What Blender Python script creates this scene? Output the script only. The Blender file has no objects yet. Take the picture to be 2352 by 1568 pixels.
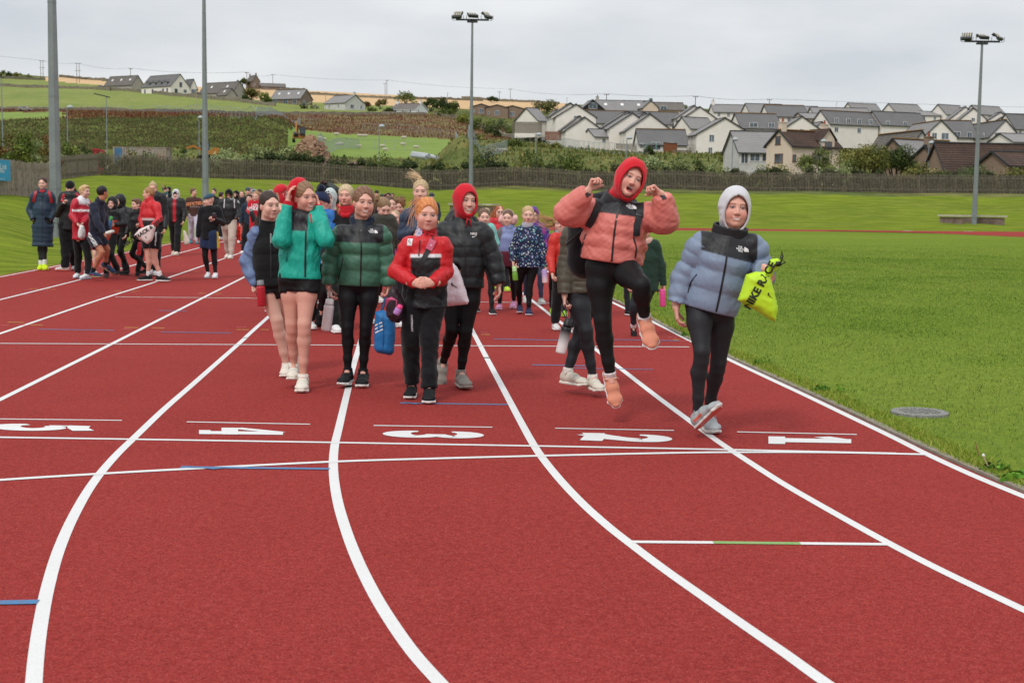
import bpy, math, random
import numpy as np
from mathutils import Vector, Matrix, Euler
from mathutils.bvhtree import BVHTree
random.seed(7); rng = np.random.default_rng(7)
S = bpy.context.scene
COL = S.collection
# ------------------------------------------------------------ camera
CH = 1.52; FP = 3260.0; PITCH = math.atan((784-459.3)/FP); ROLL = 0.013
cam = bpy.data.cameras.new("camera"); camo = bpy.data.objects.new("camera", cam); COL.objects.link(camo)
cam.lens = FP/2352*36; cam.sensor_width = 36; cam.clip_end = 6000; cam.clip_start = 0.1
camM = Matrix.Rotation(math.pi/2-PITCH, 4, 'X') @ Matrix.Rotation(ROLL, 4, 'Z')
camo.matrix_world = Matrix.Translation((0, 0, CH)) @ camM
cam.dof.use_dof = True; cam.dof.focus_distance = 10.5; cam.dof.aperture_fstop = 7.1
S.camera = camo
# ------------------------------------------------------------ world: overcast sky
SUN_EL, SUN_AZ = math.radians(48), math.radians(205)   # azimuth clockwise from +Y
w = bpy.data.worlds.new("World"); S.world = w; w.use_nodes = True
nt = w.node_tree; nt.nodes.clear()
def N(t, ty, **k):
    n = t.nodes.new(ty)
    for a, b in k.items(): setattr(n, a, b)
    return n
out = N(nt, 'ShaderNodeOutputWorld'); bg = N(nt, 'ShaderNodeBackground'); bg2 = N(nt, 'ShaderNodeBackground'); add = N(nt, 'ShaderNodeAddShader')
sky = N(nt, 'ShaderNodeTexSky', sky_type='NISHITA', sun_disc=False, sun_elevation=SUN_EL, sun_rotation=SUN_AZ)
bg2.inputs[1].default_value = 0.05 * 0.25
tc = N(nt, 'ShaderNodeTexCoord'); sx = N(nt, 'ShaderNodeSeparateXYZ')
nt.links.new(tc.outputs['Generated'], sx.inputs[0])
mp = N(nt, 'ShaderNodeMapping'); mp.inputs['Scale'].default_value = (1, 1, 3.2); mp.inputs['Location'].default_value = (.3, .1, .2)
nt.links.new(tc.outputs['Generated'], mp.inputs[0])
no = N(nt, 'ShaderNodeTexNoise'); no.inputs['Scale'].default_value = 3.6; no.inputs['Detail'].default_value = 6; no.inputs['Roughness'].default_value = .5
nt.links.new(mp.outputs[0], no.inputs[0])
cr = N(nt, 'ShaderNodeValToRGB')
cr.color_ramp.elements[0].position = .36; cr.color_ramp.elements[0].color = (.625, .655, .700, 1)
cr.color_ramp.elements[1].position = .62; cr.color_ramp.elements[1].color = (.865, .868, .875, 1)
nt.links.new(no.outputs[0], cr.inputs[0])
mr = N(nt, 'ShaderNodeMapRange'); mr.inputs['From Min'].default_value = .12; mr.inputs['From Max'].default_value = .95
mr.inputs['To Min'].default_value = .97; mr.inputs['To Max'].default_value = 1.75
nt.links.new(sx.outputs[2], mr.inputs[0])
mr2 = N(nt, 'ShaderNodeMapRange'); mr2.inputs['From Min'].default_value = -.02; mr2.inputs['From Max'].default_value = .12
mr2.inputs['To Min'].default_value = 1.03; mr2.inputs['To Max'].default_value = .97
nt.links.new(sx.outputs[2], mr2.inputs[0])
mm = N(nt, 'ShaderNodeMath', operation='MULTIPLY'); nt.links.new(mr.outputs[0], mm.inputs[0]); nt.links.new(mr2.outputs[0], mm.inputs[1])
mul = N(nt, 'ShaderNodeVectorMath', operation='SCALE'); nt.links.new(cr.outputs[0], mul.inputs[0]); nt.links.new(mm.outputs[0], mul.inputs['Scale'])
nt.links.new(mul.outputs[0], bg.inputs[0]); bg.inputs[1].default_value = 1.0
nt.links.new(sky.outputs[0], bg2.inputs[0])
nt.links.new(bg.outputs[0], add.inputs[0]); nt.links.new(bg2.outputs[0], add.inputs[1]); nt.links.new(add.outputs[0], out.inputs[0])
sun = bpy.data.lights.new("sun", 'SUN'); sun.energy = 1.5; sun.angle = math.radians(10); sun.color = (1, .96, .9)
suno = bpy.data.objects.new("sun", sun); COL.objects.link(suno)
sd = Vector((math.sin(SUN_AZ)*math.cos(SUN_EL), math.cos(SUN_AZ)*math.cos(SUN_EL), math.sin(SUN_EL)))
suno.rotation_euler = sd.to_track_quat('Z', 'Y').to_euler()
S.view_settings.view_transform = 'Standard'; S.view_settings.look = 'None'; S.view_settings.exposure = -0.06; S.view_settings.gamma = 1
S.cycles.max_bounces = 5; S.cycles.diffuse_bounces = 3; S.cycles.transparent_max_bounces = 6
# ------------------------------------------------------------ reading helpers (photo pixel, 2352 wide)
def rdir(u, v): return (camM.to_3x3() @ Vector(((u-1176)/FP, -(v-784)/FP, -1)))
def P(u, v, Y): d = rdir(u, v); return Vector((0, 0, CH)) + d*(Y/d.y)
def G(u, v, z=0.0): d = rdir(u, v); return Vector((0, 0, CH)) + d*((z-CH)/d.z)
def horiz(u): return 456+.013*(u-924)
def lin(c):
    if isinstance(c, str): c = [int(c[i:i+2], 16)/255 for i in (1, 3, 5)]
    return np.array([x/12.92 if x <= .04045 else ((x+.055)/1.055)**2.4 for x in c[:3]])
# ------------------------------------------------------------ object helpers
def tag(o, label=None, cat=None, group=None, kind=None):
    if label and not 4 <= len(label.split()) <= 16: print('LABEL', len(label.split()), label)
    if label: o['label'] = label
    if cat: o['category'] = cat
    if group: o['group'] = group
    if kind: o['kind'] = kind
    return o
def empty(name, loc, label, cat, group=None, rz=0):
    o = bpy.data.objects.new(name, None); COL.objects.link(o); o.location = loc; o.rotation_euler = (0, 0, rz)
    o.empty_display_size = .1
    return tag(o, label, cat, group)
def mk(name, V, F, mat, parent=None, smooth=False, cols=None, extra=None):
    """V in world coordinates (parent empties have no scale; inverse parent translation handled)"""
    me = bpy.data.meshes.new(name)
    V = np.asarray(V, dtype=np.float32).reshape(-1, 3)
    if isinstance(F, np.ndarray):
        n, k = F.shape
        me.vertices.add(len(V)); me.loops.add(n*k); me.polygons.add(n)
        me.loops.foreach_set('vertex_index', F.astype(np.int32).ravel())
        me.polygons.foreach_set('loop_start', np.arange(0, n*k, k, dtype=np.int32))
        me.polygons.foreach_set('loop_total', np.full(n, k, dtype=np.int32))
    else:
        me.from_pydata([tuple(map(float, v)) for v in V], [], F)
    me.vertices.foreach_set('co', V.ravel())
    me.update(calc_edges=True)
    if smooth: me.polygons.foreach_set('use_smooth', np.ones(len(me.polygons), bool))
    if cols is not None:
        a = me.color_attributes.new('col', 'FLOAT_COLOR', 'POINT')
        c = np.ones((len(V), 4), np.float32); c[:, :3] = cols
        a.data.foreach_set('color', c.ravel())
    mats = mat if isinstance(mat, (list, tuple)) else [mat]
    for m in mats: me.materials.append(m)
    o = bpy.data.objects.new(name, me); COL.objects.link(o)
    if parent is not None:
        o.parent = parent
        o.matrix_parent_inverse = (parent_world(parent)).inverted()
    return o
def parent_world(o):
    m = o.matrix_basis.copy() if o.parent is None else parent_world(o.parent) @ o.matrix_parent_inverse @ o.matrix_basis
    return m
class MB:
    def __init__(s): s.v = []; s.f = []
    def add(s, V, F):
        n = len(s.v); s.v += [tuple(v) for v in V]; s.f += [tuple(i+n for i in f) for f in F]; return s
    def box(s, c, d, R=None):
        c = Vector(c); x, y, z = d[0]/2, d[1]/2, d[2]/2
        V = [Vector((sx*x, sy*y, sz*z)) for sz in (-1, 1) for sy in (-1, 1) for sx in (-1, 1)]
        if R is not None: V = [R @ v for v in V]
        return s.add([c+v for v in V], [(0, 2, 3, 1), (4, 5, 7, 6), (0, 1, 5, 4), (2, 6, 7, 3), (0, 4, 6, 2), (1, 3, 7, 5)])
    def tube(s, pts, r, n=8, cap=True):
        pts = [Vector(p) for p in pts]; rs = r if isinstance(r, (list, tuple)) else [r]*len(pts)
        V = []; up = None
        for i, p in enumerate(pts):
            t = (pts[min(i+1, len(pts)-1)]-pts[max(i-1, 0)]).normalized()
            if up is None: up = Vector((0, 0, 1)) if abs(t.z) < .9 else Vector((1, 0, 0))
            a = t.cross(up).normalized(); b = t.cross(a).normalized(); up = -b if False else up
            for k in range(n):
                th = 2*math.pi*(k+.5)/n; V.append(p+(a*math.cos(th)+b*math.sin(th))*rs[i])
        F = [(i*n+k, i*n+(k+1) % n, (i+1)*n+(k+1) % n, (i+1)*n+k) for i in range(len(pts)-1) for k in range(n)]
        if cap: F += [tuple(range(n))[::-1], tuple((len(pts)-1)*n+k for k in range(n))]
        return s.add(V, F)
    def lathe(s, c, prof, n=16, axis=None):
        c = Vector(c); ax = Vector(axis).normalized() if axis is not None else Vector((0, 0, 1))
        a = ax.orthogonal().normalized(); b = ax.cross(a)
        V = [c+ax*z+(a*math.cos(2*math.pi*k/n)+b*math.sin(2*math.pi*k/n))*r for r, z in prof for k in range(n)]
        F = [(i*n+k, i*n+(k+1) % n, (i+1)*n+(k+1) % n, (i+1)*n+k) for i in range(len(prof)-1) for k in range(n)]
        F += [tuple(range(n))[::-1], tuple((len(prof)-1)*n+k for k in range(n))]
        return s.add(V, F)
    def build(s, name, mat, parent=None, smooth=False): return mk(name, np.array(s.v), s.f, mat, parent, smooth)
# ------------------------------------------------------------ materials
MATS = {}
def mat(name, color=(.5, .5, .5), rough=.7, spec=.3, metal=0, noise=None, bump=None, attr=False, sub=0, sheen=0, fn=None, alpha=None, trans=0):
    """noise=(scale, amount, color2[, detail, stretch]); bump=(scale, strength, distance[, stretch])"""
    if name in MATS: return MATS[name]
    m = bpy.data.materials.new(name); m.use_nodes = True; MATS[name] = m
    t = m.node_tree; b = t.nodes['Principled BSDF']
    if isinstance(color, str): color = lin(color)
    b.inputs['Base Color'].default_value = (*color[:3], 1); b.inputs['Roughness'].default_value = rough
    b.inputs['Specular IOR Level'].default_value = spec; b.inputs['Metallic'].default_value = metal
    if sub: b.inputs['Subsurface Weight'].default_value = sub; b.inputs['Subsurface Radius'].default_value = (.012, .004, .002); b.inputs['Subsurface Scale'].default_value = 1
    if sheen: b.inputs['Sheen Weight'].default_value = sheen
    if trans: b.inputs['Transmission Weight'].default_value = trans
    src = None
    tcn = N(t, 'ShaderNodeTexCoord')
    if attr:
        a = N(t, 'ShaderNodeAttribute', attribute_name='col'); src = a.outputs['Color']
    else:
        a = N(t, 'ShaderNodeRGB'); a.outputs[0].default_value = (*color[:3], 1); src = a.outputs[0]
    def nz(sc, det=4, st=None, rough=.55):
        n = N(t, 'ShaderNodeTexNoise'); n.inputs['Scale'].default_value = sc; n.inputs['Detail'].default_value = det; n.inputs['Roughness'].default_value = rough
        mpn = N(t, 'ShaderNodeMapping'); t.links.new(tcn.outputs['Object'], mpn.inputs[0]); t.links.new(mpn.outputs[0], n.inputs[0])
        if st: mpn.inputs['Scale'].default_value = st
        return n
    if noise:
        for nn in (noise if isinstance(noise, list) else [noise]):
            n = nz(nn[0], nn[3] if len(nn) > 3 else 4, nn[4] if len(nn) > 4 else None)
            r = N(t, 'ShaderNodeMapRange'); r.inputs['From Min'].default_value = .38; r.inputs['From Max'].default_value = .62
            r.inputs['To Max'].default_value = nn[1]; t.links.new(n.outputs[0], r.inputs[0])
            mx = N(t, 'ShaderNodeMix', data_type='RGBA'); t.links.new(r.outputs[0], mx.inputs[0]); t.links.new(src, mx.inputs[6])
            c2 = lin(nn[2]) if isinstance(nn[2], str) else nn[2]
            if c2 is None: # darken
                v = N(t, 'ShaderNodeVectorMath', operation='SCALE'); v.inputs['Scale'].default_value = .45; t.links.new(src, v.inputs[0]); t.links.new(v.outputs[0], mx.inputs[7])
            else: mx.inputs[7].default_value = (*c2[:3], 1)
            src = mx.outputs[2]
    t.links.new(src, b.inputs['Base Color'])
    if bump:
        prev = None
        for bb in (bump if isinstance(bump, list) else [bump]):
            n = nz(bb[0], 5, bb[3] if len(bb) > 3 else None)
            bn = N(t, 'ShaderNodeBump'); bn.inputs['Strength'].default_value = bb[1]; bn.inputs['Distance'].default_value = bb[2]
            t.links.new(n.outputs[0], bn.inputs['Height'])
            if prev: t.links.new(prev.outputs[0], bn.inputs['Normal'])
            prev = bn
        t.links.new(prev.outputs[0], b.inputs['Normal'])
    if fn: fn(m, t, b)
    return m
# ------------------------------------------------------------ implicit surfaces (continuous bodies and clothes)
def smin(a, b, k):
    if k <= 0: return np.minimum(a, b)
    h = np.clip(k-np.abs(a-b), 0, None)/k
    return np.minimum(a, b)-h*h*k*.25
class Sdf:
    def __init__(s, h, k=.02): s.h = h; s.k = k; s.p = []
    def seg(s, a, b, ra, rb=None, side=None, k=None, op=1, quilt=None, cap=None):
        a = Vector(a); b = Vector(b); rb = ra if rb is None else rb
        ra = tuple(ra) if hasattr(ra, '__len__') else (ra, ra); rb = tuple(rb) if hasattr(rb, '__len__') else (rb, rb)
        s.p.append(('seg', np.array(a), np.array(b), ra, rb, None if side is None else np.array(Vector(side)), s.k if k is None else k, op, quilt, cap)); return s
    def ell(s, c, R, rad, k=None, op=1):   # R: 3 axis vectors
        s.p.append(('ell', np.array(Vector(c)), np.array([list(x) for x in R]), rad, s.k if k is None else k, op)); return s
    def chain(s, pts, rad, side=None, k=None, quilt=None, qspan=None):
        L = [0]
        for i in range(1, len(pts)): L.append(L[-1]+(Vector(pts[i])-Vector(pts[i-1])).length)
        for i in range(len(pts)-1):
            q = None
            if quilt: q = (quilt[0]*L[i]/L[-1], quilt[0]*L[i+1]/L[-1], quilt[1])
            s.seg(pts[i], pts[i+1], rad[i], rad[i+1], side, k, 1, q)
        return s
    def cut(s, pt, n, R=None): s.p.append(('cut', np.array(Vector(pt)), np.array(Vector(n).normalized()), R)); return s
    def poly(s, pts2, O, X, Z, Yv, th, edge, k=None):
        s.p.append(('poly', np.array(pts2, float), np.array(O), np.array(X), np.array(Z), np.array(Yv), th, edge, s.k if k is None else k)); return s
    def wrinkle(s, amp, freq, seed=0, dirs=None): s.p.append(('wr', amp, freq, seed)); return s
    def mesh(s):
        lo = np.full(3, 1e9); hi = -lo
        for p in s.p:
            if p[0] == 'seg' and p[7] > 0:
                r = max(p[3]+p[4])+(p[8][2] if p[8] else 0)
                for q in (p[1], p[2]): lo = np.minimum(lo, q-r); hi = np.maximum(hi, q+r)
            if p[0] == 'ell' and p[5] > 0:
                r = max(p[3]); lo = np.minimum(lo, p[1]-r); hi = np.maximum(hi, p[1]+r)
            if p[0] == 'poly':
                for q in p[1]:
                    c = p[2]+q[0]*p[3]+q[1]*p[4]; lo = np.minimum(lo, c-p[6]); hi = np.maximum(hi, c+p[6])
        h = s.h; lo -= 3*h; hi += 3*h
        n = np.ceil((hi-lo)/h).astype(int)+1
        ax = [lo[i]+h*np.arange(n[i]) for i in range(3)]
        D = np.full(n, 1.0, np.float32)
        def sl(l, u):
            i0 = np.clip(((l-lo)/h).astype(int)-1, 0, n-1); i1 = np.clip(((u-lo)/h).astype(int)+2, 1, n)
            return tuple(slice(a, b) for a, b in zip(i0, i1))
        def grid(q):
            return (ax[0][q[0]][:, None, None], ax[1][q[1]][None, :, None], ax[2][q[2]][None, None, :])
        for p in s.p:
            if p[0] == 'seg':
                _, a, b, ra, rb, side, k, op, quilt, cap = p
                r = max(ra+rb)+abs(k)+2*h+(quilt[2] if quilt else 0)
                q = sl(np.minimum(a, b)-r, np.maximum(a, b)+r); X, Y, Z = grid(q)
                ab = b-a; L2 = float(ab@ab)
                if L2 < 1e-10: ab = np.array([0, 0, 1e-5]); L2 = 1e-10
                dx, dy, dz = X-a[0], Y-a[1], Z-a[2]
                t = np.clip((dx*ab[0]+dy*ab[1]+dz*ab[2])/L2, 0, 1)
                dx = dx-t*ab[0]; dy = dy-t*ab[1]; dz = dz-t*ab[2]
                rx = ra[0]+(rb[0]-ra[0])*t; ry = ra[1]+(rb[1]-ra[1])*t
                if quilt:
                    ph = quilt[0]+(quilt[1]-quilt[0])*t
                    bu = quilt[2]*1.45*(np.abs(np.sin(math.pi*ph))**.35-.76); rx = rx+bu; ry = ry+bu
                if side is None or (ra[0] == ra[1] and rb[0] == rb[1]):
                    d = np.sqrt(dx*dx+dy*dy+dz*dz)-rx
                else:
                    T = ab/math.sqrt(L2); sd_ = side-T*(side@T); sd_ = sd_/np.linalg.norm(sd_); f = np.cross(T, sd_)
                    qs = dx*sd_[0]+dy*sd_[1]+dz*sd_[2]; qf = dx*f[0]+dy*f[1]+dz*f[2]; qa = dx*T[0]+dy*T[1]+dz*T[2]
                    rm = np.minimum(rx, ry); cp = rm if cap is None else cap
                    g = np.sqrt((qs/rx)**2+(qf/ry)**2+(qa/cp)**2)
                    d = (g-1)*rm
            elif p[0] == 'ell':
                _, c, R, rad, k, op = p
                r = max(rad)+abs(k)+2*h; q = sl(c-r, c+r); X, Y, Z = grid(q)
                dx, dy, dz = X-c[0], Y-c[1], Z-c[2]
                a0 = (dx*R[0][0]+dy*R[0][1]+dz*R[0][2])/rad[0]; a1 = (dx*R[1][0]+dy*R[1][1]+dz*R[1][2])/rad[1]; a2 = (dx*R[2][0]+dy*R[2][1]+dz*R[2][2])/rad[2]
                g = np.sqrt(a0*a0+a1*a1+a2*a2); g2 = np.sqrt((a0/rad[0])**2+(a1/rad[1])**2+(a2/rad[2])**2)+1e-9
                d = g*(g-1)/g2
            elif p[0] == 'poly':
                _, pts, O, Xv, Zv, Yv, th, edge, k = p; op = 1
                X, Y, Z = grid((slice(None),)*3); q = (slice(None),)*3
                dx, dy, dz = X-O[0], Y-O[1], Z-O[2]
                a0 = dx*Xv[0]+dy*Xv[1]+dz*Xv[2]; a2 = dx*Zv[0]+dy*Zv[1]+dz*Zv[2]; a1 = dx*Yv[0]+dy*Yv[1]+dz*Yv[2]
                d2 = np.full(a0.shape, 1e9); ins = np.zeros(a0.shape, bool)
                for i in range(len(pts)):
                    p0, p1 = pts[i], pts[(i+1) % len(pts)]; e = p1-p0
                    t = np.clip(((a0-p0[0])*e[0]+(a2-p0[1])*e[1])/(e@e+1e-12), 0, 1)
                    d2 = np.minimum(d2, np.hypot(a0-p0[0]-t*e[0], a2-p0[1]-t*e[1]))
                    cnd = ((p0[1] > a2) != (p1[1] > a2)) & (a0 < (p1[0]-p0[0])*(a2-p0[1])/(p1[1]-p0[1]+1e-12)+p0[0])
                    ins ^= cnd
                d2 = np.where(ins, -d2, d2)
                hh = th*np.sqrt(np.clip(-d2/edge, 0, 1)*(2-np.clip(-d2/edge, 0, 1)))+.003
                d = np.maximum(d2, np.abs(a1)-hh)
            elif p[0] == 'cut':
                _, c, nn, R = p
                q = (slice(None),)*3 if R is None else sl(c-R, c+R)
                X, Y, Z = grid(q); d = (X-c[0])*nn[0]+(Y-c[1])*nn[1]+(Z-c[2])*nn[2]
                if R is not None:
                    rr = np.sqrt((X-c[0])**2+(Y-c[1])**2+(Z-c[2])**2)
                    d = np.where(rr < R, d, -1)
                D[q] = np.maximum(D[q], d); continue
            elif p[0] == 'wr':
                _, amp, fr, seed = p
                X, Y, Z = grid((slice(None),)*3); r_ = np.random.default_rng(seed); w_ = 0
                for _i in range(5):
                    kx = r_.normal(size=3)*fr*(.6+.35*_i); ph = r_.uniform(0, 6.28, 3); k2 = r_.normal(size=3)*fr*.7
                    w_ = w_+np.sin(X*kx[0]+Y*kx[1]+Z*kx[2]+ph[0]+1.4*np.sin(X*k2[0]+Y*k2[1]+Z*k2[2]+ph[1]))/(1+.5*_i)
                D += (amp*w_*.4).astype(np.float32); continue
            if op > 0: D[q] = smin(D[q], d, k)
            else: D[q] = -smin(-D[q], d, k)
        return surfnet(D, ax)
def surfnet(D, ax):
    ins = D < 0; nc = np.array(D.shape)-1
    ids = []; pos = []
    quads = []
    for a in range(3):
        sl0 = [slice(None)]*3; sl1 = [slice(None)]*3; sl0[a] = slice(0, -1); sl1[a] = slice(1, None)
        A = ins[tuple(sl0)]; B = ins[tuple(sl1)]
        cr_ = np.argwhere(A != B)
        if len(cr_) == 0: continue
        o1, o2 = (a+1) % 3, (a+2) % 3
        m = (cr_[:, o1] > 0) & (cr_[:, o1] < nc[o1]) & (cr_[:, o2] > 0) & (cr_[:, o2] < nc[o2])
        cr_ = cr_[m]
        i, j, k = cr_.T; d0 = D[i, j, k]; c1 = cr_.copy(); c1[:, a] += 1; d1 = D[c1[:, 0], c1[:, 1], c1[:, 2]]
        t = d0/(d0-d1)
        p = np.stack([ax[0][i], ax[1][j], ax[2][k]], 1); p[:, a] += t*(ax[a][1]-ax[a][0])
        q = []
        for (s1, s2) in ((-1, -1), (0, -1), (0, 0), (-1, 0)):
            c = cr_.copy(); c[:, o1] += s1; c[:, o2] += s2
            li = (c[:, 0]*nc[1]+c[:, 1])*nc[2]+c[:, 2]; q.append(li); ids.append(li); pos.append(p)
        q = np.stack(q, 1); fl = d0 > 0; q[fl] = q[fl][:, ::-1]
        quads.append(q)
    if not ids: print('EMPTY SURFACE'); return np.zeros((4, 3)), np.array([[0, 1, 2, 3]])
    ids = np.concatenate(ids); pos = np.concatenate(pos); quads = np.concatenate(quads)
    uq, inv = np.unique(ids, return_inverse=True)
    cnt = np.bincount(inv); V = np.stack([np.bincount(inv, pos[:, i])/cnt for i in range(3)], 1)
    F = np.searchsorted(uq, quads)
    return V, F
def merge(parts):
    Vs = []; Fs = []; n = 0
    for V, F in parts: Vs.append(V); Fs.append(F+n); n += len(V)
    return np.concatenate(Vs), np.concatenate(Fs)
# ------------------------------------------------------------ noise
_lat = rng.random((64, 64))
def vn(x, y, sc, seed=0):
    x = np.asarray(x)/sc+seed*7.3; y = np.asarray(y)/sc+seed*3.1
    xi = np.floor(x).astype(int); yi = np.floor(y).astype(int); fx = x-xi; fy = y-yi
    fx = fx*fx*(3-2*fx); fy = fy*fy*(3-2*fy)
    g = lambda a, b: _lat[a % 64, b % 64]
    return (g(xi, yi)*(1-fx)+g(xi+1, yi)*fx)*(1-fy)+(g(xi, yi+1)*(1-fx)+g(xi+1, yi+1)*fx)*fy-.5
# ------------------------------------------------------------ terrain
TU = np.array([-200, 0, 108, 226, 460, 650, 690, 830, 1000, 1176, 1470, 1764, 2100, 2352, 2600.])
NY = np.array([0, 24, 30, 36, 46, 60, 75, 88, 105, 125, 135, 150, 190.])
NZ = {-200: [0, 0, .3, .5, .8, 1.2, 1.6, 2, 2.4, 3, 3, 3, 3.3], 0: [0, 0, .05, .2, .55, 1.1, 1.6, 2, 2.4, 3, 3.2, 3.3, 3.5],
      108: [0, 0, 0, .05, .15, .7, 1.3, 1.9, 2.5, 3.2, 3.4, 3.5, 3.6], 226: [0, 0, 0, 0, .15, .6, 1.3, 1.9, 2.7, 3.35, 3.5, 3.6, 3.7],
      460: [0, 0, 0, 0, 0, .1, .5, 1.15, 2.2, 3.17, 3.3, 3.4, 3.6], 650: [0, 0, 0, 0, 0, 0, .25, .7, 1.9, 2.95, 3.1, 3.2, 3.5], 690: [0, 0, 0, 0, 0, 0, .2, .6, 1.8, 2.9, 3.05, 3.2, 3.5],
      830: [0, 0, 0, 0, 0, 0, .05, .35, 1.6, 2.75, 2.9, 3, 3.3]}
for c_ in (1000, 1176, 1470, 1764, 2100, 2352, 2600): NZ[c_] = [0, 0, 0, 0, 0, 0, 0, .02, .6, 2.1, 2.8, 3.0, 3.2]
FYs = np.array([230, 262, 300, 420, 540, 620, 900.])
FV = {230: [345, 345, 345, 345, 345, 346, 352, 358, 360, 362, 364, 366, 370, 372, 375],
      262: [282, 284, 280, 276, 271, 274, 310, 350, 352, 350, 356, 360, 365, 367, 370],
      300: [276, 278, 275, 270, 266, 268, 300, 345, 347, 340, 352, 358, 360, 362, 365],
      420: [262, 264, 260, 258, 262, 292, 299, 311, 318, 320, 330, 335, 338, 340, 345],
      540: [248, 250, 251, 252, 257, 262, 262.5, 263, 264, 298, 305, 310, 315, 320, 325],
      620: [215, 217, 216, 216, 222, 240, 244, 250, 252, 262, 280, 288, 294, 299, 305],
      900: [156, 163, 174, 183, 198, 204, 205.5, 213, 223, 232, 245, 252, 258, 262, 266]}
ALLY = np.concatenate([NY, FYs, [1400, 3500]])
H0 = np.zeros((len(TU), len(ALLY)))
for i, u in enumerate(TU):
    H0[i, :len(NY)] = NZ[int(u)]
    for j, Y in enumerate(FYs): H0[i, len(NY)+j] = P(u, FV[int(Y)][i], Y).z
    H0[i, -2] = H0[i, -3]*1.05; H0[i, -1] = H0[i, -3]*.6
GU = np.arange(-1500, 3901, 9.0)
GY = np.concatenate([np.arange(16, 60, 1.2), np.geomspace(60, 950, 190), np.geomspace(1000, 3500, 10)])
def interp2(uu, yy):
    uu = np.clip(uu, TU[0], TU[-1]); iu = np.clip(np.searchsorted(TU, uu)-1, 0, len(TU)-2); fu = (uu-TU[iu])/(TU[iu+1]-TU[iu])
    iy = np.clip(np.searchsorted(ALLY, yy)-1, 0, len(ALLY)-2); fy = (yy-ALLY[iy])/(ALLY[iy+1]-ALLY[iy])
    fu = fu*fu*(3-2*fu)*.5+fu*.5
    return (H0[iu, iy]*(1-fy)+H0[iu, iy+1]*fy)*(1-fu)+(H0[iu+1, iy]*(1-fy)+H0[iu+1, iy+1]*fy)*fu
UU, YY = np.meshgrid(GU, GY, indexing='ij')
HH = interp2(UU.ravel(), YY.ravel()).reshape(UU.shape)
for _ in range(5):
    A = HH.copy(); A[1:-1, 1:-1] = (HH[1:-1, 1:-1]*2+HH[:-2, 1:-1]+HH[2:, 1:-1]+HH[1:-1, :-2]+HH[1:-1, 2:])/6; HH = A
HH = np.where(YY < 200, np.where(HH < .06, 0, HH-.06), HH)
XX = (UU-1176)/FP*YY
def fbm(x, y, sc, s=0): return vn(x, y, sc, s)+.5*vn(x, y, sc*.47, s+1)+.25*vn(x, y, sc*.23, s+2)
near = np.clip((YY-60)/30, 0, 1)
rise = np.clip(HH/.6, 0, 1)
D_ = np.where(YY < 128, .10*fbm(XX, YY, 2.6)*rise, .35*fbm(XX, YY, 7))
bund = (YY > 225) & (YY < 272) & (UU < 690); D_ = np.where(bund, 1.5*fbm(XX, YY, 6, 3), D_)
D_ = np.where(YY > 280, .6*fbm(XX, YY, 16, 5), D_)
mound = lambda u0, y0, su, sy, h: h*np.exp(-((UU-u0)/su)**2-((YY-y0)/sy)**2)
HH = HH+D_
HH = HH+mound(1060, 205, 45, 12, 5.5)+mound(1010, 208, 30, 10, 1.5)+mound(725, 215, 25, 10, 2.6)+mound(700, 220, 22, 10, 2.5)+mound(1290, 190, 110, 14, 2.2)
def hz(x, y):
    x = np.atleast_1d(np.asarray(x, float)); y = np.atleast_1d(np.asarray(y, float))
    uu = 1176+FP*x/np.maximum(y, 1); iu = np.clip((uu-GU[0])/9.0, 0, len(GU)-1.001); a = iu.astype(int); fu = iu-a
    yy = np.clip(y, GY[0], GY[-1]-1e-6); b = np.clip(np.searchsorted(GY, yy)-1, 0, len(GY)-2); fy = (yy-GY[b])/(GY[b+1]-GY[b])
    return (HH[a, b]*(1-fy)+HH[a, b+1]*fy)*(1-fu)+(HH[a+1, b]*(1-fy)+HH[a+1, b+1]*fy)*fu
def hz1(x, y): return float(hz(x, y)[0])
def T(u, v, y0=140, y1=1500):
    d = rdir(u, v); ys = np.geomspace(y0, y1, 1200); t = ys/d.y
    zs = CH+d.z*t; g = hz(d.x*t, ys); i = np.argmax(zs <= g)
    if not (zs <= g).any(): i = int(np.argmin(np.abs(zs[ys > 250]-g[ys > 250])))+int((ys <= 250).sum())
    y = ys[i]; return Vector((d.x*t[i], y, float(g[i])))
# project vertex to photo rows for field boundaries
CV = np.array(camM.to_3x3().inverted())
def proj(x, y, z):
    p = np.stack([np.asarray(x, float), np.asarray(y, float), np.asarray(z, float)-CH], -1) @ CV.T
    return 1176+FP*p[..., 0]/-p[..., 2], 784-FP*p[..., 1]/-p[..., 2]
# materials of the land
m_bank = mat('bank_grass', '#748034', .95, .0, noise=[(.35, .8, '#5c6e28', 7), (2.2, .6, '#8c9040', 5, (.5, 1, 1)), (.10, .6, '#7c8c2c', 4), (1.1, .7, '#586a26', 6, (.35, 1, 1))], bump=[(1.6, 1, .35, (.6, .8, 1)), (7, .8, .08)])
m_infield = mat('infield_grass', '#697c34', .95, .0, noise=[(.5, .7, '#5c722c', 5), (.12, .8, '#7a883e', 4, (.3, 1, 1)), (22, .5, '#4a6420', 4), (7, .4, '#7c8c34', 3)], bump=[(45, .7, .02), (6, .4, .03)])
m_meadow = mat('meadow_grass', '#7c8843', .9, .1, noise=[(.02, .8, '#68783a', 5), (.15, .6, '#8f8d54', 5), (.6, .5, '#5f6f31', 3)])
m_past = mat('pasture_grass', '#73873c', .9, .1, noise=[(.06, .7, '#627a32', 5), (.5, .5, '#80904a', 3)])
m_dock = mat('dock_field', '#6e4a3c', .9, .1, noise=[(.10, .9, '#8f8256', 5), (.35, .8, '#56302a', 5, (2, .5, 1)), (.05, .5, '#5f6a3a', 4)])
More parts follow.
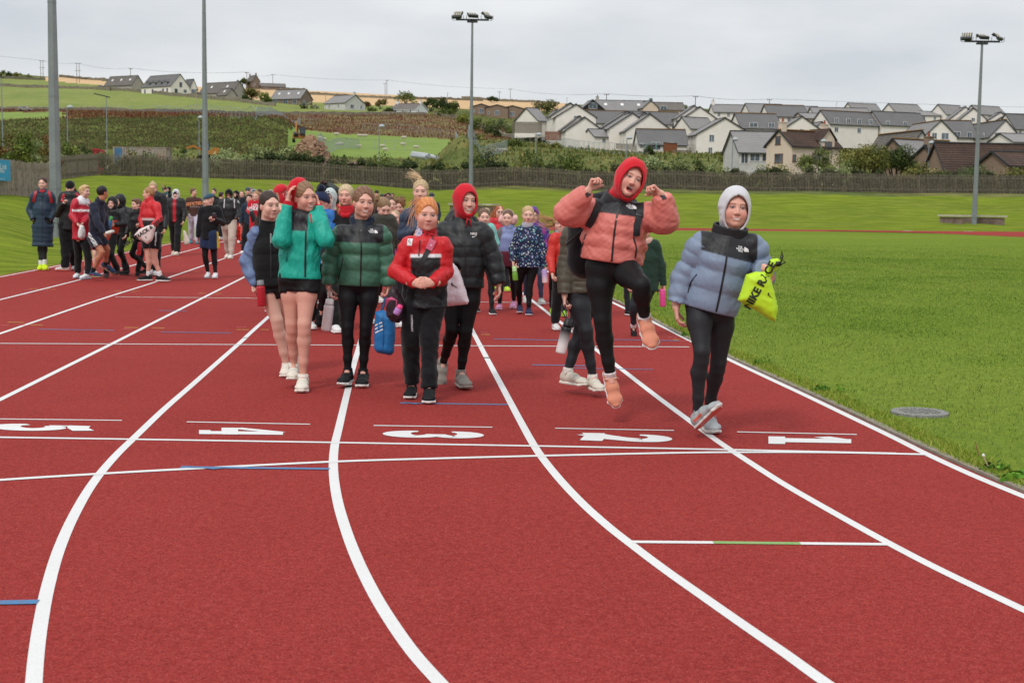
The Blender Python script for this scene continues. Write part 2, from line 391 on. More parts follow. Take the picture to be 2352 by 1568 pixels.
m_bund = mat('bund_weeds', '#55602f', .95, .05, noise=[(.25, .9, '#4a3a2b', 6), (.8, .7, '#6f7a3e', 5), (.1, .6, '#42491f', 4)], bump=(1.2, 1, .4))
m_barley = mat('ripe_barley', '#c2a27a', .9, .1, noise=[(.02, .5, '#ceb088', 4), (.2, .4, '#b4946a', 3)])
m_scrub = mat('rough_scrub', '#5a6638', .95, .05, noise=[(.12, .9, '#7d7848', 6), (.5, .7, '#3f4b24', 5)], bump=(1, 1, .4))
m_gravel = mat('site_earth', '#8b6a55', .95, .05, noise=[(.3, .8, '#6e5745', 5), (1.5, .6, '#a88c74', 4)], bump=(2, 1, .2))
U2, V2 = proj(XX, YY, HH)
cu = (U2[:-1, :-1]+U2[1:, 1:])/2; cv = (V2[:-1, :-1]+V2[1:, 1:])/2; cy = (YY[:-1, :-1]+YY[1:, 1:])/2
R_ = np.full(cu.shape, 'scrubland', dtype=object)
I_ = lambda u, pts: np.interp(u, [p[0] for p in pts], [p[1] for p in pts])
jit = 1.2*fbm(cu*1.0, cy*.3, 22, 9)
far = cy > 228
R_[cy < 131] = 'grass_bank'
R_[(cy >= 131) & (cy < 228)] = 'rough_ground'
top = far & (cy > 545)
R_[far] = 'scrubland'
R_[far & (cu < 1000) & (cy > 280) & (cy < 545)] = 'dock_field'
R_[far & (cu >= 640) & (cu < 1180) & (cy > 400) & (cy < 545) & (cv > 262+jit)] = 'dock_field'
R_[far & (cu < 150+jit*10) & (cy > 285) & (cy < 520) & (cv < I_(cu, [(0, 284), (150, 273)])) & (cv > 258)] = 'lower_meadow'
R_[far & (cu < 672+14*fbm(cy, cu, 9, 2)) & (cy < 275)] = 'earth_bund'
R_[far & (cu > 655+14*fbm(cy, cu, 9, 2)) & (cv > I_(cu, [(638, 293), (803, 309), (963, 315), (1023, 320)])) & (cy < 425) & (cu < 1035)] = 'sheep_pasture'
wl = I_(cu, [(0, 251), (225, 255), (588, 262), (640, 263)])
R_[top & (cu < 900)] = 'hill_meadow'
R_[far & (cu < 640) & (cv < wl) & (cy > 480)] = 'hill_meadow'
bl = I_(cu, [(100, 180), (108, 192), (250, 199), (340, 205), (455, 214), (588, 229), (800, 240), (1000, 247), (1100, 252), (1300, 256), (1301, 0)])
R_[top & (cu > 100) & (cv < bl+jit)] = 'barley_field'
R_[top & (cu < 250) & (cv < I_(cu, [(-300, 180), (0, 180), (108, 178), (136, 178), (250, 187)]))] = 'scrubland'
R_[top & (cu < 260) & (cv > I_(cu, [(0, 181), (108, 186), (260, 199)])) & (cv < 260)] = 'hill_meadow'
R_[top & (cu > 900) & (cv >= bl+jit)] = 'scrubland'
idx = np.arange(UU.size).reshape(UU.shape)
Q = np.stack([idx[:-1, :-1], idx[1:, :-1], idx[1:, 1:], idx[:-1, 1:]], -1)
PV = np.stack([XX, YY, HH], -1).reshape(-1, 3)
for nm, m in (('grass_bank', m_bank), ('rough_ground', m_scrub), ('scrubland', m_scrub), ('dock_field', m_dock), ('lower_meadow', m_past), ('earth_bund', m_bund),
              ('sheep_pasture', m_past), ('hill_meadow', m_meadow), ('barley_field', m_barley)):
    f = Q[R_ == nm]
    if len(f) == 0: print('EMPTY', nm); continue
    us, inv = np.unique(f, return_inverse=True)
    tag(mk(nm, PV[us], inv.reshape(f.shape), m, smooth=True), kind='structure')
g_ = MB(); g_.add([(-6000, -3000, -.15), (6000, -3000, -.15), (6000, 6000, -.15), (-6000, 6000, -.15)], [(0, 1, 2, 3)])
tag(g_.build('ground', m_scrub), kind='structure')
# ------------------------------------------------------------ running track
def track_fn(m, t, b):
    # fine granules: light and dark crumbs in the base colour, strong fine bump
    tcn = N(t, 'ShaderNodeTexCoord'); src = b.inputs['Base Color'].links[0].from_socket
    for sc, lo, hi, c, f in ((150, .56, .66, (.46, .12, .10, 1), .5), (120, .34, .44, (.12, .012, .012, 1), -.7), (45, .36, .46, (.20, .02, .018, 1), -.35)):
        n = N(t, 'ShaderNodeTexNoise'); n.inputs['Scale'].default_value = sc; n.inputs['Detail'].default_value = 2; t.links.new(tcn.outputs['Object'], n.inputs[0])
        r = N(t, 'ShaderNodeMapRange'); r.inputs['From Min'].default_value = lo; r.inputs['From Max'].default_value = hi
        if f < 0: r.inputs['To Min'].default_value = -f; r.inputs['To Max'].default_value = 0
        else: r.inputs['To Max'].default_value = f
        t.links.new(n.outputs[0], r.inputs[0]); mx = N(t, 'ShaderNodeMix', data_type='RGBA'); t.links.new(r.outputs[0], mx.inputs[0]); t.links.new(src, mx.inputs[6]); mx.inputs[7].default_value = c
        src = mx.outputs[2]
    t.links.new(src, b.inputs['Base Color'])
m_track = mat('red_polymer', (.258, .0295, .026), .9, .06, noise=[(.30, .7, (.212, .0225, .020), 6), (1.7, .4, (.285, .035, .031), 6), (28, .45, (.36, .048, .042), 3)], bump=[(190, .55, .006), (60, .3, .006)], fn=track_fn)
m_line = mat('white_line_paint', (.70, .70, .69), .7, .3, noise=[(3, .25, (.58, .57, .56), 5), (120, .35, (.56, .54, .53), 3)], bump=(190, .5, .005))
m_blue = mat('blue_line_paint', '#3c7fae', .8, noise=[(60, .55, (.16, .10, .14), 3)]); m_yel = mat('yellow_line_paint', '#c9a040', .8, noise=[(60, .7, (.45, .12, .06), 3)])
m_pink = mat('pink_line_paint', '#d0606a', .8, noise=[(60, .7, (.35, .04, .04), 3)]); m_lgrn = mat('green_line_paint', '#6fa55a', .8, noise=[(60, .5, (.40, .3, .2), 3)])
m_edge = mat('edging_concrete', '#8d8577', .9, noise=[(8, .6, '#6b6457', 5)], bump=(60, .6, .01))
VP = Vector((924, 456))
def toVP(u, v, vt): t = (v-vt)/(v-VP.y); return (u+(VP.x-u)*t, vt)
def gp(pts): return [G(*p) for p in pts]
def catmull(P_, n=8):
    P_ = [Vector(p) for p in P_]; o = []
    for i in range(len(P_)-1):
        a = P_[max(i-1, 0)]; b = P_[i]; c = P_[i+1]; d = P_[min(i+2, len(P_)-1)]
        for k in range(n):
            t = k/n; o.append(.5*((2*b)+(c-a)*t+(2*a-5*b+4*c-d)*t*t+(3*b-a-3*c+d)*t**3))
    o.append(P_[-1]); return o
def ribbon_flat(pts, wd, z, mb):
    n = len(pts); V = []
    for i, p in enumerate(pts):
        t = (pts[min(i+1, n-1)]-pts[max(i-1, 0)]); t.z = 0; t.normalize(); s = Vector((-t.y, t.x, 0))*wd/2
        V += [(p.x+s.x, p.y+s.y, z), (p.x-s.x, p.y-s.y, z)]
    return mb.add(V, [(2*i, 2*i+1, 2*i+3, 2*i+2) for i in range(n-1)])
FARV = 540
def lane(pts): return catmull([G(*toVP(*pts[0], FARV)), G(*toVP(*pts[0], 575))]+gp(pts)) if pts[0][1] > 600 else catmull(gp(pts))
LN = {'C': [(617, 728), (560, 780), (500, 833), (440, 886), (378, 940), (312, 1003), (262, 1052), (213, 1112), (170, 1185), (135, 1265), (110, 1350), (94, 1430), (84, 1500), (78, 1568), (74, 1640)],
      'D': [(825, 795), (800, 893), (778, 985), (768, 1030), (766, 1085), (775, 1150), (795, 1220), (822, 1290), (860, 1367), (905, 1440), (952, 1505), (1008, 1568), (1075, 1640)],
      'E': [(1083, 757), (1120, 827), (1160, 902), (1195, 968), (1232, 1033), (1275, 1090), (1332, 1152), (1395, 1209), (1460, 1260), (1532, 1314), (1620, 1376), (1720, 1446), (1800, 1501), (1893, 1568), (2000, 1640)],
      'F': [(1225, 693), (1290, 743), (1360, 797), (1430, 851), (1505, 909), (1583, 967), (1652, 1017), (1720, 1062), (1790, 1107), (1860, 1148), (1950, 1199), (2035, 1246), (2130, 1296), (2230, 1345), (2352, 1403), (2500, 1472)],
      'G': [(1260, 625), (1400, 692), (1510, 745), (1585, 783), (1675, 827), (1760, 867), (1850, 909), (1950, 957), (2050, 1005), (2128, 1044), (2230, 1091), (2352, 1142), (2520, 1210)],
      'B': [(555, 640), (380, 728), (270, 784), (130, 854), (0, 919), (-200, 1018), (-450, 1140)],
      'A': [(555, 580), (469, 610), (351, 650), (228, 689), (0, 767), (-300, 868)],
      'a': [(555, 544), (323, 605), (187, 642), (0, 689), (-250, 752)],
      'o': [(560, 527.5), (353, 568), (29, 631), (-250, 684)]}
XL = []
for k_, pts in LN.items():
    c_ = lane(pts) if k_ in 'CDEFGB' else catmull(gp(pts))
    XL.append(c_)
    tag(ribbon_flat(c_, .052 if k_ != 'G' else .06, .0060, MB()).build('lane_line', m_line), kind='structure')
# lines carry on round the far bend
def bend(i, n=26):
    a = Vector((6.5, 58, 0)); r0 = 10.2+1.22*i; o = []
    for k in range(n+1):
        th = math.pi-(math.pi/2)*k/n; o.append(a+Vector((math.cos(th)*r0*1.02, math.sin(th)*(r0+9), 0)))
    return o+[Vector((12+4*k, o[-1].y-.16*k, 0)) for k in range(1, 8)]
# sheets
inner = [(1247, 612), (1429, 697.5), (1583, 777), (1676, 819), (1764, 859), (1857, 901), (1952, 944.5), (2062, 997), (2181, 1052), (2272, 1092), (2352, 1126), (2560, 1212)]
inn = [G(*p) for p in inner]
far_in = [G(u, v) for u, v in ((2700, 548), (2352, 542), (2200, 538), (1950, 533), (1700, 530.5), (1550, 530), (1400, 529), (1280, 529), (1215, 535), (1165, 548))]
infp = [inn[0]]+inn[1:]+[Vector((14, 6, 0)), Vector((60, 20, 0)), Vector((60, 70, 0))]+far_in
def sheet(name, poly, z, m):
    V = [(p.x, p.y, z) for p in poly]; return tag(mk(name, V, [tuple(range(len(V)))[::1]], m), kind='structure')
bord = [(-250, 684), (29, 631), (353, 568), (560, 527.5)]
bo = [G(u, v) for u, v in bord]
dl = (bo[2]-bo[1]).normalized(); wv = Vector((-dl.y, dl.x, 0))
o0 = [bo[1]-dl*60+wv*.12, bo[1]+wv*.12, bo[2]+wv*.12, bo[3]+wv*.12]
far_out = [G(u, v) for u, v in ((760, 523), (950, 520), (1100, 520), (1247, 520), (1400, 521.5), (1550, 523.5), (1800, 527), (2100, 530.5), (2352, 532.5), (2700, 537))]
tr = o0+far_out+[Vector((60, 60, 0)), Vector((60, -40, 0)), Vector((-30, -40, 0))]
sheet('running_track', tr, .004, m_track)
import mathutils
def fill(name, poly, z, m):
    tri = mathutils.geometry.tessellate_polygon([[Vector((p.x, p.y, 0)) for p in poly]])
    V = [(p.x, p.y, z) for p in poly]; o = mk(name, V, [tuple(t) for t in tri], m)
    import bmesh
    bm = bmesh.new(); bm.from_mesh(o.data); bmesh.ops.recalc_face_normals(bm, faces=bm.faces)
    for f in bm.faces:
        if f.normal.z < 0: f.normal_flip()
    bm.to_mesh(o.data); bm.free()
    return tag(o, kind='structure')
fill('infield', infp, .016, m_infield)
# stone edging between track and infield
eg = MB(); ec = catmull(inn, 6); n_ = len(ec); V = []
for i, p in enumerate(ec):
    t = (ec[min(i+1, n_-1)]-ec[max(i-1, 0)]).normalized(); s = Vector((-t.y, t.x, 0)); q = p+s*0.0
    r1 = .012+.012*random.random()
    V += [(q.x-s.x*.045, q.y-s.y*.045, .004), (q.x-s.x*.045, q.y-s.y*.045, .022), (q.x+s.x*r1, q.y+s.y*r1, .022), (q.x+s.x*r1, q.y+s.y*r1, .004)]
eg.add(V, [(4*i+k, 4*i+k+1, 4*i+k+5, 4*i+k+4) for i in range(n_-1) for k in range(3)])
tag(eg.build('track_edging', m_edge), kind='structure')
# run-up strip crossing the far end, small white marks
st = [G(u, v) for u, v in ((1900, 531.5), (2130, 536), (2352, 545.5), (2500, 551), (2500, 546), (2352, 540), (2130, 533), (1900, 530))]
fill('run_up_strip', st, .024, m_track)
mkz = [0]
def line(name, pts, wd, m):
    mkz[0] += 1
    return tag(ribbon_flat([G(*p) for p in pts], wd, .0066+.0004*(mkz[0] % 5), MB()).build(name, m), kind='structure')
line('start_line', [(-200, 1002), (0, 1006), (300, 1010.5), (767, 1018), (1232, 1026), (1655, 1034), (1900, 1039.5), (2060, 1043)], .05, m_line)
line('waterfall_line', catmull([Vector((a, b, 0)) for a, b in ((-200, 1121), (0, 1104.5), (250, 1089), (430, 1079), (760, 1062.5), (1000, 1055), (1232, 1049), (1500, 1043), (1680, 1040.5), (1900, 1041), (2128, 1045.5))]) and
     [(p.x, p.y) for p in catmull([Vector((a, b, 0)) for a, b in ((-200, 1121), (0, 1104.5), (250, 1089), (430, 1079), (760, 1062.5), (1000, 1055), (1232, 1049), (1500, 1043), (1680, 1040.5), (1900, 1041), (2128, 1045.5))], 4)], .055, m_line)
line('cross_line', [(-200, 788.5), (0, 790), (800, 794), (1583, 798)], .05, m_line)
line('cross_line', [(265, 683), (555, 685.5), (1100, 694.5), (1290, 697)], .05, m_line)
for a, b in (((-60, 963), (280, 967)), ((429, 970.5), (712, 976)), ((858, 979), (1131, 983)), ((1275, 985.5), (1548, 990.5)), ((1693, 994), (1968, 1000))):
    line('lane_mark', [a, b], .03, m_line)
line('relay_mark', [(1450, 1246.5), (1638, 1248)], .045, m_line); line('relay_mark', [(1638, 1248), (1838, 1250.5)], .045, m_lgrn); line('relay_mark', [(1838, 1250.5), (2035, 1252.5)], .045, m_line)
for a, b, wd in (((415, 1075), (757, 1079), .05), ((-60, 1388.5), (88, 1385.5), .055), ((918, 927), (1166, 930.5), .045), ((1222, 839), (1360, 841.5), .05), ((1135, 779.5), (1290, 782.5), .05), ((1410, 781), (1560, 784), .05), ((370, 764), (530, 766), .05), ((90, 757), (263, 759.5), .05), ((365, 714), (430, 715), .05), ((1300, 846.5), (1500, 850), .03)):
    line('hurdle_mark', [a, b], wd, m_blue)
for tri_ in (((415, 1072), (490, 1080.5), (520, 1077.5)), ((918, 925), (955, 930.5), (965, 928))):
    V = [G(*q) for q in tri_]
    tag(mk('hurdle_mark', [(p.x, p.y, .0090) for p in V], [(0, 1, 2)], m_blue), kind='structure')
ye = [(18, 741, 55, 742), (70, 747.5, 98, 748), (285, 753, 318, 753.5), (350, 754, 378, 754.5), (543, 758, 572, 758.5), (600, 758, 617, 758.5), (68, 664, 88, 664.5), (108, 665, 128, 665.5), (262, 669, 280, 669.4), (302, 670, 320, 670.4), (456, 674, 472, 674.4), (493, 675, 509, 675.3),
      (1105, 769, 1125, 769.4), (1545, 781, 1560, 781.5), (1236, 694, 1252, 694.4), (368, 591, 378, 591.3), (405, 592, 415, 592.3), (520, 596, 530, 596.3), (423, 623, 434, 623.3), (447, 624, 458, 624.3), (130, 616, 141, 616.3)]
for i, (a, b, c, d) in enumerate(ye): line('takeover_mark', [(a, b), (c, d)], .05, m_yel)
pi_ = [(57, 667, 76, 667.4), (97, 668, 113, 668.4), (252, 672, 270, 672.4), (293, 673, 310, 673.4), (450, 677, 466, 677.4), (487, 678, 503, 678.4), (2, 748, 20, 748.4), (40, 748, 60, 748.5), (283, 757, 300, 757.4), (542, 752, 566, 752.5), (52, 678, 70, 678.4), (218, 682, 235, 682.4), (1102, 764, 1120, 764.4), (1535, 776, 1556, 776.5), (1560, 784, 1583, 784.5), (1290, 709, 1306, 709.4), (1216, 708, 1232, 708.4), (415, 637, 424, 637.3), (380, 629, 394, 629.3), (392, 641, 402, 641.3), (518, 643, 530, 643.3)]
for i, (a, b, c, d) in enumerate(pi_): line('takeover_mark', [(a, b), (c, d)], .045, m_pink)
for a, b, c, d in ((1520, 529, 1540, 529.2), (2073, 530.5, 2095, 530.8), (2215, 531.5, 2235, 532), (2265, 543, 2290, 543.6)): line('lane_mark', [(a, b), (c, d)], .4, m_line)
# lane numbers, read by runners on the far side: drawn in a unit box (x = reading direction, y = up)
def arc(cx, cy, rx, ry, a0, a1, n=16): return [(cx+rx*math.cos(math.radians(a0+(a1-a0)*i/n)), cy+ry*math.sin(math.radians(a0+(a1-a0)*i/n))) for i in range(n+1)]
def stroke(pts, ws):
    V = []; n = len(pts)
    for i, p in enumerate(pts):
        a = Vector(pts[max(i-1, 0)]); b = Vector(pts[min(i+1, n-1)]); t = (b-a).normalized(); s = Vector((-t.y, t.x)); wd = ws(i/(n-1)) if callable(ws) else ws
        V += [Vector(p)+s*wd/2, Vector(p)-s*wd/2]
    return V, [(2*i, 2*i+1, 2*i+3, 2*i+2) for i in range(n-1)]
DG = {'1': [([(.48, .03), (.48, .99)], .54), ([(.0, .10), (1.0, .10)], .20), ([(.36, .90), (-.04, .64)], .22)],
      '4': [([(.74, .03), (.74, .99)], .44), ([(.64, .95), (.04, .42)], .20), ([(.0, .35), (1.0, .35)], .20), ([(.40, .05), (1.0, .05)], .14)],
      '3': [(arc(.48, .755, .33, .19, 190, -90, 20), lambda t: .16+.18*math.sin(math.pi*t)), (arc(.48, .28, .36, .22, 90, -190, 22), lambda t: .16+.20*math.sin(math.pi*t))],
      '2': [(arc(.46, .72, .32, .22, 185, -20, 18)+[(.62, .42), (.36, .2), (.2, .1)], lambda t: .16+.22*min(1, t*1.5)), ([(.04, .14), (.4, .17), (1.0, .11)], .27)],
      '5': [(arc(.46, .34, .35, .27, 125, -175, 24), lambda t: .16+.21*math.sin(math.pi*t)), ([(.24, .55), (.18, .95)], .15), ([(.12, .88), (.5, .86), (.98, .92)], .24)]}
for d_, (uL, uR, vT, vB, vTr, vBr) in {'5': (0, 208, 972, 991, 978, 991.5), '4': (461, 652, 983, 999, 984, 1001), '3': (900, 1091, 989, 1006, 991.5, 1009.5), '2': (1336, 1527, 994, 1013, 999, 1019), '1': (1765, 1957, 1003, 1021, 1006, 1024)}.items():
    # digit height runs left->right, its width runs towards the camera
    c00 = G(uL, vT+1); c01 = G(uR, vTr+1); c10 = G(uL, vB); c11 = G(uR, vBr)
    mb = MB(); zz_ = .0070
    for pts, ws in DG[d_]:
        V, F = stroke(pts, ws); W_ = []
        for p in V:
            q = (c00*(1-p.y)+c01*p.y)*(1-p.x)+(c10*(1-p.y)+c11*p.y)*p.x; W_.append((q.x, q.y, zz_))
        mb.add(W_, F); zz_ += .0003
    tag(mb.build('lane_number', m_line), kind='structure')
# drain cover in the infield grass
mb = MB(); c_ = G(2112, 955.5); mb.lathe((c_.x, c_.y, .0), [(.205, 0), (.205, .034), (.20, .038), (.185, .030), (.17, .036)], 32)
dr = empty('drain_cover', (c_.x, c_.y, 0), 'round dark metal drain cover sunk in the infield grass beside the track', 'drain cover')
m_iron = mat('worn_iron', '#85837c', .8, .2, noise=[(30, .6, '#5a5a54', 4), (90, .6, '#a0a2a2', 2)], bump=(70, 1, .01))
mb.build('frame', m_iron, dr)
mb = MB()
for i in range(-5, 6):
    for j in range(-5, 6):
        if i*i+j*j < 26: mb.box((c_.x+i*.03, c_.y+j*.03, .04), (.018, .006, .006), Matrix.Rotation((i+j) % 2*1.2, 3, 'Z'))
mb.build('tread_pattern', m_iron, dr)
# ------------------------------------------------------------ foliage
m_leaf = mat('leaves', attr=True, rough=.7, spec=.1)
m_bark = mat('bark', '#4b4035', .9, noise=(6, .7, '#2f2822'), bump=(20, 1, .02))
def leaves(C, Rr, n, size, cols, seed, flat=.0, shell=.55):
    """C: lump centres (k,3); Rr: lump radii (k,); leaf quads scattered through the lumps"""
    r = np.random.default_rng(seed); k = len(C); w_ = Rr**2; w_ = w_/w_.sum()
    li = r.choice(k, n, p=w_); dv = r.normal(size=(n, 3)); dv /= np.linalg.norm(dv, axis=1)[:, None]
    rad = Rr[li]*(shell+(1-shell)*r.random(n)**.6)*(1+.18*r.normal(size=n))
    p = C[li]+dv*rad[:, None]*np.array([1, 1, .85])
    t = r.normal(size=(n, 3)); t /= np.linalg.norm(t, axis=1)[:, None]
    nn = dv+.7*t; b = np.cross(nn, t); b /= np.linalg.norm(b, axis=1)[:, None]; a = np.cross(b, nn); a /= np.linalg.norm(a, axis=1)[:, None]
    s = size*(.6+.8*r.random(n))[:, None]
    V = np.stack([p-a*s, p-b*s*.55, p+a*s, p+b*s*.55], 1).reshape(-1, 3)
    F = np.arange(4*n).reshape(n, 4)
    cols = np.array([lin(c) for c in cols]); lump = r.integers(0, len(cols), k); ci = np.where(r.random(n) < .7, lump[li], r.integers(0, len(cols), n))
    cc = cols[ci]*(.75+.5*r.random(n))[:, None]*(.85+.3*r.random(k))[li][:, None]
    return V, F, np.repeat(cc, 4, 0)
GREEN = ['#3f4d22', '#55632c', '#6a7535', '#4a5a28']; DARKG = ['#2f3c1e', '#3b4824', '#48552a']; OLIVE = ['#5d6230', '#73743a', '#4d5528', '#7d7a42']; PALE = ['#8a9468', '#9aa37c', '#7b8759', '#6d7a4a']; RUST = ['#6b4a2c', '#7c5b34', '#55502a', '#4c3f25']
def bush(name, label, u, Y, vtop, wpx, cols=GREEN, n=900, size=None, group='bushes and shrubs behind the fence', cat='bush', seed=None, trunk=False, depth=None, zb=None):
    global _bs
    seed = abs(hash((round(u), round(Y), round(vtop)))) % 99999 if seed is None else seed
    r = np.random.default_rng(int(u*13+Y*7+vtop) % 100000)
    top = P(u, vtop, Y); w_ = wpx/FP*Y; zb = hz1(top.x, Y) if zb is None else zb; h = max(top.z-zb, .5)
    e = empty(name, (top.x, Y, zb), label, cat, group)
    k = max(5, int(6+wpx/14)); z0 = zb+(h*.35 if trunk else 0)
    C = []; Rr = []
    for i in range(k):
        a = r.uniform(-1, 1); hh = math.sqrt(max(0, 1-a*a*.8)); z = r.uniform(.25, .82)*hh if not trunk else r.uniform(.3, .85)*hh
        rr = (.16+.12*r.random())*min(w_, h*1.6)
        C.append((top.x+a*w_/2*.82, Y+r.uniform(-.35, .35)*(depth or w_*.7), zb+z*h if not trunk else z0+(h-(z0-zb))*min(1, max(0, (z-.1)/.75))*.85)); Rr.append(rr)
    C.append((top.x+r.uniform(-.15, .15)*w_, Y, zb+h-.22*min(w_, h))); Rr.append(.2*min(w_, h))
    C = np.array(C); Rr = np.array(Rr)
    size = size or max(.07, Y/FP*2.1)
    V, F, cc = leaves(C, Rr, n, size, cols, int(u*3+Y) % 9973)
    mk('crown' if trunk else 'foliage', V, F, m_leaf, e, cols=cc)
    mb = MB()
    for i in range(len(C) if trunk else 3):
        c = Vector(C[i]); b_ = Vector((top.x+r.uniform(-.05, .05)*w_, Y, zb-.3)); mid = b_.lerp(c, .5)+Vector((0, 0, -.05*h))
        mb.tube([b_, mid, c], [.022*h+.02, .014*h+.012, .006*h+.005], 5)
    mb.build('trunk' if trunk else 'stem', m_bark, e)
    return e
# ------------------------------------------------------------ picket fences
m_wood = mat('weathered_wood', '#6b6356', .9, .15, noise=[(1.2, .7, '#554f44', 4, (3, 3, .6)), (5, .5, '#857c6c', 4)], bump=(30, .7, .01, (3, 3, .3)))
m_wood2 = mat('weathered_wood_light', '#8a7f71', .9, .15, noise=[(1.2, .8, '#665d51', 4, (3, 3, .6)), (5, .5, '#a0968a', 4)], bump=(30, .7, .01, (3, 3, .3)))
def fence(path, H, pw, gap, label, m, seed=0, mpost=None):
    r = random.Random(seed); pk = MB(); rl = MB(); ps = MB()
    e = empty('picket_fence', (path[0].x, path[0].y, path[0].z), label, 'fence')
    L = 0
    for i in range(len(path)-1):
        a, b = path[i], path[i+1]; d = (b-a); d.z = 0; ln = d.length; d.normalize(); nrm = Vector((d.y, -d.x, 0)); n = int(ln/(pw+gap))
        R = Matrix.Rotation(math.atan2(d.y, d.x), 3, 'Z')
        for k in range(n):
            p = a+d*(k+.5)*(pw+gap); z = hz1(p.x, p.y); h = H*(1+r.uniform(-.025, .02)); w2 = pw*r.uniform(.85, 1.05)
            tilt = Matrix.Rotation(r.uniform(-.012, .012), 3, 'Y')
            pk.box((p.x+nrm.x*.04, p.y+nrm.y*.04, z+h/2), (w2, .022, h), R @ tilt)
        nseg = max(1, int(ln/3))
        for k in range(nseg):
            p = a+d*ln*k/nseg; q = a+d*ln*(k+1)/nseg
            p.z = hz1(p.x, p.y); q.z = hz1(q.x, q.y); mid = (p+q)/2; ang = math.atan2(q.z-p.z, ln/nseg)
            for hh in (.35, H-.35): rl.box((mid.x-nrm.x*.0, mid.y-nrm.y*.0, mid.z+hh), (ln/nseg+.02, .045, .09), R @ Matrix.Rotation(-ang, 3, 'Y'))
            MB().box((p.x-nrm.x*.08, p.y-nrm.y*.08, p.z+H/2-.1), (.10, .10, H), R).build('post', m, e)
    pk.build('pickets', m, e); rl.build('rails', m, e); return e
FY = [(73, 98), (150, 110), (226, 120), (460, 127), (830, 130), (1176, 134), (1470, 135), (1764, 136), (2100, 137), (2352, 138), (2700, 140)]
def fl(u, Y): x = (u-1176)/FP*Y; return Vector((x, Y, hz1(x, Y)))
fence([fl(u, y) for u, y in FY], 1.8, .074, .070, 'long weathered wooden picket fence along the top of the far grass bank', m_wood)
fence([fl(u, y) for u, y in ((-260, 60), (-60, 69), (30, 73), (118, 80))], 1.8, .075, .028, 'short grey wooden paling fence on the left bank, carrying the blue sign', m_wood2, 5)
# blue sign on the near fence
m_sblue = mat('sign_blue', '#2f93bd', .5); m_white = mat('white_paint', (.72, .72, .71), .6)
def text_mesh(body, size, align='CENTER', sp=1.0, off=0.0, shear=0, line=.9):
    cu_ = bpy.data.curves.new('t', 'FONT'); cu_.body = body; cu_.size = size; cu_.align_x = align; cu_.align_y = 'CENTER'; cu_.offset = off; cu_.shear = shear; cu_.space_character = sp; cu_.space_line = line; cu_.resolution_u = 3
    ob = bpy.data.objects.new('t', cu_); COL.objects.link(ob); dg = bpy.context.evaluated_depsgraph_get(); dg.update()
    me = ob.evaluated_get(dg).to_mesh(); V = [tuple(v.co) for v in me.vertices]; F = [tuple(p.vertices) for p in me.polygons]
    ob.evaluated_get(dg).to_mesh_clear(); bpy.data.objects.remove(ob); bpy.data.curves.remove(cu_); return V, F
a_ = fl(-45, 69.8); b_ = fl(12.5, 72.3); dd = (b_-a_); dd.z = 0; dd.normalize(); zt = P(5, 368, 72).z; zb_ = P(5, 415.5, 72).z
nr = Vector((dd.y, -dd.x, 0)); cen = (a_+b_)/2+nr*.32; wS = (b_-a_).length
sg = empty('banner_sign', (cen.x, cen.y, zb_), 'blue rectangular ferry company sign with white lettering, fixed to the left fence', 'sign')
Rz = Matrix.Rotation(math.atan2(dd.y, dd.x), 3, 'Z')
MB().box((cen.x, cen.y, (zt+zb_)/2), (wS, .02, zt-zb_), Rz).build('panel', m_sblue, sg)
for tx, sz, dz, dx in (('NorthLink', .42, .17, -.02), ('FERRIES', .2, -.06, .3), ('www.northlinkferries.co.uk', .1, -.42, .1)):
    V, F = text_mesh(tx, sz); o_ = Vector((cen.x, cen.y, (zt+zb_)/2+dz))+nr*.014+dd*dx
    mk('lettering', [o_+dd*x+Vector((0, 0, y)) for x, y, z in V], F, m_white, sg)
# ------------------------------------------------------------ hedge, shrubs and trees
def hedge_run(name, label, pts, h, n, cols, seed, size=.11, depth=.8, group=None, dy=.5):
    C = []; Rr = []; r = random.Random(seed)
    for i in range(len(pts)-1):
        (u0, y0), (u1, y1) = pts[i], pts[i+1]; k = int(abs(u1-u0)/16)+1
        for j in range(k):
            u = u0+(u1-u0)*j/k; y = y0+(y1-y0)*j/k+dy+r.uniform(0, depth); x = (u-1176)/FP*y; z = hz1(x, y); hh = h*r.uniform(.7, 1.12)
            for q in range(3):
                rr = r.uniform(.35, .6); C.append((x+r.uniform(-.3, .3), y, z+max(.25, (q+.6)/3*hh-rr*.3))); Rr.append(rr)
    V, F, cc = leaves(np.array(C), np.array(Rr), n, size, cols, seed, shell=.3)
    e = empty(name, tuple(C[0]), label, 'hedge', group); mk('foliage', V, F, m_leaf, e, cols=cc); return e
hedge_run('hedge', 'dense green climbing hedge growing through the middle stretch of the picket fence', [(588, 128.5), (830, 131), (1000, 132.5), (1190, 134.5)], 2.35, 44000, ['#2c3620', '#384426', '#232c18', '#434c2c'], 3, dy=.1)
hedge_run('hedge', 'low straggling hedge behind the right half of the picket fence', [(1190, 135), (1470, 136.5), (1764, 137.5), (2100, 138.5)], 2.15, 46000, ['#343c24', '#434a2c', '#28301a', '#50543a'], 4, dy=.3)
hedge_run('hedge', 'sparse bramble growth behind the right end of the picket fence', [(2100, 138.5), (2400, 140)], 2.0, 14000, ['#343c24', '#434a2c', '#28301a'], 6, dy=.3)
hedge_run('hedge', 'weedy growth at the foot of the left stretch of picket fence', [(240, 121.5), (460, 128), (588, 129)], 1.7, 16000, ['#4c5530', '#5f653e', '#3b4526'], 8, dy=.2)
BG = 'bushes and shrubs behind the fence'
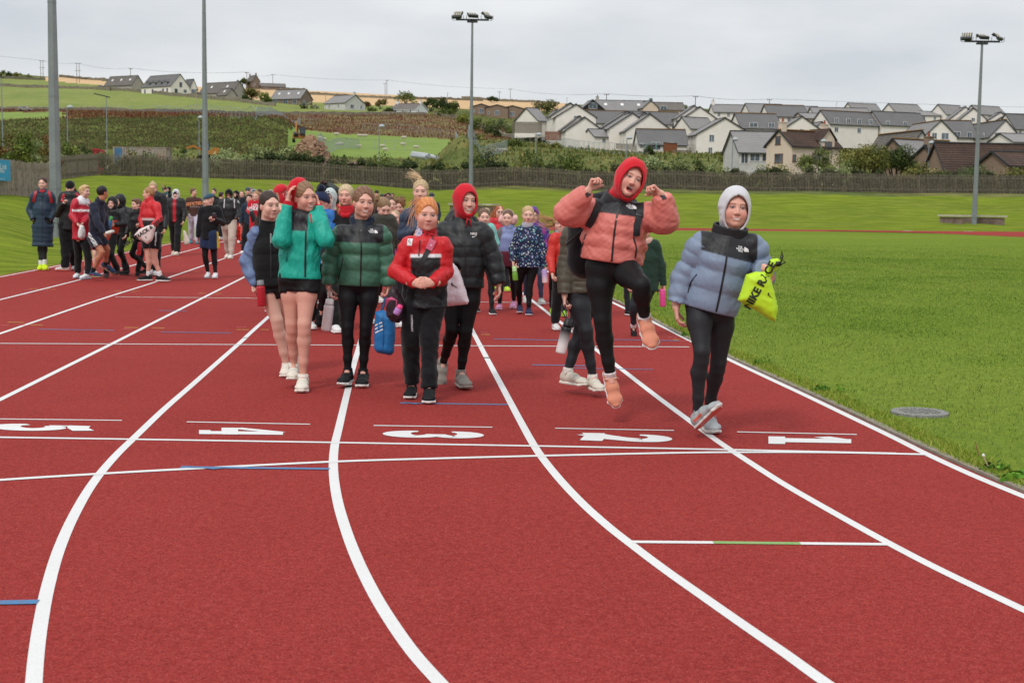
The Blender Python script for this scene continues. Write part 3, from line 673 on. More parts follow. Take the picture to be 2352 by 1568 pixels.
for i, (lab, u, Y, vt, wp, cl, n, sz) in enumerate([
    ('rust and green bush at the far left edge behind the paling fence', 18, 90, 300, 90, RUST, 1800, .09),
    ('dense green bush between the far left bushes and the mast', 38, 88, 296, 100, GREEN, 2600, .09),
    ('tall brown and green bush right beside the thick mast', 100, 100, 306, 70, RUST, 1800, .09),
    ('tall olive bush rising left of the grey mast behind the paling fence', 62, 94, 293, 110, OLIVE, 2000, .09),
    ('silvery pale shrub just left of the thick grey mast', 82, 92, 318, 55, PALE, 900, .07),
    ('yellow green young shrub in the fence corner left of the thick mast', 72, 88, 352, 60, ['#8a8c30', '#a09c3c', '#6f7a2c'], 700, .07),
    ('low dark bush by the fence under the second street lamp', 195, 124, 325, 60, DARKG, 900, .1),
    ('bush right of the thick grey mast behind the fence', 158, 116, 322, 50, GREEN, 800, .1),
    ('thin pale shrub in front of the blue and white container', 297, 128, 336, 60, OLIVE, 800, .1),
    ('thin grassy shrub beside the rusty white container end', 335, 129, 340, 62, ['#5f6a3c', '#748052', '#4c5a30'], 800, .1),
    ('small dark bush left of the orange digger arm', 418, 130, 335, 50, GREEN, 700, .1),
    ('large pale flowering shrub right of the second mast', 535, 131, 334, 105, PALE, 2400, .1),
    ('windswept grassy willow left of the excavator mound', 600, 134, 330, 70, ['#6d7748', '#828a5c', '#56603a'], 1400, .12),
    ('windswept pale willow below the brown excavator mound', 662, 134, 328, 80, ['#6d7748', '#828a5c', '#56603a'], 1500, .12),
    ('thick green bush above the hedge left of centre', 705, 134, 347, 90, GREEN, 1200, .1),
    ('green bush above the hedge in front of the rubble heap', 775, 134, 352, 80, DARKG, 1000, .1),
    ('green bush above the hedge left of the pipes', 885, 135, 346, 110, GREEN, 1600, .1),
    ('yellow green weeds above the fence by the middle mast', 1010, 136, 352, 70, OLIVE, 900, .1),
    ('dark green bush right of the middle mast', 1120, 137, 340, 110, DARKG, 1900, .1),
    ('dense hedge bush left of the red hooded jumper', 1210, 138, 340, 110, GREEN, 1900, .1),
    ('bushy growth behind the raised salmon sleeve', 1310, 138, 345, 110, GREEN, 1800, .1),
    ('feathery pale willow right of the red hood', 1495, 140, 352, 80, PALE, 1900, .12),
    ('second feathery willow between the red hood and the dark shrub', 1560, 140, 362, 70, ['#6d7748', '#828a5c', '#7b8759'], 1300, .12),
    ('dark rounded shrub below the large cream gable house', 1598, 141, 362, 52, DARKG, 1200, .11),
    ('feathery green willow below the street lamp near the cottage', 1650, 140, 366, 70, ['#6d7748', '#828a5c', '#7b8759'], 1400, .12),
    ('yellowish low hedge bush in front of the brown roofed house', 1775, 141, 375, 110, OLIVE, 1500, .11),
    ('pale bush filling the gap under the two trees', 1925, 141, 372, 90, PALE, 1500, .11),
    ('low bush right of the big spreading tree', 2105, 142, 368, 80, OLIVE, 1400, .11),
    ('low green bush above the garden gate in the fence', 2160, 142, 388, 80, GREEN, 900, .11),
    ('wide grey green bush under the right mast', 2238, 143, 378, 100, ['#55663c', '#667848', '#46552f'], 2200, .1),
    ('olive bush at the right edge behind the fence', 2325, 143, 380, 90, OLIVE, 1700, .1)]):
    bush('shrub', lab, u, Y, vt, wp, cl, n, sz)
for lab, u, Y, vt, wp, cl, n, sz in [
    ('light green leaning tree in front of the brown roofed house', 1878, 146, 333, 72, ['#6f7740', '#7f8650', '#5a6434'], 3600, .10),
    ('big spreading olive tree with yellowing leaves, centre of the right side', 1990, 148, 326, 110, OLIVE, 5200, .11),
    ('dark dense tree joined to the right side of the spreading olive tree', 2065, 150, 336, 100, DARKG, 4600, .11)]:
    bush('tree', lab, u, Y, vt, wp, cl, n, sz, 'garden trees behind the fence', 'tree', trunk=True)
def far_bush(lab, u, vt, vb, wp, cl, n, kind='shrub', group='far bushes and trees on the hillside'):
    b = T(u, vb); bush(kind, lab, u, b.y, vt, wp, cl, n, None, group, 'tree' if kind == 'tree' else 'bush', trunk=kind == 'tree', zb=b.z-.4)
for a in [('windblown dark tree beside the tall stone house on the skyline', 556, 180, 203, 28, DARKG, 500, 'tree'),
    ('rusty green tree right of the grey harled house', 576, 204, 232, 42, ['#6a6038', '#57562e', '#7a6c40'], 900, 'tree'),
    ('round green garden bush left of the grey roofed bungalow', 608, 212, 236, 34, GREEN, 600), ('low dark bush between the grey harled house and the bungalow', 566, 218, 234, 24, DARKG, 400),
    ('tall light tree behind the white cottage', 932, 215, 240, 48, ['#5f6a3c', '#70784a', '#525c32'], 900, 'tree'), ('brown leaved tree left of the white cottage', 876, 229, 251, 30, ['#6f5f38', '#5d5a30'], 600, 'tree'),
    ('small reddish tree beside the grey bungalow', 845, 234, 250, 18, RUST, 300, 'tree'), ('dark rounded tree right of the white cottage', 988, 224, 256, 34, DARKG, 900, 'tree'),
    ('tall dark tree in the clump right of the white cottage', 1018, 227, 260, 40, DARKG, 900, 'tree'), ('green tree at the right end of the cottage clump', 1046, 234, 262, 34, GREEN, 700, 'tree'),
    ('low green bush under the cottage trees', 1022, 248, 268, 60, GREEN, 700), ('clipped dark hedge bush beside the white cottage', 893, 247, 260, 26, DARKG, 500), ('low round bush in the grey bungalow garden', 855, 246, 256, 22, GREEN, 300),
    ('tree on the barley skyline right of the middle mast', 1130, 223, 236, 26, DARKG, 400, 'tree'), ('broad tree above the first cream gables', 1254, 233, 262, 55, ['#5f5f38', '#6d6a42', '#4c5230'], 1300, 'tree'),
    ('green tree between the far dark roofs', 1446, 240, 258, 52, GREEN, 900, 'tree'), ('small tree right of the dark dormered roofs', 1560, 241, 259, 32, GREEN, 500, 'tree'),
    ('pale flowering hedge beside the grey bungalow', 708, 234, 250, 40, ['#7d8064', '#8d8f74', '#5f6648'], 700), ('yellow green gorse on the slope behind the middle mast', 1075, 258, 285, 50, ['#7c8038', '#5f6a30', '#8c8a3c'], 800),
    ('green scrub below the brown bungalows', 1105, 268, 300, 60, GREEN, 900), ('grey green scrub right of the middle mast', 1150, 272, 305, 55, ['#55623c', '#66724c', '#475432'], 900), ('dark scrub at the foot of the bungalow bank', 1128, 292, 316, 50, DARKG, 700),
    ('dense scrub left of the brown timber fence', 1195, 284, 316, 60, GREEN, 1000), ('scrub bush under the first cream gable', 1230, 300, 325, 56, DARKG, 900), ('yellow tinged bush below the brown timber fence', 1290, 312, 335, 50, OLIVE, 900),
    ('straw coloured grass clump below the paired gables', 1340, 318, 336, 30, ['#a08c58', '#8c7c4c', '#756a40'], 500), ('scrub bush below the paired gables', 1370, 322, 342, 46, GREEN, 800), ('dark bush beside the garden swing', 1491, 334, 356, 24, DARKG, 600), ('small conifer like bush near the second lamp', 1425, 332, 345, 20, DARKG, 300),
    ('scrub clump in the middle of the slope', 1262, 322, 340, 60, OLIVE, 800), ('scrub clump low on the slope', 1180, 318, 338, 70, GREEN, 900), ('bramble clump on the slope near the middle mast', 1100, 306, 322, 50, OLIVE, 600),
    ('round golden green garden bush beside the grey cottage', 1667, 347, 371, 30, OLIVE, 900), ('clipped box hedge in front of the grey cottage', 1741, 361, 385, 40, ['#45602c', '#3a5226', '#527036'], 1500),
    ('hawthorn on the field edge at the far left', 10, 163, 178, 40, DARKG, 500), ('hawthorn scrub along the skyline left', 50, 168, 180, 50, OLIVE, 500)]: far_bush(*a)
# weeds on the earth bund, red dock spikes in the fields
def spikes(name, label, region, n, hmin, hmax, wd, cols, seed):
    r = np.random.default_rng(seed); f = Q[region]; 
    pts = PV[f].mean(1); ar = np.linalg.norm(np.cross(PV[f[:, 1]]-PV[f[:, 0]], PV[f[:, 3]]-PV[f[:, 0]]), axis=1)/(pts[:, 1]**1.2); ar /= ar.sum()
    i = r.choice(len(f), n, p=ar); a = r.random((n, 2)); q = PV[f[i]]
    p = q[:, 0]*(1-a[:, :1])*(1-a[:, 1:])+q[:, 1]*a[:, :1]*(1-a[:, 1:])+q[:, 2]*a[:, :1]*a[:, 1:]+q[:, 3]*(1-a[:, :1])*a[:, 1:]
    h = (hmin+(hmax-hmin)*r.random(n)); th = r.uniform(0, 6.28, n); wv_ = np.stack([np.cos(th), np.sin(th)*.4, 0*th], 1)*(wd*(.5+r.random(n)))[:, None]
    lean = r.normal(size=(n, 3))*.15*h[:, None]; lean[:, 2] = h
    V = np.stack([p-wv_, p+wv_, p+lean+wv_*.5, p+lean-wv_*.5], 1).reshape(-1, 3); cl = np.array([lin(c) for c in cols])
    cc = cl[r.integers(0, len(cl), n)]*(.7+.6*r.random(n))[:, None]
    o = mk(name, V, np.arange(4*n).reshape(n, 4), m_leaf, cols=np.repeat(cc, 4, 0)); tag(o, label, 'plants', kind='stuff')
spikes('dock_plants', 'dark red brown dock seed heads covering the upper field', (R_ == 'dock_field') & (cu > -60) & (cu < 1300), 34000, .08, .7, .09, ['#54241f', '#602c26', '#6c3a2c', '#84704a', '#5a2a24', '#6b5a3c', '#665f38'], 11)
spikes('bund_weeds', 'mixed green and brown weeds on the long earth bank', (R_ == 'earth_bund') & (cu > -60), 30000, .04, .34, .10, ['#4c5530', '#5c6438', '#4a4030', '#5a4a34', '#454c2a', '#666a40'], 12)
spikes('scrub_growth', 'rough grass and low scrub on the slopes behind the fence', ((R_ == 'scrubland') | ((R_ == 'rough_ground') & (cy > 150))) & (cu > -60) & (cu < 2420) & (cy < 620), 24000, .15, .6, .16, ['#4c5a2a', '#5f6a36', '#6a6038', '#8a7c4c', '#3a4420', '#6e7440'], 13)
# ------------------------------------------------------------ dry stone walls
m_stone = mat('field_stone', '#77705f', .9, noise=[(.8, .8, '#4c483e', 5), (3, .6, '#9a927e', 4)], bump=(2, 1, .2))
def stone_wall(label, pts, h, th=.5, g='dry stone field walls', y0=280):
    w_ = [T(u, v, y0) for u, v in pts]; mb = MB(); r = random.Random(len(label)); q = []
    for i in range(len(w_)-1):
        k = max(1, int((w_[i+1]-w_[i]).length/1.6))
        for j in range(k):
            p = w_[i].lerp(w_[i+1], j/k); p.z = hz1(p.x, p.y)-.2; q.append(p)
    V = []
    for i, p in enumerate(q):
        t = q[min(i+1, len(q)-1)]-q[max(i-1, 0)]; t.z = 0; t.normalize(); s = Vector((-t.y, t.x, 0))*th/2; hh = h*r.uniform(.8, 1.15)+.2
        V += [p+s, p+s*.8+Vector((0, 0, hh)), p-s*.8+Vector((0, 0, hh*r.uniform(.92, 1.05))), p-s]
    mb.add(V, [(4*i+k, 4*i+k+1, 4*i+k+5, 4*i+k+4) for i in range(len(q)-1) for k in range(3)])
    tag(mb.build('stone_wall', m_stone), label, 'wall', g)
stone_wall('dry stone wall across the top of the big green field, left of the first houses', [(-60, 197), (0, 198.5), (111, 202), (225, 206), (258, 209)], 1.3)
stone_wall('long stone wall below the hill houses, above the big green field', [(225, 206), (325, 213), (400, 221), (475, 228), (560, 236), (640, 245)], 1.5)
stone_wall('long dry stone wall between the green field and the dock field', [(-60, 251), (0, 252), (112, 254), (225, 256), (362, 259), (588, 263), (740, 264), (880, 264), (990, 265)], 1.2)
stone_wall('tumbled stone wall running downhill behind the middle mast', [(998, 266), (1063, 276), (1110, 296), (1176, 318), (1240, 330)], 1.3, .8, y0=230)
stone_wall('skyline wall above the barley at the far left', [(-60, 180), (0, 181), (108, 184.5)], 1.4)
stone_wall('dark hedge topped wall on the skyline above the left barley strip', [(136, 178), (200, 183), (250, 187.5)], 1.6)
stone_wall('stone wall across the middle of the barley field', [(705, 218), (800, 222.5), (913, 228), (1113, 233)], 1.4)
stone_wall('skyline wall at the top of the barley right of the stone steading', [(655, 205), (706, 206.5)], 1.4)
stone_wall('dark skyline wall above the barley by the middle mast', [(1060, 227.5), (1176, 234), (1290, 240)], 1.5)
# ------------------------------------------------------------ houses
m_cream = mat('cream_harling', '#e2dcd4', .9, .2, noise=[(.7, .35, '#cfc8bc', 5), (6, .3, '#e6e0d8', 3)], bump=(30, .5, .02))
m_grey = mat('grey_harling', '#a29c93', .9, .2, noise=[(.7, .4, '#8f8980', 5), (6, .3, '#aea89e', 3)], bump=(30, .5, .02))
m_lgrey = mat('light_harling', '#c4c3c0', .9, .2, noise=[(.7, .4, '#a19f98', 5)], bump=(30, .5, .02))
m_beige = mat('beige_harling', '#d2c1ae', .9, .2, noise=[(.7, .4, '#c2b19e', 5)], bump=(30, .5, .02))
m_tan = mat('tan_harling', '#8a7666', .9, .2, noise=[(.7, .4, '#776557', 5)], bump=(30, .5, .02))
m_wwash = mat('whitewash', '#e2e3e2', .9, .2, noise=[(.7, .3, '#b7b7b4', 5)])
m_bwood = mat('black_timber', '#2b2a2c', .8, .2, noise=(3, .5, '#3a383a', 3, (8, 8, .2)))
m_stonew = mat('stone_masonry', '#7b6c60', .9, .2, noise=[(1.2, .8, '#5f534a', 5), (4, .5, '#8e8074', 3)])
def roof_fn(m, t, b):
    tcn = N(t, 'ShaderNodeTexCoord'); s_ = N(t, 'ShaderNodeSeparateXYZ'); t.links.new(tcn.outputs['Object'], s_.inputs[0])
    w_ = N(t, 'ShaderNodeMath', operation='MULTIPLY'); w_.inputs[1].default_value = 24; t.links.new(s_.outputs[2], w_.inputs[0])
    sn = N(t, 'ShaderNodeMath', operation='SINE'); t.links.new(w_.outputs[0], sn.inputs[0])
    bn = N(t, 'ShaderNodeBump'); bn.inputs['Strength'].default_value = .8; bn.inputs['Distance'].default_value = .06; t.links.new(sn.outputs[0], bn.inputs['Height'])
    if b.inputs['Normal'].links: t.links.new(b.inputs['Normal'].links[0].from_socket, bn.inputs['Normal'])
    t.links.new(bn.outputs[0], b.inputs['Normal'])
m_slate = mat('slate_roof', '#888685', .85, .15, noise=[(.5, .4, '#797877', 5), (5, .4, '#94918f', 3)], fn=roof_fn)
m_dslate = mat('dark_slate_roof', '#6f6e6e', .85, .15, noise=[(.5, .4, '#626161', 5), (5, .4, '#7b7978', 3)], fn=roof_fn)
m_oslate = mat('old_slate_roof', '#6f6a66', .85, .2, noise=[(.5, .6, '#7f786e', 5), (4, .5, '#575350', 3)], fn=roof_fn)
m_brown = mat('brown_tile_roof', '#493a34', .85, .2, noise=[(.6, .6, '#5e4c3f', 5), (4, .5, '#3b2f2b', 3)], fn=roof_fn)
m_lichen = mat('lichen_ridge', '#96703c', .9, .1, noise=[(.8, .9, '#6f675e', 5), (4, .6, '#a87a3c', 3)])
m_grid = mat('ridge_tile', '#4c4d50', .8, .2); m_fasc = mat('fascia_white', '#b9b9b7', .6); m_gut = mat('dark_gutter', '#303236', .6)
m_glass = mat('window_glass', '#39424a', .15, .6, noise=(.5, .8, '#6b7780', 3)); m_brf = mat('brown_frame', '#6d3f2c', .6); m_brk = mat('brick_red', '#8a4636', .8)
def win(parent, c, ax, nrm, w_, h_, frame=None):
    up = Vector((0, 0, 1)); f = MB(); frame = frame or m_white; c = Vector(c)+nrm*.02
    R = Matrix((ax, nrm, up)).transposed().to_3x3(); t = max(.07, .06)
    f.box(c+up*(h_/2-t/2), (w_, .07, t), R); f.box(c-up*(h_/2-t/2), (w_+.15, .12, t), R)
    for sx in (-1, 1): f.box(c+ax*sx*(w_/2-t/2), (t, .07, h_-2*t), R)
    if w_ > .8: f.box(c, (t*.8, .07, h_-2*t), R)
    o = f.build('window', frame, parent); g = MB().box(c, (w_-2*t, .03, h_-2*t), R); g.build('pane', m_glass, o)
HI = 0
def house(label, u, vb, uL, uR, ve, vr, ridge='y', a=None, B=9.5, wall=m_cream, roof=m_slate, lich=False, wins='auto', chim=0, Y=None, group='houses on the hillside and estate', name='house', gable_mat=None, frame=None, skyl=0, bmin=5, bmax=14, eo=.3, y0=250):
    c = T(u, vb, y0) if Y is None else P(u, vb, Y); cx, cy, zb = c.x, c.y, c.z
    rL = (uL-1176)/FP; rR = (uR-1176)/FP
    if a is None:
        best = 1e9
        for k in range(-12, 61):
            t_ = math.radians(k); q = ((cx-math.sin(t_)*B)/(cy+math.cos(t_)*B)-rL)**2
            if q < best: best = q; a = t_
    else: a = math.radians(a)
    d1 = Vector((math.cos(a), math.sin(a), 0)); d2 = Vector((-math.sin(a), math.cos(a), 0))
    A = (rR*cy-cx)/(d1.x-rR*d1.y); Bt = (rL*cy-cx)/(d2.x-rL*d2.y)
    Bt = min(max(Bt, bmin), bmax) if Bt > 0 else B
    A = min(max(A, 3), 40)
    o = Vector((cx, cy, zb)); zE = P(u, ve, cy).z
    ymid = (o+d1*A/2).y if ridge == 'y' else (o+d2*Bt/2).y; zR = P(u, vr, ymid).z
    if zR < zE+.8: zR = zE+1.5
    e = empty(name, (cx, cy, zb), label, 'house', group)
    p = [o, o+d1*A, o+d1*A+d2*Bt, o+d2*Bt]
    lo = zb-3.5; m = MB()
    V = [Vector((q.x, q.y, lo)) for q in p]+[Vector((q.x, q.y, zE)) for q in p]
    F = [(0, 1, 5, 4), (1, 2, 6, 5), (2, 3, 7, 6), (3, 0, 4, 7)]
    if ridge == 'y':
        g1 = (p[0]+p[1])/2; g2 = (p[2]+p[3])/2; V += [Vector((g1.x, g1.y, zR)), Vector((g2.x, g2.y, zR))]; F += [(4, 5, 8), (6, 7, 9)]
        r1, r2 = V[8], V[9]; ends = (d2*-1, d2); sides = ((3, 0, -1), (1, 2, 1)); sdv = d1; half = A/2
    else:
        g1 = (p[3]+p[0])/2; g2 = (p[1]+p[2])/2; V += [Vector((g1.x, g1.y, zR)), Vector((g2.x, g2.y, zR))]; F += [(7, 4, 8), (5, 6, 9)]
        r1, r2 = V[8], V[9]; ends = (d1*-1, d1); sides = ((0, 1, -1), (2, 3, 1)); sdv = d2; half = Bt/2
    w_ = mk('wall', V, F, wall, e)
    if gable_mat:
        k_ = 4 if ridge == 'y' else 4
        gp_ = [V[4]-d2*.03, V[5]-d2*.03, V[8]-d2*.03] if ridge == 'y' else [V[7]-d1*.03, V[4]-d1*.03, V[8]-d1*.03]
        mk('gable_cladding', gp_, [(0, 1, 2)], gable_mat, e)
    # roof: two slabs with overhang
    slope = (zR-zE)/half; th = .14; R = MB(); ov = eo
    ra = r1+ends[0]*.25; rb = r2+ends[1]*.25
    for sg_ in (-1, 1):
        ea = ra+sdv*sg_*(half+ov); eb = rb+sdv*sg_*(half+ov); ea.z = eb.z = zR-slope*(half+ov)
        up = Vector((0, 0, th)); q = [ra+Vector((0, 0, .02)), rb+Vector((0, 0, .02)), eb+Vector((0, 0, .02)), ea+Vector((0, 0, .02))]
        R.add(q+[x+up for x in q], [(0, 3, 2, 1), (4, 5, 6, 7), (3, 7, 6, 2), (0, 4, 7, 3), (1, 2, 6, 5)])
    ro = R.build('roof', roof, e)
    rg = MB(); mdr = (ra+rb)/2+Vector((0, 0, th+.06)); ln = (rb-ra).length; ang = math.atan2((rb-ra).y, (rb-ra).x)
    RZ = Matrix.Rotation(ang, 3, 'Z'); rg.box(mdr, (ln, .34 if not lich else .55, .12), RZ); rg.build('ridge_tiles', m_lichen if lich else m_grid, ro)
    fa = MB()
    for en, rr in ((ends[0], ra), (ends[1], rb)):   # barge boards
        for sg_ in (-1, 1):
            ee = rr+sdv*sg_*(half+ov); ee.z = zR-slope*(half+ov); q0 = rr+en*.02; q1 = ee+en*.02
            fa.add([q0, q1, q1+Vector((0, 0, .24)), q0+Vector((0, 0, .24)), q0+en*.04, q1+en*.04, q1+en*.04+Vector((0, 0, .24)), q0+en*.04+Vector((0, 0, .24))], [(0, 1, 2, 3), (7, 6, 5, 4), (0, 4, 5, 1), (3, 2, 6, 7)])
    for sg_ in (-1, 1):
        md = (ra+rb)/2+sdv*sg_*(half+ov+.05); md.z = zR-slope*(half+ov)+.04; fa.box(md, (ln, .1, .12), RZ)
    fa.build('gutters', m_gut if wall is not m_wwash else m_white, ro)
    hh = zE-zb
    if wins == 'auto':
        wins = []
        fr = [('1', .5, hh-.9+ (zR-zE)*.25, 1.0, 1.1)] if ridge == 'y' else []
        sd_ = '2' if ridge == 'y' else '1'; ll = Bt if ridge == 'y' else A; n = max(1, int(ll/2.8))
        for i in range(n): fr.append((sd_, (i+.5)/n, hh-.85, .9, 1.0))
        if hh > 4.2:
            for i in range(n): fr.append((sd_, (i+.5)/n, 1.4, .9, 1.1))
        wins = fr
    for (f, fx, z, ww, wh) in wins:
        if f == '1': win(e, o+d1*A*fx+Vector((0, 0, z)), d1, -d2, ww, wh, frame)
        else: win(e, o+d2*Bt*fx+Vector((0, 0, z)), d2, -d1, ww, wh, frame)
    for i in range(chim):
        en = [r1, r2][i]; q = en+(r2-r1).normalized()*(.5 if i == 0 else -.5); cmat = wall
        cb = MB().box((q.x, q.y, zR+.35), (.9, .65, 1.5), RZ).box((q.x, q.y, zR+1.15), (1.05, .8, .12), RZ).build('chimney', cmat, ro)
        MB().lathe((q.x, q.y, zR+1.2), [(.13, 0), (.15, .1), (.11, .45), (.14, .5)], 8).build('chimney_pot', m_brk, cb)
    for i in range(skyl):
        f_ = (i+.6)/(skyl+.2); q = ra.lerp(rb, f_)+sdv*-half*.45; q.z = zR-slope*half*.45+th+.06
        nn = (sdv*-slope+Vector((0, 0, 1))).normalized(); axx = (rb-ra).normalized(); RR = Matrix((axx, nn.cross(axx), nn)).transposed()
        MB().box(q, (.9, 1.2, .08), RR).build('skylight', m_white, ro)
    e['_d'] = 0; del e['_d']
    return dict(e=e, o=o, d1=d1, d2=d2, A=A, B=Bt, zE=zE, zR=zR, zb=zb, r1=r1, r2=r2, ro=ro, sdv=sdv, half=half, slope=slope)
house('grey bungalow with dark roof and skylights, first house from the left on the hill', 303, 210, 244, 334, 194.5, 174, 'y', 58, wall=m_grey, roof=m_oslate, skyl=3, bmax=20, wins=[('2', .15, 1.3, 1, 1.2), ('2', .5, 1.3, 1.6, 1.6), ('2', .85, 1.3, 1, 1.6)])
h = house('large new cream house with dark slate roof and four pointed dormers on the hill', 392.5, 217, 328, 437, 197, 171, 'y', 52, wall=m_cream, roof=m_dslate, bmax=30,
          wins=[('1', .28, 1.5, 1.6, 2.2), ('1', .76, 1.9, 1.6, 1.3), ('1', .53, 4.6, 1.5, 2.2), ('2', .12, 1.6, 1, 2.3), ('2', .26, 1.6, 1.1, 2.3), ('2', .62, 1.6, 1.1, 2.3), ('2', .88, 1.6, 1, 2.3)], frame=m_gut)
for i in range(4):
    f = .2+.2*i; base = h['o']+h['d2']*h['B']*f; dz = h['zE']; w_ = .95; o_ = base-h['d1']*-.35
    m = MB(); a0 = o_-h['d2']*w_; a1 = o_+h['d2']*w_; t0 = dz-.2; t1 = dz+1.9; bk = h['d1']*3.4
    V = [Vector((p.x, p.y, z)) for p in (a0, a1, a1+bk, a0+bk) for z in (t0, t1)]
    m.add(V, [(0, 2, 3, 1), (2, 4, 5, 3), (6, 0, 1, 7)]); do = m.build('dormer', m_dslate, h['e'])
    ap = Vector((o_.x, o_.y, t1+1.1))-h['d1']*.3; m = MB(); al = Vector((a0.x, a0.y, t1))-h['d1']*.3-h['d2']*.3; ar = Vector((a1.x, a1.y, t1))-h['d1']*.3+h['d2']*.3
    m.add([al, ar, ap, al+bk, ar+bk, ap+bk], [(0, 2, 5, 3), (1, 4, 5, 2), (0, 1, 2)]); m.build('dormer_roof', m_dslate, do)
    win(h['e'], Vector((o_.x, o_.y, dz+.95)), h['d2'], -h['d1'], 1.3, 1.5)
house('cream garage wing with dark roof behind the large new house', 436, 216.5, 424, 455, 204, 182.5, 'y', 45, wall=m_cream, roof=m_dslate, wins=[('1', .6, 1.2, 3.4, 2.3)], bmin=6)
house('grey harled house with brown slates, right of the second mast on the hill', 535, 228, 459, 566, 211, 188, 'y', 55, wall=m_grey, roof=m_oslate, bmax=22, skyl=2, wins=[('1', .7, 1.4, 1.2, 1.6), ('2', .35, 1.4, 1.8, 1.4)])
house('small grey outshot with skylight in front of the grey harled house', 521, 230, 499, 544, 218, 204, 'y', 50, wall=m_grey, roof=m_oslate, skyl=1, wins=[('2', .5, 1.5, 1, 1)])
house('tall narrow stone house with stepped chimneys on the skyline', 580, 204, 565, 597, 186, 173, 'y', 30, wall=m_stonew, roof=m_oslate, chim=2, wins=[('1', .3, 2.5, 1, 1.2), ('2', .5, 3.5, .8, 1.2)])
house('long low stone farm steading on the skyline', 600, 206, 597, 655, 199, 192, 'x', 12, B=7, wall=m_stonew, roof=m_oslate, wins=[('1', .2, 1.3, 1, 1), ('1', .8, 1.3, 1, 1)])
house('modern bungalow with pale grey roof, three skylights and wide glass front', 690, 242, 621, 716, 226, 206, 'y', 62, wall=m_stonew, roof=m_slate, bmax=24, skyl=3, wins=[('2', .2, 1.5, 2.2, 2), ('2', .5, 1.5, 2.6, 2), ('2', .85, 1.5, 3, 2), ('1', .3, 1.5, 1.5, 1.5)])
house('grey pebble dashed bungalow with low hipped front, below the barley', 792, 253.5, 743, 836, 236, 219, 'y', 50, wall=m_lgrey, roof=m_slate, bmax=20, chim=1, wins=[('1', .35, 1.7, 2, 1.6), ('1', .8, 1.7, 1.2, 1.4), ('2', .3, 1.7, .9, 1.5), ('2', .75, 1.7, .9, 1.5)])
house('long low whitewashed cottage with white chimneys', 954, 262, 893, 978, 251, 238, 'y', 60, wall=m_wwash, roof=m_oslate, bmax=30, chim=2, wins=[('1', .25, 1.3, .6, 1), ('2', .2, 1.2, .7, 1.4), ('2', .5, 1.2, .7, 1.4), ('2', .8, 1.2, 1, 1.4)])
for i, (lb, u, vb, uL, uR, ve, vr) in enumerate([('tan gabled bungalow left of the middle mast, first of three', 1084, 264, 1077, 1120, 245, 239), ('tan gabled bungalow with blue door, middle one of three', 1116, 268, 1109, 1160, 247, 241), ('tan gabled bungalow, right one of three above the scrub', 1150, 271, 1143, 1196, 249, 243)]):
    house(lb, u, vb, uL, uR, ve, vr, 'y', 8, wall=m_tan, roof=m_slate, wins=[('1', .5, 1.6, 1.8, 1.8), ('1', .12, 1.5, .6, .8)], bmin=8)
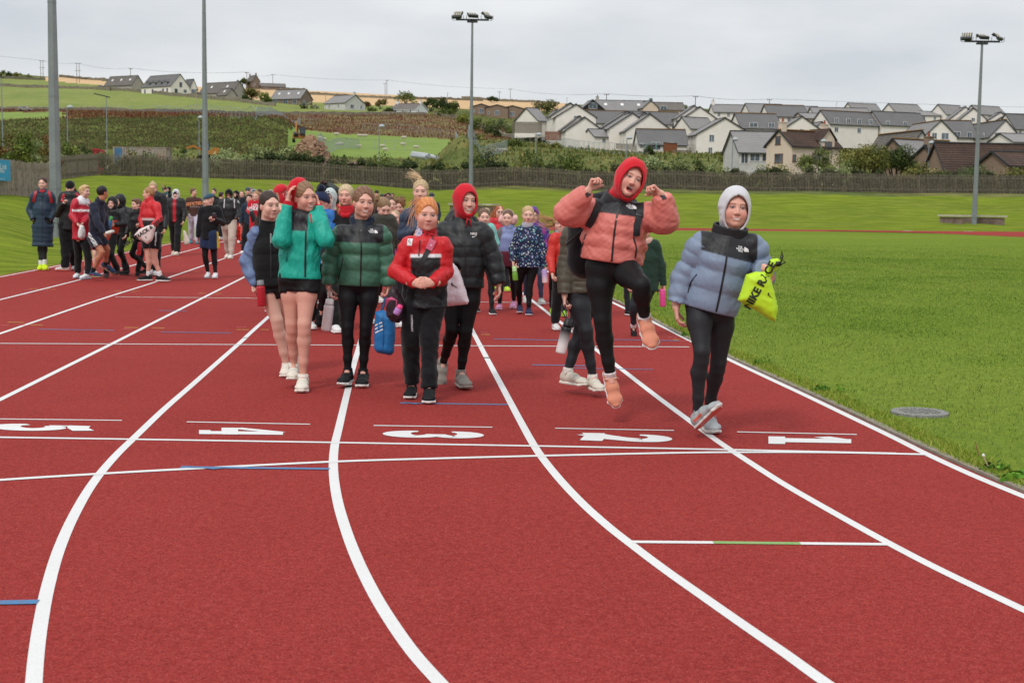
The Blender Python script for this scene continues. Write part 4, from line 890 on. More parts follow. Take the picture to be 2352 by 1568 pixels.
# the estate, far rows first
g_ = dict(B=9)
E = [('far white gabled house on the skyline, first right of the street lights', 1963, 265, 1938, 2010, 258, 237.6, 'x', 25), ('far white gabled house on the skyline, second from left of the pair', 2057, 266, 2025, 2104, 257, 239, 'x', 25),
     ('far tall white gabled house left of the right mast', 2173, 276, 2136, 2203, 262, 241, 'x', 32), ('far white gabled house on the skyline right of the right mast', 2250, 272, 2224, 2292, 262, 243, 'x', 30),
     ('far dark roofed house peeping out between the skyline houses', 2110, 272, 2106, 2142, 265, 264, 'x', 10), ('far slate roof at the right edge of the skyline', 2320, 272, 2310, 2400, 266, 262, 'x', 10)]
for lb, u, vb, uL, uR, ve, vr, rd, a in E: house(lb, u, vb, uL, uR, ve, vr, rd, a, bmin=7, Y=460)
E = [ # label, u, vb, uL, uR, ve, vr, ridge, a, Y, kw
 ('dark roofed house with black timber gable, above the estate', 1333, 262, 1313, 1381, 253, 230, 'y', 8, 440, dict(wall=m_grey, gable_mat=m_bwood, roof=m_slate, wins=[('1', .5, 2.6, 2.6, 1.9)])),
 ('long slate roofed block with skylights on the skyline of the estate', 1372, 262, 1366, 1480, 253, 231, 'x', 4, 446, dict(wall=m_grey, roof=m_slate, skyl=3, chim=1)),
 ('beige gabled house with black bargeboards on the skyline', 1477, 262, 1470, 1501, 247, 231, 'y', 10, 442, dict(wall=m_beige, roof=m_slate, wins=[('1', .5, 4.2, 1.2, 1.4)])),
 ('brown roofed house with pointed dormers on the skyline', 1503, 262, 1498, 1562, 252, 236, 'x', 6, 450, dict(wall=m_beige, roof=m_oslate, wins=[('1', .3, 1.8, 2, 1.6)])),
 ('long grey roofed house with chimney on the skyline, right of centre', 1640, 268, 1623, 1715, 257, 241, 'x', 6, 430, dict(roof=m_slate, chim=1)),
 ('slate roofed house with white gable on the skyline, right of centre', 1722, 268, 1702, 1790, 258, 239, 'x', 12, 420, dict(roof=m_slate)),
 ('long dark roofed block at the back of the estate', 1348, 292, 1341, 1437, 282, 254.5, 'x', 5, 385, dict(roof=m_dslate, lich=True, wall=m_cream)),
 ('dark roofed terrace behind the paired gables', 1455, 292, 1448, 1486, 284, 257, 'x', 5, 388, dict(roof=m_dslate)),
 ('dark roofed terrace left of the tall gabled pair', 1500, 292, 1494, 1552, 285, 258, 'x', 5, 385, dict(roof=m_dslate, lich=True)),
 ('long lichen ridged block at the upper middle of the estate', 1768, 279, 1758, 1842, 267, 242, 'x', 8, 375, dict(roof=m_dslate, lich=True)),
 ('slate roof behind the lichen ridged block', 1832, 282, 1822, 1874, 262, 245, 'x', 8, 400, {}),
 ('long slate roof running behind the four windowed house', 1872, 285, 1866, 1985, 268, 248, 'x', 5, 390, {}),
 ('small beige gabled house between two estate blocks', 1850, 290, 1838, 1880, 272, 261, 'x', 14, 370, dict(wall=m_beige)),
 ('white gable end with mirrored low roof left of the paired houses', 1236, 283, 1176, 1252, 277, 249.5, 'x', 38, 365, dict(wins=[])),
 ('set back gabled house at the left of the estate', 1250, 291, 1234, 1300, 280, 252, 'y', None, 372, {}),
 ('back house of the first stepped pair, left side of the estate', 1266, 299, 1263, 1345, 266, 237.5, 'y', 6, 356, {}),
 ('front house of the first stepped pair, tall cream gable', 1276, 302, 1262, 1360, 269, 240, 'y', None, 345, {}),
 ('tall cream gabled house right of the dark terraces', 1566, 292, 1545, 1636, 273.5, 246, 'y', None, 372, {}),
 ('rear half of the tall gabled pair right of the dark terraces', 1556, 292, 1543, 1620, 270, 243, 'y', 4, 380, {}),
 ('pale gabled house between the terraces and the large cream house', 1586, 303, 1549, 1632, 295, 270, 'x', 30, 350, dict(wins=[])),
 ('lichen ridged terrace with white verge, behind the large cream gable', 1702, 324, 1640, 1782, 294, 261, 'x', 10, 335, dict(roof=m_dslate, lich=True, bmax=9, wins=[('1', .3, 3.8, 2, 1.1), ('1', .75, 3.8, 1.4, 1.1)])),
 ('gabled terrace house behind the brown roofed house', 1794, 308, 1764, 1875, 300, 268, 'y', None, 330, {}),
 ('low gabled porch house right of the terrace gable', 1868, 306, 1852, 1892, 297, 281, 'y', 10, 336, {}),
 ('white house with four upper windows, middle of the estate', 1906, 305, 1870, 2002, 284, 254.6, 'x', 28, 345, dict(roof=m_dslate, lich=True, wins=[('1', .13, 3, 1.2, 1.2), ('1', .37, 3, 1.2, 1.2), ('1', .6, 3, 1.2, 1.2), ('1', .84, 3, 1.2, 1.2), ('1', .13, .8, 1.2, 1.2), ('1', .6, .8, 1.2, 1.2)])),
 ('cream house right of the one with four upper windows', 2024, 304, 1995, 2116, 286, 257, 'x', 26, 352, dict(roof=m_dslate, wins=[('1', .13, 2.2, 1.2, 1.2), ('1', .5, 2.2, 1.2, 1.2)])),
 ('rear stepped house with white verge left of the right mast', 2182, 281, 2152, 2232, 273, 245.5, 'y', None, 430, {}),
 ('front stepped house with pale gable left of the right mast', 2205, 283, 2176, 2247, 274, 249, 'y', None, 418, {}),
 ('rear small stepped house right of the right mast', 2270, 288, 2240, 2305, 276, 258, 'y', None, 415, {}),
 ('front small stepped house with cream gable right of the right mast', 2289, 290, 2262, 2322, 277, 262, 'y', None, 405, {}),
 ('slate roofed terrace at the right edge of the estate', 2331, 312, 2306, 2430, 295, 263, 'x', 22, 350, dict(roof=m_dslate)),
 ('small cream stepped house under the first pair', 1299, 318, 1282, 1378, 300, 270, 'y', None, 322, dict(wins=[('1', .77, 1.6, .9, 1.2), ('2', .5, 1.5, 1, 1.4)])),
 ('rear half of the small stepped house under the first pair', 1291, 316, 1281, 1362, 298, 267.5, 'y', 5, 334, dict(wins=[])),
 ('low dark roofed lean to house between the gabled houses', 1366, 328, 1349, 1400, 314, 298, 'x', 20, 318, {}),
 ('rear half of the second stepped pair', 1386, 329, 1374, 1482, 292, 257, 'y', 5, 330, {}),
 ('front half of the second stepped pair, plain cream gable', 1399, 332, 1375, 1494, 295, 260, 'y', None, 318, dict(wins=[('2', .3, 3.2, .9, 1), ('2', .75, 3.2, .9, 1), ('2', .3, 1.2, .9, 1.2), ('2', .75, 1.2, .9, 1.2)])),
 ('rear half of the third stepped pair', 1424, 333, 1412, 1525, 299, 259, 'y', 5, 325, {}),
 ('front half of the third stepped pair, cream gable with one small window', 1437, 337, 1413, 1536, 301, 262, 'y', None, 312, dict(wins=[('1', .34, 3, .9, 1.2), ('2', .3, 3.2, .9, 1), ('2', .75, 3.2, .9, 1), ('2', .3, 1.2, .9, 1.2), ('2', .75, 1.2, .9, 1.2)])),
 ('long dark roofed bungalow in front of the gabled houses', 1468, 347, 1457, 1568, 331, 297.5, 'x', 4, 300, dict(roof=m_dslate, lich=True, wins=[('1', .06, 1.1, .9, 1.1), ('1', .35, 1.1, 2, 1.6), ('1', .6, 1.1, 2.2, 1.6)])),
 ('lichen ridged long house with grey roof, left part of the right hand row', 2121, 334, 2046, 2182, 314, 277, 'y', None, 302, dict(lich=True, B=18, bmax=22, wins=[('1', .32, 2, 1.1, 1.4), ('1', .64, 2, 1.6, 1.4)])),
 ('linking terrace with dark valley roof in the right hand row', 2181, 342, 2176, 2228, 315, 278, 'x', 4, 306, dict(lich=True, roof=m_dslate, wins=[('1', .25, 3, 1.5, 1.4), ('1', .72, 3, 1.1, 1.2)])),
 ('large lichen ridged house with cream gable under the right mast', 2272, 343, 2187, 2325, 314, 276, 'y', None, 298, dict(lich=True, B=18, bmax=22, roof=m_dslate, wins=[('1', .3, 2.8, 1.8, 1.4), ('1', .65, 2.8, 1.1, 1.3), ('2', .2, 2.8, 1, 1.4), ('2', .6, 2.8, 1.6, 1.4)])),
 ('slate roof corner at the right edge below the estate', 2326, 345, 2318, 2440, 326, 308, 'x', 15, 290, dict(roof=m_slate)),
 ('large cream gabled house with two small gable windows, nearest of the estate', 1599, 357, 1569, 1717, 309, 271, 'y', None, 300, dict(wins=[('1', .27, 3.6, 1.1, 1.5), ('1', .25, 1.1, .9, 1.3), ('2', .2, 4, .9, 1.2), ('2', .5, 4, .9, 1.2), ('2', .8, 4, .9, 1.2), ('2', .65, 1.2, .9, 1.6)])),
 ('pale grey cottage with plain slate roof, left of the brown roofed house', 1697, 384, 1690, 1800, 349, 303.5, 'x', 6, 205, dict(wall=m_lgrey, roof=m_slate, wins=[('1', .11, 1.25, 1.1, 1.5), ('1', .32, 1.4, 1.5, 1.1), ('1', .55, 1.4, 1.3, 1.1)])),
]
for lb, u, vb, uL, uR, ve, vr, rd, a, Y, kw in E: house(lb, u, vb, uL, uR, ve, vr, rd, a, Y=Y, **{**dict(bmin=7, B=9), **kw})
h = house('brown tiled house with pink beige walls, terracotta bargeboards and a gabled dormer', 1818, 381, 1752, 1916, 334, 301, 'x', 32, Y=190, wall=m_beige, roof=m_brown, lich=True, chim=2, bmax=11, frame=m_brf, wins=[('2', .55, 3.4, 1, 1.2), ('2', .5, 1.0, 1.6, 1.3), ('1', .05, 1, .6, 1), ('1', .5, 1.1, 1.4, 1.3)])
q = h['o']+h['d1']*h['A']*.74-h['d2']*.15; m = MB(); w_ = 1.15; z0 = h['zE']-.6; z1 = h['zE']+1.0; bk = h['d2']*4
m.add([Vector((p.x, p.y, z)) for p in (q-h['d1']*w_, q+h['d1']*w_, q+h['d1']*w_+bk, q-h['d1']*w_+bk) for z in (z0, z1)]+[Vector((q.x, q.y, z1+1.3))], [(0, 2, 3, 1), (2, 4, 5, 3), (6, 0, 1, 7), (1, 3, 8)])
do = m.build('dormer', m_beige, h['e']); ap = Vector((q.x, q.y, z1+1.45))-h['d2']*.3; al = Vector((q.x, q.y, z1-.15))-h['d1']*(w_+.3)-h['d2']*.3; ar = Vector((q.x, q.y, z1-.15))+h['d1']*(w_+.3)-h['d2']*.3
MB().add([al, ar, ap, al+bk, ar+bk, ap+bk], [(0, 2, 5, 3), (1, 4, 5, 2)]).build('dormer_roof', m_brown, do)
win(h['e'], Vector((q.x, q.y, h['zE']+.1)), h['d1'], -h['d2'], 1.3, 1.2, m_brf)
house('long grey slate roofed house with white skew, behind the spreading tree', 2090, 372, 1914, 2125, 342, 301, 'y', 8, Y=215, wall=m_lgrey, roof=m_oslate, lich=True, B=16, bmax=16, wins=[])
house('house with pale patterned tile roof and brown gable', 2086, 387, 2027, 2196, 358, 321, 'x', 34, Y=180, wall=m_tan, roof=m_slate, lich=True, wins=[])
house('low house with dark brown tile roof and small chimney', 2164, 396, 2097, 2245, 373, 338, 'x', 34, Y=162, wall=m_tan, roof=m_brown, chim=1, wins=[])
house('large brown tiled roof at the right edge behind the fence', 2172, 402, 2150, 2420, 391, 331, 'x', 10, Y=156, wall=m_tan, roof=m_brown, B=12, wins=[])
house('small brown gabled projection at the right edge behind the fence', 2317, 402, 2259, 2420, 380, 351, 'x', 22, Y=150, wall=m_tan, roof=m_brown, wins=[])
# ------------------------------------------------------------ masts
m_galv = mat('galvanised_steel', '#7f8587', .55, .4, .3, noise=[(2, .6, '#6a7072', 5), (40, .4, '#969c9e', 3)])
m_gdark = mat('dark_grey_metal', '#2c2f31', .5, .4); m_lens = mat('lamp_lens', '#c8c3b0', .3, .5)
def mast(label, u, vb, Y, wpb, u1, v1, vt, lamps, top=None):
    b = P(u, vb, Y); t = P(u1, v1, Y); z0 = min(b.z, hz1(b.x, Y))-.1; tp = P(u1, vt, Y); x = b.x
    rb = wpb/2/FP*Y; e = empty('floodlight_mast', (x, Y, max(z0, 0)), label, 'floodlight mast', 'floodlight masts round the track')
    H = tp.z-z0; rt = rb*.42; m = MB(); n = 8
    m.tube([(x, Y, z0), (x, Y, z0+H)], [rb, rt], n); m.build('pole', m_galv, e)
    r_ = MB()
    zz = z0+.35
    r_.tube([(x, Y, z0), (x, Y, z0+.06)], rb*1.9, 12)
    r_.build('base_plate', m_galv, e)
    for i in range(1, 5):
        z = z0+H*i*.22-1.2; f = rb+(rt-rb)*(z-z0)/H
        MB().tube([(x, Y, z), (x, Y, z+.05)], f*1.05, n).build('joint_band', m_galv, e)
    MB().box((x, Y-rb*.96, z0+.95), (rb*.9, .03, .5)).build('access_door', m_galv, e)
    if lamps:
        zt = z0+H; W_ = .62
        m = MB().box((x, Y, zt+.12), (2.35, .12, .12)).box((x, Y, zt-.02), (.75, .2, .12)); m.build('crossarm', m_gdark, e)
        for i, (dx, yaw, tilt) in enumerate(((-1.05, -25, 38), (0, 20, 60), (1.05, 50, 42))):
            R = Matrix.Rotation(math.radians(yaw), 3, 'Z') @ Matrix.Rotation(math.radians(-tilt), 3, 'X'); c = Vector((x+dx, Y, zt+.52))
            lm = MB().box(c+R @ Vector((0, .04, -.25)), (.70, .2, .18), R).box(c+R @ Vector((0, .06, .03)), (.66, .1, .44), R)
            for k in range(4): lm.box(c+R @ Vector((-.22+.15*k, .16, .22)), (.08, .13, .16), R)
            lo = lm.build('floodlight', m_gdark, e)
            l2 = MB()
            for a in range(4):
                for b2 in range(3): l2.box(c+R @ Vector((-.23+.153*a, -.01, -.1+.13*b2)), (.10, .03, .08), R)
            l2.build('lenses', m_lens, lo)
            MB().tube([c+Vector((-.42, 0, -.1)), c+Vector((-.42, 0, -.36)), c+Vector((-.3, 0, -.44)), c+Vector((.3, 0, -.44)), c+Vector((.42, 0, -.36)), c+Vector((.42, 0, -.1))], .018, 6).build('bracket', m_gdark, lo)
    return e
mast('thick octagonal grey mast at the left, nearest of the four', 129.5, 553, 46.5, 28.5, 120, 0, -420, False)
mast('second grey mast from the left, rising behind the boy in the teal beanie', 472.5, 492, 82, 16, 470, 0, -90, True)
mast('grey floodlight mast with three lamps near the middle, behind the hooded girl in black', 1080.5, 492, 103, 11.5, 1087, 54, 50, True)
mast('grey floodlight mast with three lamps at the right, standing in a concrete surround', 2237, 520, 97, 12.5, 2254, 103, 100, True)
m_conc = mat('block_concrete', '#b8ada2', .9, noise=[(2, .6, '#9a8f84', 5), (8, .5, '#c6bcb0', 4)], bump=(20, .8, .02)); m_block = mat('blockwork', '#8c7a6e', .9, noise=[(1.5, .8, '#5c4d45', 5)], bump=(10, .8, .02))
for lab, u, vb, Y in (('low concrete block surround open at the front, at the foot of the right mast', 2238, 521, 97), ('low concrete block surround behind the middle mast, half hidden by the crowd', 1087, 494, 103)):
    b = P(u, vb, Y); x0 = b.x; z0 = b.z-.05 if u > 2000 else hz1(b.x, Y)-.1; w_ = 1.12; H = .78; e = empty('mast_surround', (x0, Y, z0), lab, 'surround', 'concrete surrounds of the masts')
    m = MB().box((x0, Y+1.5, z0+H/2-.05), (2*w_, .22, H-.1)); 
    for s in (-1, 1): m.box((x0+s*(w_+.02+.25), Y+.6, z0+H/2-.05), (.22, 2.0, H-.1), Matrix.Rotation(.5 if u > 2000 else -s*.28, 3, 'Z'))
    m.build('walls', m_block, e)
    m = MB().box((x0, Y+1.5, z0+H), (2*w_+.3, .4, .1))
    for s in (-1, 1): m.box((x0+s*(w_+.04+.25), Y+.55, z0+H+.003), (.42, 2.2, .1), Matrix.Rotation(.5 if u > 2000 else -s*.28, 3, 'Z'))
    m.build('coping', m_conc, e)
# ------------------------------------------------------------ street lamps, poles and wires
m_lampg = mat('lamp_steel', '#838b90', .5, .4, .2); m_dome = mat('lamp_dome', '#a3a9ab', .4, .4)
def lamp(label, u, vt, Y=170, dx=.6, kind='globe'):
    b = P(u, vt+3, Y); z0 = hz1(b.x, Y)-.2; e = empty('street_lamp', (b.x, Y, z0), label, 'street lamp', 'street lamps behind the fence'); x = b.x; zt = b.z
    MB().tube([(x, Y, z0), (x, Y, z0+1.3), (x, Y, z0+1.35), (x, Y, zt)], [.1, .1, .065, .05], 8).build('pole', m_lampg, e)
    if kind == 'globe':
        MB().tube([(x, Y, zt), (x+dx*.5, Y, zt+.12), (x+dx, Y, zt+.1)], .03, 6).build('arm', m_lampg, e)
        MB().lathe((x+dx, Y, zt-.02), [(.05, -.12), (.30, -.06), (.36, .02), (.34, .12), (.24, .24), (.08, .3)], 16).build('lamp_head', m_dome, e)
    else:
        MB().box((x-dx*.5, Y, zt+.12), (abs(dx)*1.9, .3, .12), Matrix.Rotation(.22 if dx > 0 else -.22, 3, 'Y')).build('lamp_head', m_gdark, e)
lamp('domed street lamp between the thick mast and the black headed lamp', 154, 244, dx=.35); lamp('street lamp with a flat black head, left part of the hillside', 244, 219, dx=1.0, kind='led')
lamp('domed street lamp just left of the second mast', 457, 268, dx=.2); lamp('street lamp with a black head cut by the left edge', 3, 175, Y=160, dx=.6, kind='led')
lamp('domed street lamp in front of the sheep field', 871, 288, dx=.3); lamp('domed street lamp right of the middle mast', 1231, 307, dx=.35); lamp('domed street lamp in front of the long dark roofed bungalow', 1440, 315, dx=.3)
lamp('domed street lamp by the pale grey cottage', 1683, 318, dx=.3); lamp('domed street lamp in front of the brown house dormer', 1886, 322, dx=.3, Y=165); lamp('domed street lamp by the patterned tile roof', 2134, 326, dx=.3, Y=160)
m_pole = mat('creosoted_pole', '#5e554b', .9, noise=(3, .5, '#7b7468')); m_wire = mat('wire', '#54595f', .6); m_pale = mat('pale_pole', '#a89f86', .7)
def upole(label, u, vt, vb, H2=False, arms=1, Y=None, tr=.16):
    b = T(u, vb) if Y is None else P(u, vb, Y); t = P(u, vt, b.y); e = empty('utility_pole', (b.x, b.y, b.z-.3), label, 'utility pole', 'electricity poles on the hillside')
    xs = (-.7, .7) if H2 else (0,)
    for q in xs: MB().tube([(b.x+q, b.y, b.z-.5), (b.x+q, b.y, t.z)], [tr, tr*.75], 6).build('post', m_pole, e)
    w_ = 3.0 if H2 else 2.0
    m = MB().box((b.x, b.y, t.z-.15), (w_, .15, .18))
    if H2: m.box((b.x, b.y, t.z-4), (3.4, .15, .18)).box((b.x, b.y, t.z-7.5), (1.6, .12, .14))
    else: m.box((b.x, b.y, t.z-.9), (.2, .2, .25))
    m.build('crossarm', m_pole, e)
    mi = MB()
    for q in (-.9, 0, .9): mi.lathe((b.x+q*w_/2.2, b.y, t.z-.06), [(.09, 0), (.12, .15), (.07, .35)], 6)
    mi.build('insulators', m_gdark, e)
    return Vector((b.x, b.y, t.z+.25))
pp = [upole('twin legged pole on the skyline, left of the thick mast', 96.5, 140, 180, True), upole('twin legged pole on the barley, right of the thick mast', 179.5, 146, 191, True), upole('thin pole above the first hill house', 300, 158, 176, Y=720), upole('pole beside the tall stone house', 567, 167, 200, Y=680),
      upole('pole above the stone farm steading', 626.5, 172, 205), upole('twin pole pair on the barley skyline', 888.5, 185, 218), upole('pole right of the middle mast on the barley', 1172, 205, 232), upole('pole above the long skyline block of the estate', 1393, 217, 233, Y=560), upole('pole above the tall gabled pair of the estate', 1597, 222, 245, Y=560), upole('thin pole above the right skyline', 1767, 229, 242, Y=600)]
upole('short pole at the foot of the barley, right of the middle mast', 1147, 211, 231); upole('left companion of the twin pole pair', 884.5, 192, 218)
for i in range(len(pp)+1):
    a = Vector((-420, 690, pp[0].z+8)) if i == 0 else pp[i-1]; b = Vector((470, 620, pp[-1].z-1)) if i == len(pp) else pp[i]
    m = MB(); 
    for q in (-.9, .9):
        pts = []
        for k in range(9):
            t = k/8; p = a.lerp(b, t); p.z -= 1.6*4*t*(1-t)*min(1, (a-b).length/100); pts.append(p+Vector((q, 0, 0)))
        m.tube(pts, .035, 4)
    tag(m.build('power_line', m_wire), ['power line span leaving the frame at the upper left', 'power line span crossing behind the thick mast', 'power line span above the first hill house', 'long power line span above the large new house and second mast', 'short power line span above the stone steading', 'power line span from the steading to the twin poles', 'power line span crossing behind the middle mast', 'power line span above the left half of the estate', 'power line span above the tall gabled pair', 'power line span above the dark skyline roofs', 'power line span leaving towards the right edge'][i], 'power line', 'power line spans')
for lb, u, vt, vb in (('thin pale pole standing in the green field left of the second mast', 451, 205, 259), ('thin pale pole in front of the grey bungalow', 748, 215, 262), ('tall thin lamp post on the barley above the white cottage', 1027, 214, 248), ('short thin pole in the cottage trees', 1004, 229, 250), ('thin lamp post on the estate skyline at the left', 1302, 225, 240), ('thin lamp post before the four windowed house', 1977, 275, 300), ('second thin lamp post before the four windowed house', 1991, 273, 300), ('thin lamp post among the estate roofs left of centre', 1373, 258, 290), ('thin lamp post above the far right roofs', 1920, 237, 262)):
    b = T(u, vb); t = P(u, vt, b.y); e = empty('lamp_post', (b.x, b.y, b.z), lb, 'lamp post', 'distant lamp posts'); MB().tube([(b.x, b.y, b.z-.5), (b.x, b.y, t.z)], .11, 6).build('pole', m_pale if u in (451, 748) else m_lampg, e); MB().box((b.x+.3, b.y, t.z), (.9, .25, .14)).build('lamp_head', m_lampg, e)
# ------------------------------------------------------------ site fences, pipes, rubble, containers
m_mesh = mat('wire_mesh', '#8d989c', .5, .4, .3)
def site_fence(label, pts, y0=150, Hh=2.0):
    w_ = [T(u, v, y0) for u, v in pts]; e = empty('mesh_fence', tuple(w_[0]), label, 'site fence', 'temporary mesh fences on the building site'); q = []
    for i in range(len(w_)-1):
        k = max(1, round((w_[i+1]-w_[i]).length/3.5))
        for j in range(k): p = w_[i].lerp(w_[i+1], j/k); p.z = hz1(p.x, p.y); q.append(p)
    q.append(w_[-1]); m = MB(); k = MB()
    q = q[:95]
    for a, b in zip(q[:-1], q[1:]):
        if (a-b).length > 6: continue
        up = Vector((0, 0, 1)); m.tube([a+up*.1, a+up*Hh], .045, 4); m.tube([a+up*Hh, b+up*Hh], .04, 4); m.tube([a+up*.2, b+up*.2], .03, 4)
        for t in range(1, 8): k.tube([a.lerp(b, t/8)+up*.2, a.lerp(b, t/8)+up*Hh], .006, 3)
        for t in range(1, 5): k.tube([a+up*(Hh*t/5), b+up*(Hh*t/5)], .006, 3)
    m.build('frames', m_mesh, e); k.build('mesh_infill', m_mesh, e)
site_fence('mesh fence along the top of the earth bank and dock field', [(240, 262), (360, 262), (460, 264), (588, 278), (690, 284), (805, 292)]); site_fence('mesh fence between the sheep and the dock field', [(832, 300), (940, 302), (960, 307), (1046, 316), (1078, 333), (1176, 345)])
site_fence('mesh fence in front of the grazing sheep', [(730, 341), (825, 342), (860, 345), (930, 347), (980, 348)], 150); site_fence('mesh fence curving down the slope behind the hooded jumper', [(1176, 322), (1260, 334), (1330, 346), (1400, 352), (1490, 358)], 150)
m_cwhite = mat('container_white', '#9c978e', .6, noise=(1.5, .6, '#8c6a48', 5)); m_cblue = mat('container_blue', '#456f92', .6, noise=(2, .5, '#7b93a3', 4)); m_or = mat('digger_orange', '#a8763a', .5, noise=(3, .5, '#a55f18')); m_red = mat('red_panel', '#a8323a', .6)
def container(label, u0, u1, vt, Y, m, a=0, lid=None):
    p0 = P(u0, vt, Y); p1 = P(u1, vt, Y); L = (p1-p0).length; c = (p0+p1)/2; zb = hz1(c.x, Y)-.3; H = p0.z-zb; e = empty('shipping_container', (c.x, Y, zb), label, 'container', 'shipping containers behind the fence')
    R = Matrix.Rotation(a, 3, 'Z'); b = MB().box((c.x, Y, zb+H/2), (L-.2, 2.4, H-.1), R)
    for k in range(int(L/.3)): b.box(Vector((c.x, Y, zb+H/2))+R @ Vector((-L/2+.25+k*.3, -1.22, 0)), (.14, .06, H-.3), R)
    b.build('body', m, e); f = MB()
    for sx in (-1, 1):
        for sy in (-1, 1): f.box(Vector((c.x, Y, zb+H/2))+R @ Vector((sx*(L/2-.08), sy*1.2, 0)), (.16, .16, H), R)
    f.box((c.x, Y, zb+H+.02), (L, 2.5, .08), R); f.build('frame', m_cwhite, e)
container('blue shipping container with white top edge behind the left fence', 267, 292, 339.5, 150, m_cblue); container('rusty white shipping container right of the blue one', 294, 388, 340, 148, m_cwhite)
mb = MB(); b = P(226, 344, 140); zg = hz1(b.x, 140); e = empty('site_skip', (b.x, 140, zg), 'red metal skip just showing over the left fence', 'skip'); mb.add([(b.x-.25, 139.3, zg), (b.x+.25, 139.3, zg), (b.x+.25, 140.7, zg), (b.x-.25, 140.7, zg), (b.x-.35, 139, b.z), (b.x+.35, 139, b.z), (b.x+.35, 141, b.z), (b.x-.35, 141, b.z)], [(0, 1, 5, 4), (1, 2, 6, 5), (2, 3, 7, 6), (3, 0, 4, 7), (4, 5, 6, 7)]); mb.build('tub', m_red, e); MB().box((b.x, 138.98, b.z), (.75, .1, .12)).build('rim', m_red, e)
# rubble heap: slabs on the site in front of the sheep
m_rub = mat('broken_stone', '#78655a', .9, noise=[(1, .8, '#5b4a40', 5), (4, .5, '#978473', 4)], bump=(5, 1, .1))
mb = MB(); r = random.Random(3); base = []
for i in range(650):
    u = r.gauss(790, 60); Y = 205+r.uniform(-8, 8); x = (u-1176)/FP*Y; h_ = max(0, 1.5*math.exp(-((u-785)/60)**2)*(1-abs(Y-205)/10)); z = hz1(x, Y)+h_*r.random()**.5
    mb.box((x, Y, z), (r.uniform(.25, 1.1), r.uniform(.2, .8), r.uniform(.06, .25)), Euler((r.uniform(-.6, .6), r.uniform(-.6, .6), r.uniform(0, 3))).to_matrix())
tag(mb.build('rubble_heap', m_rub), 'heap of broken brown stone slabs between the fence and the sheep', 'rubble', kind='stuff')
mb = MB(); r = random.Random(9)
for i in range(300):
    u = r.uniform(660, 750); Y = 212+r.uniform(-6, 6); x = (u-1176)/FP*Y; z = hz1(x, Y)+r.uniform(-.1, .35); s = r.uniform(.2, .8)
    mb.box((x, Y, z), (s*1.5, s, s*.6), Euler((r.uniform(-.9, .9), r.uniform(-.9, .9), r.uniform(0, 3))).to_matrix())
tag(mb.build('spoil_heap', m_gravel), 'brown earth spoil heap under the excavator', 'spoil', kind='stuff')
e = None
for i, (u0, v0, u1, v1) in enumerate([(948, 353, 985, 358), (946, 357, 980, 361), (985, 359, 1005, 363)]):
    a = P(u0, v0, 170); b = P(u1, v1, 168); tag(MB().tube([a, b], .28, 12).build('pipe', m_dome), ['upper grey pipe of the stack by the mound', 'lower grey pipe of the stack by the mound', 'shorter grey pipe at the right end of the stack'][i], 'pipe', 'pipes on the building site')
# excavators
m_or2 = m_or; m_trk = mat('rubber_track', '#26241f', .9)
def excavator(label, u, vb, Y, s=1.0, rot=0.0, low=False):
    b = P(u, vb, Y); e = empty('excavator', tuple(b), label, 'excavator', 'diggers on the building site'); o = b; R = Matrix.Rotation(rot, 3, 'Z')
    W = lambda x, y, z: o+R @ Vector((x*s, y*s, z*s))
    for sx in (-1, 1):
        m = MB(); pr = [(-1.6, .15), (-1.9, .45), (-1.6, .8), (1.6, .8), (1.9, .45), (1.6, .15)]
        V = [W(sx*1.05+q, y, z) for q in (-.25, .25) for y, z in pr]; m.add(V, [tuple(range(6)), tuple(range(11, 5, -1))]+[(i, (i+1) % 6, (i+1) % 6+6, i+6) for i in range(6)]); m.build('crawler_track', m_trk, e)
    MB().box(W(0, .5, 1.35), (2.5*s, 2.8*s, .8*s), R).box(W(0, 1.4, 1.9), (2.4*s, 1.1*s, .6*s), R).build('body', m_or, e)
    cb = MB().box(W(.72, -.5, 2.35), (1.0*s, 1.5*s, 1.6*s), R).build('cab', m_gdark, e)
    MB().box(W(.72, -1.27, 2.45), (.8*s, .03*s, 1.15*s), R).box(W(.20, -.5, 2.45), (.03*s, 1.2*s, 1.1*s), R).box(W(1.23, -.5, 2.45), (.03*s, 1.2*s, 1.1*s), R).build('cab_windows', m_glass, cb)
    m = MB(); pts = [W(-.35, -.6, 1.5), W(-.4, -2.2, 3.6), W(-.45, -3.6, 3.9)] if not low else [W(-.35, -.6, 1.5), W(-.4, -2.6, 2.5), W(-.45, -4.4, 1.9)]; m.tube(pts, [.3*s, .3*s, .2*s], 4); m.build('boom', m_or, e)
    MB().tube([W(-.45, -3.5, 4.1), W(-.45, -4.2, 1.9)] if not low else [W(-.45, -4.3, 2.0), W(-.45, -4.4, 1.6)], [.2*s, .14*s], 4).build('stick', m_or, e)
    MB().box(W(-.45, -4.2, 1.5), (.9*s, .8*s, .8*s), R @ Matrix.Rotation(.5, 3, 'X')).build('bucket', m_gdark, e)
    MB().tube([W(-.15, -.9, 1.8), W(-.2, -2.0, 3.2)], .07*s, 6).build('ram', m_galv, e)
    for sx in (-1, 1): MB().box(W(sx*1.45+.2, -1.1, 2.9), (.2*s, .1*s, .35*s), R).build('mirror', m_gdark, e)
excavator('orange excavator with dark cab and raised boom beside the sheep field', 687, 329, 228, .8, .12); excavator('orange digger half hidden behind the fence beside the second mast', 478, 367, 146, .55, -1.3, True)
